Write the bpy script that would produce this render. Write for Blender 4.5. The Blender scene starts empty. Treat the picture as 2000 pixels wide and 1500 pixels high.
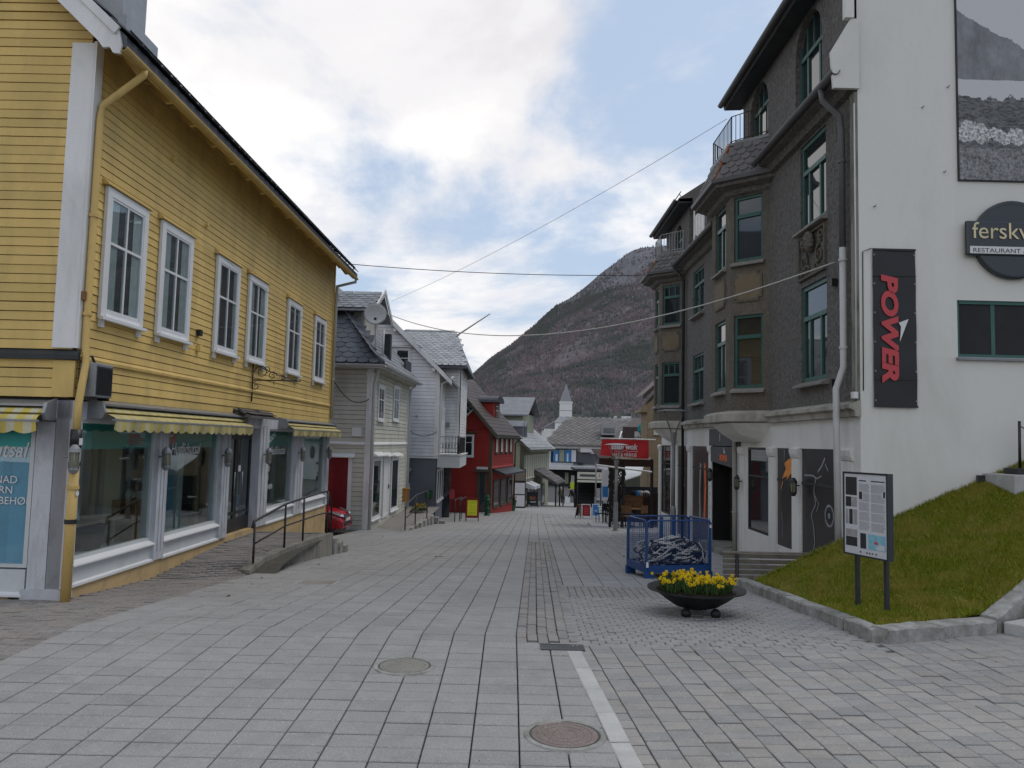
import bpy, bmesh, math, random
import numpy as np
from mathutils import Vector, Matrix
rnd = random.Random(7)
sc = bpy.context.scene
COL = sc.collection

# ---------------------------------------------------------------- camera
CZ, FPX, PITCH, ROLL = 2.0, 1500.0, math.radians(4.29), 0.024
camd = bpy.data.cameras.new('camera'); cam = bpy.data.objects.new('camera', camd); COL.objects.link(cam)
RC = Matrix.Rotation(math.pi/2 + PITCH, 3, 'X') @ Matrix.Rotation(ROLL, 3, 'Z')
cam.matrix_world = Matrix.Translation((0, 0, CZ)) @ RC.to_4x4()
camd.sensor_width = 36; camd.lens = 36*FPX/2000; camd.clip_end = 9000; camd.clip_start = .05
sc.camera = cam

# ---------------------------------------------------------------- world, sun, exposure
SUN_EL, SUN_AZ = math.radians(60), math.radians(62)       # azimuth clockwise from +Y: high, ahead and to the right
world = bpy.data.worlds.new('World'); sc.world = world; world.use_nodes = True
wt = world.node_tree; wt.nodes.clear()
def wn(t, **k):
    n = wt.nodes.new(t)
    for a, b in k.items(): setattr(n, a, b)
    return n
def wmath(op, a, b=None, clamp=False):
    n = wn('ShaderNodeMath', operation=op, use_clamp=clamp)
    for i, q in enumerate((a, b)):
        if q is None: continue
        if isinstance(q, (int, float)): n.inputs[i].default_value = q
        else: wt.links.new(q, n.inputs[i])
    return n.outputs[0]
tc = wn('ShaderNodeTexCoord'); sx = wn('ShaderNodeSeparateXYZ'); wt.links.new(tc.outputs['Generated'], sx.inputs[0])
zz = wmath('ADD', wmath('MAXIMUM', sx.outputs[2], 0.0), 0.28)
cv = wn('ShaderNodeCombineXYZ')
wt.links.new(wmath('DIVIDE', sx.outputs[0], zz), cv.inputs[0]); wt.links.new(wmath('DIVIDE', sx.outputs[1], zz), cv.inputs[1])
CLOUD_OFF = (3.1, 1.7, 0.4)
def wnoise(scale, detail, rough, off, dist=0.0):
    m = wn('ShaderNodeVectorMath', operation='ADD'); wt.links.new(cv.outputs[0], m.inputs[0]); m.inputs[1].default_value = off
    n = wn('ShaderNodeTexNoise'); n.inputs['Scale'].default_value = scale; n.inputs['Detail'].default_value = detail
    n.inputs['Roughness'].default_value = rough; n.inputs['Distortion'].default_value = dist
    wt.links.new(m.outputs[0], n.inputs['Vector']); return n.outputs['Fac']
def wramp(fac, stops):
    r = wn('ShaderNodeValToRGB'); r.color_ramp.interpolation = 'EASE'
    while len(r.color_ramp.elements) < len(stops): r.color_ramp.elements.new(.5)
    for e, (p, c) in zip(r.color_ramp.elements, stops): e.position = p; e.color = (*c, 1)
    wt.links.new(fac, r.inputs[0]); return r.outputs[0]
sky = wn('ShaderNodeTexSky', sky_type='NISHITA'); sky.sun_disc = False
sky.sun_elevation = SUN_EL; sky.sun_rotation = SUN_AZ; sky.air_density = 1.0; sky.dust_density = 1.2; sky.ozone_density = 1.0
cover = wramp(wnoise(1.15, 10, .57, CLOUD_OFF, .25), [(.42, (0, 0, 0)), (.55, (1, 1, 1))])
shade = wramp(wnoise(1.9, 9, .56, (CLOUD_OFF[0]+5, CLOUD_OFF[1]-2, 2.0), .3), [(.30, (8.5, 8.35, 8.65)), (.45, (9.7, 9.55, 9.7)), (.60, (10.9, 10.7, 10.6))])
skyg = wn('ShaderNodeMixRGB', blend_type='MIX'); skyg.inputs[0].default_value = .68
wt.links.new(sky.outputs[0], skyg.inputs[1]); skyg.inputs[2].default_value = (6.3, 7.7, 9.8, 1)   # thin high veil over the blue
mixc = wn('ShaderNodeMixRGB', blend_type='MIX'); wt.links.new(cover, mixc.inputs[0]); wt.links.new(skyg.outputs[0], mixc.inputs[1]); wt.links.new(shade, mixc.inputs[2])
bg = wn('ShaderNodeBackground'); bg.inputs['Strength'].default_value = .096; wt.links.new(mixc.outputs[0], bg.inputs['Color'])
wo = wn('ShaderNodeOutputWorld'); wt.links.new(bg.outputs[0], wo.inputs[0])
sund = bpy.data.lights.new('sun', 'SUN'); sund.energy = 1.0; sund.angle = math.radians(24); sund.color = (1, .91, .78)
sun = bpy.data.objects.new('sun', sund); COL.objects.link(sun)
sdir = Vector((math.sin(SUN_AZ)*math.cos(SUN_EL), math.cos(SUN_AZ)*math.cos(SUN_EL), math.sin(SUN_EL)))
sun.rotation_euler = sdir.to_track_quat('Z', 'Y').to_euler(); sun.location = sdir*60
vs = sc.view_settings; vs.view_transform = 'Standard'; vs.look = 'None'; vs.gamma = 1; vs.use_curve_mapping = False; vs.exposure = 0.0
sc.cycles.max_bounces = 7; sc.cycles.diffuse_bounces = 3; sc.cycles.glossy_bounces = 3; sc.cycles.transparent_max_bounces = 12
sc.cycles.caustics_reflective = False; sc.cycles.caustics_refractive = False; sc.cycles.use_denoising = True

# ---------------------------------------------------------------- measuring helpers
def ray(px, py): return RC @ Vector(((px-1000)/FPX, -(py-750)/FPX, -1.0))
def at(px, py, Y):
    d = ray(px, py); t = Y/d.y; return Vector((d.x*t, Y, d.z*t+CZ))
def gz(y):
    if y < 7.5: return .02*y
    if y < 80: return .15-.062*(y-7.5)
    if y < 95: t = (y-80)/15; return -4.345-.25*(2*t-t*t)
    if y < 115: return -4.595+.5*(y-95)/20
    return -4.095
def on_ground(px, py, dz=0):
    d = ray(px, py); t = 3.0
    while t < 130:
        if d.z*t+CZ <= gz(d.y*t)+dz: break
        t += .01
    return Vector((d.x*t, d.y*t, d.z*t+CZ))
RCI = RC.transposed()
def project(p):
    v = RCI @ (Vector(p)-Vector((0, 0, CZ)))
    if v.z > -.1: return None
    return 1000-FPX*v.x/v.z, 750+FPX*v.y/v.z
def in_view(p, m=40):
    q = project(p); return q is not None and -m < q[0] < 2000+m and -m < q[1] < 1500+m

class Frame:
    """wall frame: u runs along the wall, n points out of it, z is up"""
    def __init__(s, o, ud, nsign=1):
        s.o = Vector((o[0], o[1], 0)); s.u = Vector((ud[0], ud[1], 0)).normalized()
        s.n = Vector((s.u.y, -s.u.x, 0))*nsign
    def __call__(s, u, n, z): return s.o + s.u*u + s.n*n + Vector((0, 0, z))
    def hit(s, px, py, n=0):
        d = ray(px, py); o = s.o + s.n*n
        t = o.dot(s.n)/d.dot(s.n); p = d*t
        return (p-s.o).dot(s.u), p.z+CZ
    def sub(s, u, n, ang):
        """frame turned by ang about z at (u, n) of this one"""
        p = s(u, n, 0); r = Matrix.Rotation(ang, 3, 'Z'); f = Frame(p, s.u); f.u = r @ s.u; f.n = r @ s.n; return f
W = Frame((0, 0), (1, 0)); W.n = Vector((0, 1, 0))       # world frame

# ---------------------------------------------------------------- meshes
WL = {}                                                  # world position of every object made
def link(o, parent, loc):
    COL.objects.link(o); loc = Vector(loc); WL[o.name] = loc
    if parent is not None:
        o.parent = parent; o.location = loc-WL[parent.name]
    else: o.location = loc
    return o
def tag(o, label, cat, group=None):
    o['label'] = label; o['category'] = cat
    if group: o['group'] = group
    return o
def thing(name, label, cat, loc, group=None):
    return tag(link(bpy.data.objects.new(name, None), None, loc), label, cat, group)
def kind(o, k): o['kind'] = k; return o

class MB:
    def __init__(s): s.v = []; s.f = []
    def add(s, vs, fs):
        b = len(s.v); s.v += [Vector(p) for p in vs]; s.f += [tuple(i+b for i in q) for q in fs]; return s
    def box(s, fr, u0, u1, n0, n1, z0, z1):
        P = [fr(u, n, z) for z in (z0, z1) for n in (n0, n1) for u in (u0, u1)]
        return s.add(P, [(0, 1, 3, 2), (4, 6, 7, 5), (0, 4, 5, 1), (2, 3, 7, 6), (0, 2, 6, 4), (1, 5, 7, 3)])
    def prism(s, pts, vec):
        k = len(pts); v = Vector(vec); P = [Vector(p) for p in pts]; P += [p+v for p in P[:k]]
        return s.add(P, [tuple(range(k))[::-1], tuple(range(k, 2*k))]+[(i, (i+1) % k, (i+1) % k+k, i+k) for i in range(k)])
    def sweep(s, fr, prof, u0, u1):
        """closed (n, z) profile swept along u"""
        return s.prism([fr(u0, n, z) for n, z in prof], fr.u*(u1-u0))
    def poly(s, pts): return s.add(pts, [tuple(range(len(pts)))])
    def tube(s, path, r, seg=8, cap=True):
        P = [Vector(p) for p in path]; b = len(s.v); k = len(P); prev = None
        for i, p in enumerate(P):
            d = (P[min(i+1, k-1)]-P[max(i-1, 0)]).normalized()
            a = Vector((0, 0, 1)) if prev is None else prev
            if abs(d.dot(a)) > .95: a = Vector((1, 0, 0)) if abs(d.x) < .9 else Vector((0, 1, 0))
            x = (a-d*a.dot(d)).normalized(); y = d.cross(x); prev = x
            rr = r[i] if isinstance(r, (list, tuple)) else r
            for j in range(seg):
                t = 2*math.pi*j/seg; s.v.append(p+x*math.cos(t)*rr+y*math.sin(t)*rr)
        for i in range(k-1):
            for j in range(seg):
                q = (j+1) % seg; s.f.append((b+i*seg+j, b+i*seg+q, b+(i+1)*seg+q, b+(i+1)*seg+j))
        if cap: s.f += [tuple(b+j for j in range(seg))[::-1], tuple(b+(k-1)*seg+j for j in range(seg))]
        return s
    def lathe(s, c, prof, seg=24, axis=None):
        """(r, z) profile turned about an axis through c"""
        c = Vector(c); ax = Vector(axis or (0, 0, 1)).normalized(); h = Vector((1, 0, 0)) if abs(ax.x) < .9 else Vector((0, 1, 0))
        x = (h-ax*h.dot(ax)).normalized(); y = ax.cross(x); b = len(s.v)
        for r, z in prof:
            for j in range(seg):
                t = 2*math.pi*j/seg; s.v.append(c+ax*z+x*r*math.cos(t)+y*r*math.sin(t))
        for i in range(len(prof)-1):
            for j in range(seg):
                q = (j+1) % seg; s.f.append((b+i*seg+j, b+i*seg+q, b+(i+1)*seg+q, b+(i+1)*seg+j))
        return s
    def ball(s, c, r, seg=14, rings=8, sq=(1, 1, 1)):
        c = Vector(c); b = len(s.v)
        for i in range(rings+1):
            a = math.pi*i/rings
            for j in range(seg):
                t = 2*math.pi*j/seg; s.v.append(c+Vector((r*sq[0]*math.sin(a)*math.cos(t), r*sq[1]*math.sin(a)*math.sin(t), r*sq[2]*math.cos(a))))
        for i in range(rings):
            for j in range(seg):
                q = (j+1) % seg; s.f.append((b+i*seg+j, b+i*seg+q, b+(i+1)*seg+q, b+(i+1)*seg+j))
        return s
    def build(s, name, mat, parent=None, smooth=False, bevel=0, label=None, kindof=None):
        V = np.array([tuple(p) for p in s.v]); c = (V.min(0)+V.max(0))/2
        if parent is None: c[2] = V[:, 2].min()
        me = bpy.data.meshes.new(name); me.from_pydata((V-c).tolist(), [], s.f)
        if smooth: me.polygons.foreach_set('use_smooth', [True]*len(me.polygons))
        me.materials.append(M(mat) if isinstance(mat, str) else mat)
        o = bpy.data.objects.new(name, me); link(o, parent, c)
        if bevel:
            b = o.modifiers.new('bevel', 'BEVEL'); b.width = bevel; b.segments = 2; b.limit_method = 'ANGLE'
            bm = bmesh.new(); bm.from_mesh(me); bmesh.ops.remove_doubles(bm, verts=bm.verts, dist=1e-5); bmesh.ops.recalc_face_normals(bm, faces=bm.faces); bm.to_mesh(me); bm.free()
        if label: o['label'] = label
        if kindof: o['kind'] = kindof
        return o
def bx(name, mat, parent, fr, u0, u1, n0, n1, z0, z1, bevel=0, **k):
    return MB().box(fr, u0, u1, n0, n1, z0, z1).build(name, mat, parent, bevel=bevel, **k)
def tb(name, mat, parent, path, r, seg=8, **k): return MB().tube(path, r, seg).build(name, mat, parent, smooth=True, **k)

def pieces(parent, name, verts, faces, mats, mat, limit=300, rest='stuff_rest'):
    """alike pieces: the `limit` nearest in view become objects that share one mesh, the others one part of kind stuff"""
    V = np.array(verts, float); me = None
    order = sorted(range(len(mats)), key=lambda i: (not in_view(mats[i].translation, 60), (mats[i].translation-Vector((0, 0, CZ))).length))
    mt = M(mat) if isinstance(mat, str) else mat
    me = bpy.data.meshes.new(name); me.from_pydata(V.tolist(), [], faces); me.materials.append(mt)
    pl = WL[parent.name]
    for i in order[:limit]:
        o = bpy.data.objects.new(name, me); COL.objects.link(o); o.parent = parent
        m = mats[i].copy(); WL[o.name] = m.translation.copy(); m.translation = m.translation-pl; o.matrix_basis = m
    far = order[limit:]
    if far:
        A = []; F = []; k = len(V); H = np.c_[V, np.ones(k)]
        for q, i in enumerate(far):
            A.append((H @ np.array(mats[i]).T)[:, :3]); F += [tuple(j+q*k for j in f) for f in faces]
        A = np.concatenate(A); c = (A.min(0)+A.max(0))/2
        m2 = bpy.data.meshes.new(rest); m2.from_pydata((A-c).tolist(), [], F); m2.materials.append(mt)
        kind(link(bpy.data.objects.new(rest, m2), parent, c), 'stuff')

# ---------------------------------------------------------------- materials
MATS = {}
def M(n): return MATS[n]
def nodes(name):
    m = bpy.data.materials.new(name); m.use_nodes = True; t = m.node_tree; t.nodes.clear(); MATS[name] = m
    return m, t
class T:
    def __init__(s, name):
        s.m, s.t = nodes(name); s.out = s.n('ShaderNodeOutputMaterial')
        s.geo = s.n('ShaderNodeNewGeometry'); s.oi = s.n('ShaderNodeObjectInfo')
    def n(s, typ, **k):
        q = s.t.nodes.new(typ)
        for a, b in k.items(): setattr(q, a, b)
        return q
    def link(s, a, b): s.t.links.new(a, b)
    def put(s, sock, v):
        if isinstance(v, bpy.types.NodeSocket): s.link(v, sock)
        elif isinstance(v, (tuple, list)) and len(v) == 3 and sock.type == 'RGBA': sock.default_value = (*v, 1)
        else: sock.default_value = v
    def math(s, op, a, b=None, c=None, clamp=False):
        q = s.n('ShaderNodeMath', operation=op, use_clamp=clamp)
        for i, v in enumerate((a, b, c)):
            if v is not None: s.put(q.inputs[i], v)
        return q.outputs[0]
    def noise(s, scale, detail=4, rough=.55, vec=None, dist=0):
        q = s.n('ShaderNodeTexNoise'); q.inputs['Scale'].default_value = scale; q.inputs['Detail'].default_value = detail
        q.inputs['Roughness'].default_value = rough; q.inputs['Distortion'].default_value = dist
        s.link(vec if vec is not None else s.geo.outputs['Position'], q.inputs['Vector']); return q.outputs['Fac']
    def scaled(s, v, vec=None):
        q = s.n('ShaderNodeVectorMath', operation='MULTIPLY'); s.link(vec if vec is not None else s.geo.outputs['Position'], q.inputs[0]); q.inputs[1].default_value = v
        return q.outputs[0]
    def ramp(s, fac, stops, interp='LINEAR'):
        r = s.n('ShaderNodeValToRGB'); r.color_ramp.interpolation = interp
        while len(r.color_ramp.elements) < len(stops): r.color_ramp.elements.new(.5)
        for e, (p, c) in zip(r.color_ramp.elements, stops):
            e.position = p; e.color = (*c, 1) if isinstance(c, (tuple, list)) else (c, c, c, 1)
        s.link(fac, r.inputs[0]); return r.outputs[0]
    def mix(s, fac, a, b, mode='MIX'):
        q = s.n('ShaderNodeMixRGB', blend_type=mode); s.put(q.inputs[0], fac); s.put(q.inputs[1], a); s.put(q.inputs[2], b); return q.outputs[0]
    def rand(s):
        return s.math('FRACT', s.math('ADD', s.oi.outputs['Random'], s.geo.outputs['Random Per Island']))
    def bsdf(s, col, rough=.7, spec=.3, metal=0, bump=None, bstr=.3, bdist=.01, **k):
        b = s.n('ShaderNodeBsdfPrincipled'); s.put(b.inputs['Base Color'], col); s.put(b.inputs['Roughness'], rough)
        s.put(b.inputs['Specular IOR Level'], spec); s.put(b.inputs['Metallic'], metal)
        if bump is not None:
            q = s.n('ShaderNodeBump'); q.inputs['Strength'].default_value = bstr; q.inputs['Distance'].default_value = bdist
            s.link(bump, q.inputs['Height']); s.link(q.outputs[0], b.inputs['Normal'])
        for a, v in k.items(): s.put(b.inputs[a], v)
        s.link(b.outputs[0], s.out.inputs[0]); return b
def sc3(c, k): return tuple(min(1, x*k) for x in c)
def pm(name, col, rough=.7, var=.18, scale=2.5, rv=.08, bump=.15, bscale=60, spec=.3, metal=0, dirt=None, dirt_amt=.5, dscale=1.2, streak=False, fm=.25):
    t = T(name)
    v1 = t.noise(scale, 6, .6, t.scaled((1, 1, .25)) if streak else None)
    c = t.mix(t.ramp(v1, [(.3, 0), (.7, 1)]), sc3(col, 1-var), sc3(col, 1+var))
    fine = t.noise(bscale, 4, .6)
    c = t.mix(fm, c, t.mix(t.ramp(fine, [(.35, 0), (.65, 1)]), sc3(col, .75), sc3(col, 1.2)))
    if dirt: c = t.mix(t.math('MULTIPLY', t.ramp(t.noise(dscale, 7, .65, t.scaled((1, 1, .35)) if streak else None, .4), [(.48, 0), (.68, 1)]), dirt_amt), c, dirt)
    if rv:
        k = t.math('ADD', 1-rv, t.math('MULTIPLY', t.rand(), 2*rv)); c = t.bright(c, k)
    t.bsdf(c, rough, spec, metal, fine if bump else None, bump, .01); return t.m
def _bright(s, c, k):
    q = s.n('ShaderNodeVectorMath', operation='SCALE'); s.link(c, q.inputs[0]); s.put(q.inputs[3], k); return q.outputs[0]
T.bright = _bright
# ---- paints, wood
pm('board_gap_shade', (.035, .028, .018), .9, .2)  # near-black wall core, paints the shadow lines in the gaps between boards
pm('yellow_paint', (.66, .465, .16), .6, .14, 1.5, .08, .1, 90, dirt=(.42, .30, .12), dirt_amt=.5, dscale=2.0, streak=True)
pm('white_paint', (.74, .74, .73), .5, .10, 2, .04, .1, 80, dirt=(.33, .33, .32), dirt_amt=.45, streak=True)
pm('white_trim', (.70, .71, .72), .45, .06, 2, .03, .05, 80, dirt=(.45, .45, .44), dirt_amt=.25)
pm('worn_white', (.52, .53, .56), .6, .18, 3, .04, .25, 60, dirt=(.20, .20, .20), dirt_amt=.6, dscale=3, streak=True)
pm('panel_grey', (.55, .57, .58), .5, .07, 1.2, .03, .05, 90, dirt=(.3, .3, .29), dirt_amt=.35)
pm('pale_green_paint', (.54, .535, .46), .6, .12, 1.3, .06, .1, 70, dirt=(.25, .25, .22), dirt_amt=.4, streak=True)
pm('church_white', (.80, .80, .79), .6, .05)
pm('cold_white_paint', (.76, .77, .80), .55, .10, 1.2, .05, .1, 70, dirt=(.36, .37, .38), dirt_amt=.35, streak=True)
pm('red_paint', (.30, .026, .020), .6, .15, 1.2, .08, .1, 60, dirt=(.16, .02, .016), dirt_amt=.4, streak=True)
pm('olive_paint', (.27, .28, .21), .65, .12, 1, .06, .1, 60, dirt=(.16, .17, .12), dirt_amt=.4)
pm('dark_olive_trim', (.07, .07, .05), .6, .15)
pm('cream_trim', (.62, .60, .50), .5, .08)
pm('tan_paint', (.27, .20, .12), .7, .12, 1, .06)
pm('green_window_paint', (.046, .118, .105), .4, .15, 5, .06, .05)
pm('brown_wood', (.19, .095, .045), .6, .3, 6, .2, .2, 80)
pm('grey_wood', (.17, .15, .12), .75, .3, 8, .2, .3, 90)
pm('orange_wood', (.45, .22, .06), .6, .2, 8, .1, .2, 80)
pm('dark_door', (.018, .018, .019), .35, .2, spec=.4)
# ---- masonry
pm('plinth_tan', (.52, .37, .19), .85, .15, 2, .03, .4, 40, dirt=(.24, .19, .12), dirt_amt=.6, dscale=2.2)
pm('white_render', (.665, .66, .62), .9, .04, .5, .02, .07, 22, dirt=(.50, .49, .44), dirt_amt=.5, dscale=.6, streak=True, fm=.06)
pm('shop_render', (.72, .715, .69), .75, .06, 1, .03, .15, 40, dirt=(.5, .5, .46), dirt_amt=.4, streak=True)
pm('grey_render', (.13, .145, .165), .8, .12, 1.2, .03, .2, 40)
pm('cornice_stone', (.40, .38, .33), .8, .2, 3, .05, .3, 40, dirt=(.12, .11, .10), dirt_amt=.75, dscale=2, streak=True)
pm('sill_stone', (.24, .23, .21), .85, .2, 5, .1, .3, 50)
pm('ochre_panel', (.175, .14, .095), .85, .2, 4, .05, .3, 40)
pm('concrete', (.24, .23, .205), .9, .3, 3, .05, .8, 25, dirt=(.06, .06, .04), dirt_amt=.85, dscale=2.4, streak=True)
pm('granite', (.30, .295, .28), .9, .35, 7, .15, 1.0, 30, dirt=(.11, .115, .075), dirt_amt=.7, dscale=4)
pm('granite_pale', (.42, .42, .41), .85, .15, 6, .05, .3, 60)
pm('sand_joint', (.075, .072, .06), .95, .3, 5, 0, .3, 60)
pm('earth', (.06, .05, .035), .95, .3, 5, 0, .5, 40)
pm('earth_leaf', (.09, .06, .035), .9, .4, 30, .3, 0)
pm('soil', (.014, .009, .007), .95, .4, 25, 0, .8, 60)
pm('asphalt', (.07, .07, .07), .9, .2, 3, 0, .4, 90)
# ---- metal, plastic
pm('black_iron', (.012, .012, .013), .45, .2, 8, 0, .05, spec=.5)
pm('cast_iron_bowl', (.010, .010, .011), .55, .3, 5, 0, .15, 80, spec=.45)
pm('galvanised', (.30, .31, .32), .45, .15, 5, .03, .05, metal=.6)
pm('grey_metal', (.24, .25, .26), .5, .15, 4, .03, .05, metal=.2, dirt=(.12, .12, .12), dirt_amt=.4)
pm('dark_metal', (.05, .055, .06), .5, .25, 4, .05, .1, metal=.3)
pm('pipe_beige', (.40, .39, .35), .5, .1, 3, .03, .05, dirt=(.2, .19, .17), dirt_amt=.4, streak=True)
pm('pipe_white', (.50, .50, .50), .5, .08, 3, .03, .05)
pm('pipe_grey', (.10, .10, .105), .5, .15, 3, .03, .05)
pm('yellow_pipe', (.58, .40, .14), .5, .12, 3, .03, .05, dirt=(.3, .24, .1), dirt_amt=.5, dscale=4, streak=True)
pm('cage_blue', (.010, .052, .18), .4, .2, 5, .03, .05, spec=.5, dirt=(.02, .05, .15), dirt_amt=.5, dscale=4)
pm('hydrant_green', (.012, .07, .03), .4, .2, 6, 0, .05)
pm('plastic_white', (.62, .62, .62), .4, .05)
pm('cable_dark', (.02, .02, .02), .6, .1)
pm('cable_pale', (.52, .51, .48), .6, .1)
pm('dish_white', (.50, .50, .49), .5, .08, 5, 0, .05, dirt=(.32, .32, .3), dirt_amt=.4, dscale=5)
pm('rust_iron', (.045, .028, .02), .8, .4, 10)
pm('rust_flash', (.28, .085, .03), .8, .4, 12, .05, .3, 60)
pm('lantern_glass', (.20, .20, .14), .25, .1)
# ---- print, cloth
pm('black_vinyl', (.016, .016, .018), .45, .15, 1.5, 0, .12, 12, spec=.4)
pm('black_panel', (.019, .018, .020), .3, .15, 1.5, 0, .02, spec=.5)
pm('grey_panel', (.075, .08, .09), .45, .1, 1, 0, .02)
pm('print_red', (.50, .065, .075), .5, .05, 3, 0, 0)
pm('print_orange', (.75, .15, .045), .5, .1, 3, 0, 0)
pm('print_flame', (.78, .28, .06), .5, .25, 8, 0, 0)
pm('print_white', (.66, .66, .66), .5, .05, 3, 0, 0)
pm('print_grey', (.30, .30, .31), .5, .25, 9, 0, 0)
pm('print_mid', (.26, .26, .275), .5, .45, 14, 0, 0)
pm('print_dark', (.03, .033, .036), .5, .2, 9, 0, 0)
pm('print_text', (.30, .31, .32), .6, .2, 60, 0, 0)
pm('print_cyan', (.22, .46, .56), .5, .2, 14, 0, 0)
pm('print_paper', (.56, .57, .60), .5, .05, 3, 0, 0)
pm('brass', (.52, .43, .27), .3, .2, 3, 0, .05, metal=.9)
pm('sign_slate', (.028, .034, .04), .3, .1, 2, 0, .02, spec=.5)
pm('red_cloth', (.50, .025, .03), .7, .1, 3, 0, .1, 200)
pm('brown_cloth', (.035, .016, .011), .8, .15, 3, 0, .1)
pm('lime_print', (.42, .52, .03), .6, .1, 5, .1, 0)
pm('yellow_print', (.62, .62, .02), .6, .1, 5, 0, 0)
pm('blue_print', (.03, .17, .42), .5, .3, 9, 0, 0)
pm('board_red', (.20, .016, .02), .5, .2, 8, 0, 0)
pm('teal_cloth', (.01, .19, .20), .7, .2)
pm('curtain', (.42, .44, .46), .9, .15, 8, .1, 0)
pm('interior_wall', (.58, .55, .50), .9, .2, 1.5)
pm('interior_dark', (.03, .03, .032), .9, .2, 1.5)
pm('interior_wood', (.34, .25, .16), .6, .2, 4)
pm('teal_film', (.03, .36, .35), .35, .08, 3, 0, 0)
pm('blue_blind', (.22, .46, .68), .5, .08, 3, .1, .02)
pm('skin', (.50, .30, .22), .6, .05)
pm('hair_grey', (.35, .33, .30), .8, .2, 30)
pm('hair_dark', (.03, .022, .018), .7, .2, 30)
pm('coat_olive', (.085, .08, .045), .8, .2, 9)
pm('coat_black', (.014, .014, .017), .8, .2, 9)
pm('car_red', (.40, .008, .02), .25, .05, 2, 0, 0, spec=.6)
pm('tyre', (.012, .012, .012), .8, .2)
pm('chrome', (.55, .56, .58), .15, .05, 3, 0, 0, metal=.9)
# ---- slates and tiles
def slate(name, col, var):
    t = T(name); r = t.rand()
    c = t.ramp(r, [(0, sc3(col, 1-var)), (.5, col), (1, sc3(col, 1+var))])
    c = t.mix(t.ramp(t.noise(1.6, 6, .65), [(.45, 0), (.7, .5)]), c, sc3(col, 1.7))
    f = t.noise(30, 5, .6)
    c = t.mix(.3, c, t.ramp(f, [(.3, sc3(col, .6)), (.7, sc3(col, 1.4))])); t.bsdf(c, .55, .4, 0, f, .4, .01)
slate('slate_dark', (.085, .09, .105), .35)
slate('slate_grey', (.19, .20, .215), .3)
slate('slate_pale', (.33, .34, .35), .22)
slate('slate_warm', (.115, .105, .10), .35)
slate('tile_brown', (.055, .036, .030), .3)
# ---- paving: base colour per piece, speckle, moss
def paving(name, cols, speck=.3, moss=(.09, .09, .06), mamt=.3, rough=.85):
    t = T(name); r = t.rand()
    c = t.ramp(r, [(i/(len(cols)-1), q) for i, q in enumerate(cols)])
    f = t.noise(110, 4, .75); c = t.mix(speck, c, t.ramp(f, [(.35, (.09, .09, .09)), (.5, (.28, .28, .28)), (.68, (.58, .58, .57))]))
    big = t.noise(.55, 6, .6, None, .3); mid_ = t.noise(5, 5, .65, None, .4); c = t.bright(c, t.math('ADD', .60, t.math('ADD', t.math('MULTIPLY', big, .44), t.math('MULTIPLY', mid_, .36))))
    c = t.mix(t.math('MULTIPLY', t.ramp(t.noise(2.6, 8, .7), [(.54, 0), (.72, 1)]), mamt), c, moss)
    c = t.mix(t.ramp(t.noise(52, 2, .5), [(.66, 0), (.72, .55)]), c, (.52, .51, .49)); c = t.mix(t.ramp(t.noise(17, 3, .6), [(.70, 0), (.74, .5)]), c, (.10, .095, .085))
    c = t.mix(t.math('MULTIPLY', t.ramp(t.noise(.9, 9, .75, None, 1.2), [(.58, 0), (.70, 1)]), .3), c, (.13, .125, .115))
    t.bsdf(c, rough, .3, 0, f, .45, .005)
paving('slab_concrete', [(.26, .258, .254), (.274, .271, .266), (.288, .284, .278), (.242, .24, .238), (.302, .297, .29)], .30, (.16, .155, .135), .45)
paving('paver_mixed', [(.275, .26, .245), (.30, .29, .275), (.245, .245, .248), (.285, .27, .25), (.215, .217, .222), (.31, .295, .275), (.275, .255, .24), (.32, .305, .285)], .22, (.12, .12, .10), .3)
paving('sett_grey', [(.25, .25, .245), (.28, .275, .265), (.30, .29, .28), (.24, .24, .24)], .25, (.13, .13, .11), .35)
paving('lid_brown', [(.15, .105, .085), (.17, .12, .10)], .3, (.09, .08, .06), .5)
paving('lid_grey', [(.19, .18, .15), (.21, .20, .165)], .3, (.10, .10, .06), .6)
paving('clinker_grey', [(.22, .205, .19), (.26, .245, .23), (.20, .19, .185), (.275, .25, .23)], .25, (.13, .12, .09), .4)
paving('clinker_brown', [(.19, .165, .15), (.225, .195, .175), (.17, .16, .155), (.235, .21, .19)], .25, (.09, .09, .055), .5)
# ---- glass
def glass(name, tint=(.9, .95, .94), f0=.07, rough=.01):
    t = T(name); lw = t.n('ShaderNodeLayerWeight'); lw.inputs[0].default_value = .35
    fac = t.math('MINIMUM', t.math('ADD', f0, t.math('MULTIPLY', t.math('POWER', lw.outputs['Facing'], 3), .85)), .9)
    w = t.n('ShaderNodeBump'); w.inputs['Strength'].default_value = .04; w.inputs['Distance'].default_value = .02; t.link(t.noise(1.3, 1), w.inputs['Height'])
    g = t.n('ShaderNodeBsdfGlossy'); g.inputs['Roughness'].default_value = rough; t.link(w.outputs[0], g.inputs['Normal'])
    tr = t.n('ShaderNodeBsdfTransparent'); tr.inputs[0].default_value = (*tint, 1)
    mx = t.n('ShaderNodeMixShader'); t.link(fac, mx.inputs[0]); t.link(tr.outputs[0], mx.inputs[1]); t.link(g.outputs[0], mx.inputs[2]); t.link(mx.outputs[0], t.out.inputs[0])
glass('glass'); glass('shop_glass', (.86, .93, .91), .11)
def darkglass(name, col=(.012, .015, .017), rough=.03):
    t = T(name); w = t.noise(1.1, 1)
    t.bsdf(t.mix(t.noise(2.2, 3), col, sc3(col, 2.5)), rough, 1.0, 0, w, .06, .03)
darkglass('dark_glass')
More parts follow.
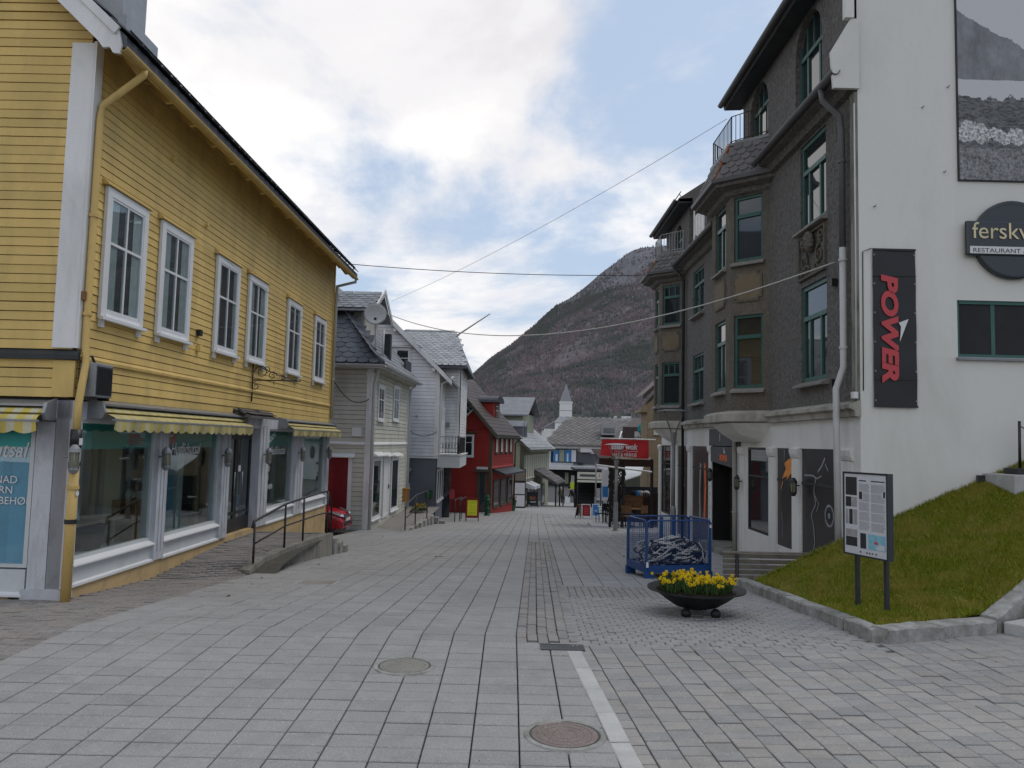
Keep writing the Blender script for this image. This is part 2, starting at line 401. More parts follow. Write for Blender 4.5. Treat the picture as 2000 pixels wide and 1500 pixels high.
# ---- rough stucco of the tall block, with ochre wear
t = T('stucco'); big = t.noise(.9, 8, .65, None, .6); f = t.noise(13, 5, .62, None, .6)
c = t.mix(t.ramp(big, [(.3, 0), (.7, 1)]), (.125, .119, .111), (.178, .169, .156))
c = t.mix(.48, c, t.ramp(f, [(.34, (.075, .073, .071)), (.5, (.165, .161, .155)), (.66, (.26, .253, .243))]))
c = t.mix(t.ramp(t.noise(.5, 6, .6, t.scaled((1, 1, .5))), [(.58, 0), (.78, .4)]), c, (.16, .13, .085)); t.bsdf(c, .95, .15, 0, f, 1.0, .06)
t = T('stucco_worn'); f = t.noise(16, 7, .72, None, .5)
c = t.mix(t.ramp(t.noise(1.1, 8, .65), [(.35, 0), (.65, 1)]), (.115, .108, .096), (.185, .163, .128))
c = t.mix(.4, c, t.ramp(f, [(.36, (.07, .066, .06)), (.64, (.225, .205, .17))])); t.bsdf(c, .95, .15, 0, f, .9, .04)
# ---- striped awning cloth (stripes run across the shop front, along y)
def awning(name, axis, ca, cb, step):
    t = T(name); s_ = t.n('ShaderNodeSeparateXYZ'); t.link(t.geo.outputs['Position'], s_.inputs[0])
    w = t.math('FRACT', t.math('DIVIDE', s_.outputs[axis], step)); k = t.ramp(t.math('PINGPONG', w, .5), [(.22, 0), (.28, 1)])
    c = t.mix(k, ca, cb); c = t.mix(t.ramp(t.noise(3, 6, .6), [(.45, 0), (.7, .45)]), c, (.25, .21, .10)); t.bsdf(c, .85, .1, 0, t.noise(25, 3), .15, .01)
awning('awning_cloth', 1, (.50, .41, .14), (.50, .455, .28), .24)
awning('awning_cloth_side', 0, (.58, .46, .11), (.56, .53, .38), .2)
# ---- plants
def leafy(name, a, b, rough=.6, tr=.25):
    t = T(name); c = t.mix(t.rand(), a, b); c = t.mix(t.ramp(t.noise(1.2, 5), [(.4, 0), (.65, .6)]), c, sc3(a, .6))
    t.bsdf(c, rough, .25)
t = T('grass'); r = t.geo.outputs['Random Per Island']
c = t.ramp(r, [(0, (.10, .145, .007)), (.5, (.165, .20, .010)), (.85, (.26, .265, .018)), (1, (.42, .35, .08))])
c = t.mix(t.ramp(t.noise(1.4, 6, .65, None, .4), [(.47, 0), (.66, .65)]), c, (.34, .27, .06)); t.bsdf(c, .7, .2)
t = T('lawn_soil'); c = t.mix(t.ramp(t.noise(3, 6), [(.35, 0), (.65, 1)]), (.09, .11, .012), (.19, .15, .04)); t.bsdf(c, .95, .1, 0, t.noise(40, 4), .8, .02)
leafy('daffodil_leaf', (.035, .075, .02), (.08, .14, .04)); leafy('daffodil_petal', (.72, .50, .008), (.80, .62, .03)); leafy('shrub_leaf', (.03, .04, .02), (.07, .07, .035))
leafy('vine_twig', (.02, .016, .012), (.045, .035, .025))
# ================================================================ ground
def sheet(name, mat, xs, ys, zf, k='structure', parent=None):
    V = [(x, y, zf(x, y)) for y in ys for x in xs]; n = len(xs)
    F = [(j*n+i, j*n+i+1, (j+1)*n+i+1, (j+1)*n+i) for j in range(len(ys)-1) for i in range(n-1)]
    m = MB(); m.v = [Vector(p) for p in V]; m.f = F
    o = m.build(name, mat, parent)
    if k: kind(o, k)
    return o
GY = [-60, -20, 0, 3, 5, 6, 7, 7.5, 8] + [8+1.5*i for i in range(1, 70)] + [130, 200, 400, 900, 2500, 5000]
ground = sheet('ground', 'sand_joint', [-3000, -400, -60, -20, -8, 0, 8, 20, 60, 400, 3000], GY, lambda x, y: gz(y)-.035)
def shear(y): return 0 if y < 7.6 else .033*(y-7.6)
def slab_mesh(w, l, gx, gy, b=.006, d=.045):
    a, c = (w-gx)/2, (l-gy)/2
    V = [(-a+b, -c+b, 0), (a-b, -c+b, 0), (a-b, c-b, 0), (-a+b, c-b, 0)]+[(-a, -c, -b*.8), (a, -c, -b*.8), (a, c, -b*.8), (-a, c, -b*.8)]+[(-a, -c, -d), (a, -c, -d), (a, c, -d), (-a, c, -d)]
    F = [(0, 1, 2, 3)]+[(i, i+4, (i+1) % 4+4, (i+1) % 4) for i in range(4)]+[(i+4, i+8, (i+1) % 4+8, (i+1) % 4+4) for i in range(4)]
    return V, F
def lay(x, y, z=None, tilt=.004, jz=.0022, slope=None, ang=0):
    s = slope if slope is not None else (gz(y+.1)-gz(y-.1))/.2
    z = gz(y) if z is None else z
    return Matrix.Translation((x, y, z+rnd.gauss(0, jz))) @ Matrix.Rotation(ang+rnd.gauss(0, .003), 4, 'Z') @ Matrix.Rotation(math.atan(s)+rnd.gauss(0, tilt*.6), 4, 'X') @ Matrix.Rotation(rnd.gauss(0, tilt*.6), 4, 'Y')
def left_edge(y): return -4.05+.04*(y-6)-(.28 if y > 12.2 else 0) if y < 16 else -5.4
def strip_x(y): return .64+.066*(6.93-y)
MANHOLES = [(on_ground(1103, 1437), .235), (on_ground(790, 1302), .22)]
DRAIN = on_ground(1098, 1265)
def blocked(x, y):
    return any(math.hypot(x-c.x, y-c.y) < r*.35 for c, r in MANHOLES) or (abs(x-DRAIN.x) < .05 and abs(y-DRAIN.y) < .05)
street = sheet('street', 'slab_concrete', [-5.4, -2, 0, 2, 4, 7, 11], [46+2*i for i in range(20)], lambda x, y: gz(y)-.004)
road = sheet('cross_road', 'asphalt', [-60, -20, 0, 20, 70], [84+2*i for i in range(16)], lambda x, y: gz(y)-.006)
L = []; y = 2.6; row = 0
while y < 46.2:
    x = -5.3; c = 0
    while x < 5.4:
        cx = x+.15; X = cx+shear(y); x += .3; c += 1
        if X < left_edge(y): continue
        if y < 7.3:
            if X > strip_x(y)+.03: continue
        else:
            if .12 < cx < .68 and y < 21: continue          # clinker gutter
            if cx > .6 and y < 11.5: continue
        if blocked(X, y): continue
        L.append(lay(X, y, tilt=.0025, jz=.0015))
    y += .2
V, F = slab_mesh(.3, .2, .010, .0105); pieces(street, 'slab', V, F, L, 'slab_concrete', 300, 'far_slabs')
# clinker gutter band
L = []; y = 7.35; r = 0
while y < 21:
    for i in range(6):
        X = .15+.1*i+shear(y)
        if not blocked(X, y): L.append(lay(X, y+(.1 if i % 2 else 0), tilt=.012, jz=.004))
    y += .2
y = 10.4
while y < 11.5:
    x = .7
    while x < 2.6: L.append(lay(x+shear(y), y, tilt=.01, jz=.003)); x += .1
    y += .2
gut = sheet('gutter', 'sand_joint', [.2, .62], [7.4, 11, 15, 21], lambda x, y: gz(y)-.033)
V, F = slab_mesh(.1, .2, .008, .008); pieces(gut, 'clinker', V, F, L, 'clinker_grey', 300, 'far_clinkers')
# edging strip of pale kerb setts
strip = sheet('edging', 'sand_joint', [.6, .9], [4, 7], lambda x, y: gz(y)-.032)
L = []; y = 3.3
while y < 6.9:
    L.append(lay(strip_x(y)-.02, y, gz(y)+.008, ang=.066)); y += .5
V, F = slab_mesh(.13, .5, .0, .012); pieces(strip, 'edging_stone', V, F, L, 'granite_pale')
# mixed pavers, lower right
court = sheet('paved_court', 'sand_joint', [.7, 3, 6, 12], [2, 4, 6, 7.4, 9, 12], lambda x, y: gz(y)-.031)
KF = [(3.66, 7.62), (5.13, 8.33), (6.9, 9.35), (9.5, 11.0)]
def front_kerb(x):
    for (a, b), (c, d) in zip(KF, KF[1:]):
        if x < c: return b+(d-b)*(x-a)/(c-a)
    return 11
L = []; c = 0; x = .5
while x < 8:
    y = 2.6+(.065 if c % 2 else 0)
    while y < 10:
        X = x+.066*(6.93-y)
        if X > strip_x(y)-.03 and y < (7.26 if X < 3.62 else front_kerb(X)+.02): L.append(lay(X, y, tilt=.008, jz=.0025, ang=.066))
        y += .135
    x += .19; c += 1
V, F = slab_mesh(.19, .135, .009, .007, .005); pieces(court, 'paver', V, F, L, 'paver_mixed', 300, 'far_pavers')
# small setts round the flower bowl
patch = sheet('sett_pavement', 'sand_joint', [.6, 2, 3.7], [7.2, 9, 11.5], lambda x, y: gz(y)-.030)
L = []; y = 7.27; r = 0
while y < 11.5:
    x = .66+(.07 if r % 2 else 0)
    while x < 3.6:
        X = x+shear(y)
        if X < 3.74 and not (y > 10.3 and x < 2.65) and not blocked(X, y): L.append(lay(X, y, tilt=.012, jz=.003))
        x += .14
    y += .1; r += 1
V, F = slab_mesh(.14, .1, .008, .009, .008); pieces(patch, 'sett', V, F, L, 'sett_grey', 300, 'far_setts')
# clinker pavement along the yellow house, rising to the ramp
def ramp_z(y): return gz(y) if y < 11.2 else gz(11.2)+(.06-gz(11.2))*min(1, (y-11.2)/2.6)
lp = sheet('clinker_pavement', 'sand_joint', [-12, -8, -5, -4.0], [2, 4, 6, 8, 9.2], lambda x, y: gz(y)-.029)
L = []; y = 3.0; r = 0
def ramp_edge(y): return -4.0+.13*(y-12.3)
def surf(x, y):
    f = max(max(0, min(1, (-3.95-x)/.7)), min(1, max(0, (y-12.0)/.5))); return gz(y)+(ramp_z(y)-gz(y))*f
while y < 12.6:
    x = -8.2+(.1 if r % 2 else 0)
    while x < -3.6:
        if (y < 9.0 or x > -5.15) and x < (-3.95+.04*(y-6) if y < 11.9 else ramp_edge(y)-.12):
            z = surf(x, y)
            L.append(lay(x, y, z-.005, tilt=.012, jz=.003))
        x += .2
    y += .1; r += 1
V, F = slab_mesh(.2, .1, .008, .008); pieces(lp, 'clinker', V, F, L, 'clinker_brown', 300, 'far_clinkers')
# manhole covers, drain grate, small hatches
def manhole(c, r, label):
    t = thing('manhole_cover', label, 'manhole cover', c, 'manhole covers in the paving')
    z = gz(c.y); q = Vector((c.x, c.y, z))
    MB().lathe(q, [(r+.05, -.03), (r+.03, .007), (r+.0, .009), (r-.004, .004)], 40).build('frame', 'granite', t, smooth=False)
    MB().lathe(q, [(r-.016, -.03), (r-.018, .006), (.001, .009)], 40).build('lid', 'lid_brown' if r > .23 else 'lid_grey', t)
    MB().lathe(q, [(r-.018, .0045), (r-.003, .0045)], 40).build('gap_ring', 'black_iron', t)
    for k in range(3):
        MB().lathe(q, [(r*(.3+.22*k), .006), (r*(.3+.22*k)+.004, .0105), (r*(.3+.22*k)+.012, .0105), (r*(.3+.22*k)+.016, .006)], 40).build('rib', 'lid_brown' if r > .23 else 'lid_grey', t)
    return t
manhole(*MANHOLES[0], 'rusty brown round manhole cover beside the pale edging strip')
manhole(*MANHOLES[1], 'grey round manhole cover in the middle of the concrete slabs')
t = thing('drain_grate', 'dark slotted drain grate at the head of the edging strip', 'drain', DRAIN)
fr = Frame((DRAIN.x, DRAIN.y), (1, 0)); fr.n = Vector((0, 1, 0)); z = gz(DRAIN.y)
for a in ((-.2, .2, -.1, -.08), (-.2, .2, .08, .1), (-.2, -.18, -.08, .08), (.18, .2, -.08, .08)): bx('frame', 'dark_metal', t, fr, *a, z-.03, z+.006)
for i in range(9): bx('bar', 'dark_metal', t, fr, -.165+.04*i, -.148+.04*i, -.08, .08, z-.02, z+.0055)
bx('pit', 'black_iron', t, fr, -.18, .18, -.08, .08, z-.034, z+.0035)
for (a, b, w, l, lab) in ((620, 1138, .55, .42, 'paved hatch with pale edging near the ramp foot'), (857, 1087, .16, .16, 'small square metal hatch in the slabs right of the ramp'), (1063, 1053, .3, .22, 'dark rectangular hatch far down the middle of the street'), (1070, 1010, .5, .3, 'farthest dark hatch lying in the street before the two walkers')):
    c = on_ground(a, b); t = thing('access_hatch', lab, 'hatch', c, 'small hatches in the street'); fr = Frame((c.x, c.y), (1, 0)); fr.n = Vector((0, 1, 0)); z = gz(c.y)
    s = (gz(c.y+.1)-gz(c.y-.1))/.2
    f2 = lambda u, n, zz: Vector((c.x+u, c.y+n, zz+s*n))
    bx('frame', 'granite_pale' if w > .5 else 'dark_metal', t, f2, -w/2, w/2, -l/2, l/2, z-.02, z+.006)
    bx('lid', 'clinker_brown' if w > .5 else 'grey_metal', t, f2, -w/2+.025, w/2-.025, -l/2+.025, l/2-.025, z-.02, z+.009)
# ================================================================ building kit
def in_gable(g, z):
    """u-range of a gable polygon at height z; g = (u_left, u_right, z_eave, u_ridge, z_ridge)"""
    a, b, ze, ur, zr = g
    if z <= ze: return a, b
    t = min(1, (z-ze)/(zr-ze)); return a+(ur-a)*t, b+(ur-b)*t
def boards(parent, fr, u0, u1, z0, z1, h, mat, n=0, lap=.016, gable=None, name='board', gap=.009):
    """horizontal cladding, each board a part: a wedge, thick at its lower edge"""
    k = max(1, round((z1-z0)/h)); h = (z1-z0)/k
    for i in range(k):
        a, b = z0+i*h, z0+(i+1)*h
        ua, ub = (u0, u1); va, vb = (u0, u1)
        if not gable and u1-u0 > 5 and h < .14:              # long walls: boards butted end to end
            cuts = sorted([u0, u1]+[u0+(u1-u0)*(q+rnd.uniform(-.3, .3))/3 for q in (1, 2)])
            for ca, cb in zip(cuts, cuts[1:]):
                j = rnd.gauss(0, .002); g = gap+rnd.gauss(0, gap*.2); e = rnd.gauss(0, .0012); ca += .0015; cb -= .0015
                P = [fr(ca, n-.02, a+g), fr(cb, n-.02, a+g), fr(cb, n-.02, b+.002), fr(ca, n-.02, b+.002), fr(ca, n+lap+j, a+g+e), fr(cb, n+lap+j, a+g-e), fr(cb, n+.006, b), fr(ca, n+.006, b)]
                MB().add(P, [(0, 1, 2, 3), (4, 7, 6, 5), (0, 4, 5, 1), (3, 2, 6, 7), (0, 3, 7, 4), (1, 5, 6, 2)]).build(name, mat, parent)
            continue
        if gable:
            ua, ub = in_gable(gable, a); va, vb = in_gable(gable, b)
            if ub-ua < .05: continue
        j = rnd.gauss(0, .0012)
        g = gap+rnd.gauss(0, gap*.15); P = [fr(ua, n-.02, a+g), fr(ub, n-.02, a+g), fr(vb, n-.02, b+.002), fr(va, n-.02, b+.002), fr(ua, n+lap+j, a+g), fr(ub, n+lap+j, a+g), fr(vb, n+.006, b), fr(va, n+.006, b)]
        MB().add(P, [(0, 1, 2, 3), (4, 7, 6, 5), (0, 4, 5, 1), (3, 2, 6, 7), (0, 3, 7, 4), (1, 5, 6, 2)]).build(name, mat, parent)
def window(parent, fr, u0, u1, z0, z1, n, trim='white_trim', t=.09, bars_u=(.5,), bars_z=(.66,), sill=True, pane='dark_glass', bt=.035, proud=.035, curtain=0, back=None, sash=None, label=None):
    m = MB()
    m.box(fr, u0, u0+t, n, n+proud, z0, z1).box(fr, u1-t, u1, n, n+proud, z0, z1)
    m.box(fr, u0+t, u1-t, n, n+proud, z1-t, z1).box(fr, u0+t, u1-t, n, n+proud, z0, z0+t)
    if sill: m.box(fr, u0-.03, u1+.03, n+proud-.003, n+proud+.05, z0-.01, z0+.03)
    w = m.build('window', trim, parent, label=label)
    a, b, c, d = u0+t, u1-t, z0+t, z1-t; m = MB(); s = .03; p2 = n+proud-.008
    m.box(fr, a, a+s, n+.002, p2, c, d).box(fr, b-s, b, n+.002, p2, c, d).box(fr, a+s, b-s, n+.002, p2, d-s, d).box(fr, a+s, b-s, n+.002, p2, c, c+s)
    for q in bars_u: x = a+(b-a)*q; m.box(fr, x-bt/2, x+bt/2, n+.003, p2-.003, c+s, d-s)
    for q in bars_z: x = c+(d-c)*q; m.box(fr, a+s, b-s, n+.004, p2-.005, x-bt/2, x+bt/2)
    m.build('sash', sash or trim, w)
    g = n+proud*.45
    if curtain:
        q = MB(); k = 14
        for side in (0, 1):
            wv = (b-a)*curtain; x0 = a if side == 0 else b-wv; V = []
            for i in range(k+1):
                x = x0+wv*i/k; nn = n+.008+.005*math.sin(i*2.4+side); V += [fr(x, nn, c), fr(x, nn, d)]
            q.add(V, [(2*i, 2*i+1, 2*i+3, 2*i+2) for i in range(k)])
        q.build('curtain', 'curtain', w, smooth=True); bx('backing', 'interior_dark', w, fr, a, b, n-.001, n+.0015, c, d)
        pane = 'glass'
    MB().box(fr, a, b, g, g+.003, c, d).build('pane', pane, w)
    return w
def slates(parent, p0, eu, ev, w, h, mat, inside, rows, cols, shape='scale', limit=300, name='slate', rest='far_slates'):
    eu = Vector(eu).normalized(); ev = Vector(ev).normalized(); nn = eu.cross(ev)
    if nn.z < 0: nn = -nn
    a = w/2*.95; lg = h*1.75; V = []; th = .012
    if shape == 'scale':
        out = [(-a, lg)] + [(a*math.cos(math.pi+math.pi*i/8), h*.42+h*.42*math.sin(math.pi+math.pi*i/8)) for i in range(9)] + [(a, lg)]
    elif shape == 'hex': out = [(-a, lg), (-a, h*.35), (-a*.45, 0), (a*.45, 0), (a, h*.35), (a, lg)]
    elif shape == 'diamond': out = [(0, 0), (a, lg/2), (0, lg), (-a, lg/2)]
    else: out = [(-a, lg), (-a, 0), (a, 0), (a, lg)]
    k = len(out)
    lift = lambda y: .026*(1-y/lg)+.004
    V = [(x, y, lift(y)+th) for x, y in out]+[(x, y, lift(y)-.004) for x, y in out]
    F = [tuple(range(k))]+[(i, i+k, (i+1) % k+k, (i+1) % k) for i in range(k)]
    R = Matrix((eu, ev, nn)).transposed().to_4x4(); L = []
    for r in range(rows):
        for c in range(cols):
            p = Vector(p0)+eu*((c+.5*(r % 2))*w)+ev*(r*h)
            if inside is None or inside(p): L.append(Matrix.Translation(p) @ R @ Matrix.Rotation(rnd.gauss(0, .012), 4, 'Z') @ Matrix.Rotation(rnd.gauss(0, .006), 4, 'X'))
    pieces(parent, name, V, F, L, mat, limit, rest)
def text(parent, name, s, mat, origin, xd, yd, size, shear=0, ext=.002, align='LEFT', bold=0, sx=1, center=False):
    c = bpy.data.curves.new('t', 'FONT'); c.body = s; c.size = size; c.shear = shear; c.extrude = ext; c.align_x = align; c.offset = bold
    o = bpy.data.objects.new('t', c); COL.objects.link(o); dg = bpy.context.evaluated_depsgraph_get()
    me = bpy.data.meshes.new_from_object(o.evaluated_get(dg)); bpy.data.objects.remove(o)
    xd = Vector(xd).normalized(); yd = Vector(yd).normalized(); nd = xd.cross(yd); og = Vector(origin)
    V = [og+xd*v.co.x*sx+yd*v.co.y+nd*v.co.z for v in me.vertices]; F = [tuple(p.vertices) for p in me.polygons]
    m = MB(); m.v = V; m.f = F; return m.build(name, mat, parent)
def wall_holes(name, mat, parent, fr, u0, u1, z0, z1, n, holes, depth=.18, **k):
    """wall face with real openings: holes = (u0, u1, z0, z1, arched)"""
    us = sorted({u0, u1, *[h[0] for h in holes], *[h[1] for h in holes]}); zs = sorted({z0, z1, *[h[2] for h in holes], *[h[3] for h in holes]})
    m = MB()
    for a, b in zip(us, us[1:]):
        for c, d in zip(zs, zs[1:]):
            if any(h[0]-1e-6 <= a and b <= h[1]+1e-6 and h[2]-1e-6 <= c and d <= h[3]+1e-6 for h in holes): continue
            m.poly([fr(a, n, c), fr(b, n, c), fr(b, n, d), fr(a, n, d)])
    for h in holes:
        a, b, c, d = h[:4]; q = n-depth
        m.poly([fr(a, n, c), fr(a, q, c), fr(a, q, d), fr(a, n, d)]); m.poly([fr(b, n, c), fr(b, n, d), fr(b, q, d), fr(b, q, c)])
        m.poly([fr(a, n, c), fr(b, n, c), fr(b, q, c), fr(a, q, c)])
        if len(h) > 4 and h[4]:
            r = (b-a)/2; uc = (a+b)/2; rz = min(r*h[4], d-c); N = 10
            arc = [(uc-r*math.cos(math.pi*i/N), d-rz+rz*math.sin(math.pi*i/N)) for i in range(N+1)]
            for i in range(N):
                (ua, za), (ub, zb) = arc[i], arc[i+1]
                m.poly([fr(ua, n, za), fr(ub, n, zb), fr(ub, q, zb), fr(ua, q, za)])
                m.poly([fr(ua, n, za), fr(ub, n, zb), fr(ub, n, d), fr(ua, n, d)])
        else: m.poly([fr(a, n, d), fr(a, q, d), fr(b, q, d), fr(b, n, d)])
    return m.build(name, mat, parent, **k)
def inset_window(parent, fr, u0, u1, z0, z1, n, mat='green_window_paint', cols=(.5,), trans=.68, topbars=0, ft=.06, bright=0, arch=0, lowbars=()):
    """casement set n into the wall: frame, transom, mullions, panes"""
    m = MB(); d = .05
    m.box(fr, u0, u0+ft, n, n+d, z0, z1).box(fr, u1-ft, u1, n, n+d, z0, z1).box(fr, u0+ft, u1-ft, n, n+d, z0, z0+ft)
    if not arch: m.box(fr, u0+ft, u1-ft, n, n+d, z1-ft, z1)
    w = m.build('window', mat, parent)
    zt = z0+(z1-z0)*trans
    m = MB().box(fr, u0+ft, u1-ft, n+.004, n+d+.012, zt-.04, zt+.04)
    for q in cols: x = u0+(u1-u0)*q; m.box(fr, x-.03, x+.03, n+.006, n+d-.004, z0+ft, zt-.04)
    for i in range(topbars): x = u0+(u1-u0)*(i+1)/(topbars+1); m.box(fr, x-.018, x+.018, n+.006, n+d-.008, zt+.04, z1-(0 if arch else ft))
    m.build('mullion', mat, w)
    edges = [0, *cols, 1]
    for a, b in zip(edges, edges[1:]):
        MB().box(fr, u0+(u1-u0)*a+.02, u0+(u1-u0)*b-.02, n+.012, n+.016, z0+ft*.6, zt).build('pane', 'dark_glass', w)
    MB().box(fr, u0+.02, u1-.02, n+.012, n+.016, zt, z1-.01).build('pane', 'dark_glass', w)
    return w
def sill(parent, fr, u0, u1, z, n=0, out=.14, mat='sill_stone'):
    return MB().sweep(fr, [(n-.02, z-.11), (n+out, z-.11), (n+out, z-.07), (n-.02, z-.005)], u0, u1).build('sill', mat, parent)
def pipe(parent, path, r, mat, name='downpipe', clips=()):
    o = tb(name, mat, parent, path, r, 10)
    for p in clips: MB().lathe(p, [(r, -.02), (r+.014, -.02), (r+.014, .02), (r, .02)], 12).build('pipe_clip', mat, o)
    return o
def gutter(parent, fr, u0, u1, n, z, r=.07, mat='galvanised', name='gutter'):
    m = MB(); N = 8; P = [(n+r*math.cos(math.pi+math.pi*i/N), z+r*math.sin(math.pi+math.pi*i/N)) for i in range(N+1)]
    P2 = [(n+(r-.008)*math.cos(math.pi+math.pi*i/N), z+(r-.008)*math.sin(math.pi+math.pi*i/N)) for i in range(N+1)]
    return m.sweep(fr, P+P2[::-1], u0, u1).build(name, mat, parent, smooth=False)
def railing(parent, pts, z0, h, step=.12, mat='black_iron', r=.01, post=.018, name='railing'):
    """iron railing over a polyline of (x, y)"""
    m = MB()
    for a, b in zip(pts, pts[1:]):
        a = Vector((*a, 0)); b = Vector((*b, 0)); k = max(1, round((b-a).length/step))
        for zz in (z0+.06, z0+h): m.tube([a+Vector((0, 0, zz)), b+Vector((0, 0, zz))], r*1.4, 6)
        for i in range(k+1):
            p = a.lerp(b, i/k); m.tube([p+Vector((0, 0, z0)), p+Vector((0, 0, z0+h))], post if i in (0, k) else r, 6)
    return m.build(name, mat, parent)
def lantern(loc, fr, label, s=1, group='wall lanterns', mat='black_iron', frame2=None):
    """caged wall lamp hung on a bracket"""
    t = thing('wall_lantern', label, 'wall lamp', loc, group); o = Vector(loc); n = fr.n
    tb('bracket', mat, t, [o, o+n*.05*s, o+n*.11*s+Vector((0, 0, .02*s))], .012*s, 6)
    c = o+n*.12*s
    MB().lathe(c, [(.045*s, -.13*s), (.055*s, .06*s)], 12).build('glass_body', 'lantern_glass', t)
    MB().lathe(c, [(.005, .15*s), (.03*s, .145*s), (.06*s, .10*s), (.075*s, .055*s), (.06*s, .055*s)], 12).build('cap', mat, t)
    MB().lathe(c, [(.058*s, -.13*s), (.06*s, -.155*s), (.035*s, -.20*s), (.004, -.21*s)], 12).build('foot', mat, t)
    for k in range(6):
        a = math.pi*2*k/6; d = Vector((math.cos(a), math.sin(a), 0))*.062*s
        tb('cage_bar', mat, t, [c+d+Vector((0, 0, -.14*s)), c+d*1.05+Vector((0, 0, .06*s))], .006*s, 5)
    return t
def aboard(px, py, w, h, frame, face, label, ang=0, tilt=.18, y=None, decor=None):
    """folding pavement sign"""
    c = on_ground(px, py) if y is None else Vector((at(px, py, y).x, y, gz(y)))
    t = thing('pavement_sign', label, 'pavement sign', c, 'folding signs on the street'); r = Matrix.Rotation(ang, 3, 'Z')
    def fr(side):
        def f(u, n, z): return c+r @ Vector((u, side*(-.16+z*tilt-n), 0))+Vector((0, 0, z))
        return f
    for s_ in (1, -1):
        f = fr(s_)
        for a in ((-w/2, -w/2+.03, 0, h), (w/2-.03, w/2, 0, h)): bx('leg', frame, t, f, a[0], a[1], -.012, .012, a[2], a[3])
        bx('frame_rail', frame, t, f, -w/2+.03, w/2-.03, -.012, .012, h-.03, h); bx('frame_rail', frame, t, f, -w/2+.03, w/2-.03, -.012, .012, h*.16, h*.16+.03)
        bx('panel', face, t, f, -w/2+.03, w/2-.03, -.006, .008, h*.16+.03, h-.03)
    f = fr(1)
    if decor:
        for k, (a, b, z0, z1, m_) in enumerate(decor): bx('print', m_, t, f, w*a, w*b, .008, .010+.001*k, h*z0, h*z1)
    return t
# ================================================================ yellow timber house with the craft shop (left)
FY = Frame((-5.18, 9.06), (.16, 12.69))
GYF = Frame((-5.18, 9.06), (-1, 0)); GYF.u = -FY.n; GYF.n = -FY.u           # gable towards the camera, u runs left
LY = FY.hit(653, 560)[0]
yh = thing('yellow_house', 'yellow weatherboard house with slate roof and striped shop awnings', 'house', FY(0, 0, 0))
Z_SH, Z_EV = 2.36, 6.62
RP = .93                                                                     # roof pitch (rise per run)
bx('wall_core', 'board_gap_shade', yh, FY, .02, LY-.02, -7.2, -.02, Z_SH-.05, 6.9)
MB().prism([GYF(.0, -.03, 6.9), GYF(7.2, -.03, 6.9), GYF(3.6, -.03, 6.9+3.6*RP)], GYF.n*-(LY-.06)).build('attic_wall', 'board_gap_shade', yh)
boards(yh, FY, .04, LY-.04, 2.92, 7.0, .108, 'yellow_paint', 0, .014, gap=.0072)
boards(yh, FY, .04, LY-.04, Z_SH+.03, 2.86, .118, 'yellow_paint', .012, .013)
MB().sweep(FY, [(0, 2.84), (.05, 2.84), (.055, 2.875), (.0, 2.93)], .0, LY).build('drip_moulding', 'yellow_paint', yh)
boards(yh, GYF, .04, 7.2, 2.96, 7.0, .112, 'yellow_paint', 0, .014, gap=.0075)
boards(yh, GYF, 0, 7.2, 7.0, 10.1, .112, 'yellow_paint', 0, .017, gable=(0, 7.2, 7.0, 3.6, 10.2))
boards(yh, GYF, .04, 7.2, Z_SH+.03, 2.84, .118, 'yellow_paint', .012, .013)
MB().sweep(GYF, [(0, 2.84), (.07, 2.84), (.075, 2.90), (.0, 2.96)], -.06, 7.2).build('drip_flashing', 'dark_metal', yh)
bx('corner_board', 'white_paint', yh, GYF, -.02, .27, .0, .035, 2.98, 6.72)
bx('corner_board', 'white_paint', yh, FY, -.035, .12, .0, .035, 2.98, 6.74)
bx('corner_board', 'yellow_paint', yh, GYF, -.02, .24, .0, .034, Z_SH+.04, 2.83)
bx('corner_board', 'yellow_paint', yh, FY, LY-.1, LY, .0, .034, Z_SH+.04, 6.95)
# upper windows
for i, (a, b) in enumerate(((197, 278), (305, 367), (415, 462), (478, 516), (555, 584), (608, 633))):
    ty = 357, 425, 493, 530, 575, 607
    u0 = FY.hit(a, ty[i]+130)[0]-.02; u1 = u0+1.06
    window(yh, FY, u0, u1, 3.40, 5.08, .018, 'white_trim', .11, (.5,), (.60,), curtain=.28 if i in (0, 1, 3) else .16, proud=.045)
    w = MB().sweep(FY, [(.018, 5.09), (.09, 5.09), (.09, 5.11), (.018, 5.17)], u0-.06, u1+.06).build('window_hood', 'yellow_paint', yh)
    MB().sweep(FY, [(.06, 3.49), (.09, 3.40), (.09, 3.385), (.06, 3.385)], u0+.1, u1-.1).build('window_ledge', 'white_trim', yh)
    for x in (u0+.02, u1-.1): bx('window_foot', 'white_trim', yh, FY, x, x+.08, .018, .06, 3.30, 3.395)
# roof: two slopes, eave towards the street
ov, vg = .46, .34
def roof_slab(n0, n1, z0, z1, th=.10):
    m = MB(); P = []
    for u in (-vg, LY+vg):
        for (n, z) in ((n0, z0), (n1, z1)): P += [FY(u, n, z), FY(u, n, z-th)]
    return m.add(P, [(0, 2, 6, 4), (1, 5, 7, 3), (0, 4, 5, 1), (2, 3, 7, 6), (0, 1, 3, 2), (4, 6, 7, 5)])
zr = Z_EV+(3.6+ov)*RP
rf = roof_slab(ov+.10, -3.6, Z_EV+.02, zr+.13, .15).build('roof', 'slate_dark', yh)
roof_slab(-3.6, -7.66, zr+.06, Z_EV+.06).build('roof_rear', 'slate_dark', yh)
ev = (FY.n*-1+Vector((0, 0, RP))).normalized()
slates(rf, FY(-vg+.1, ov+.16, Z_EV+.0), FY.u, ev, .27, .2, 'slate_dark', None, 6, int((LY+2*vg)/.27), 'scale', 300)
sof = MB()
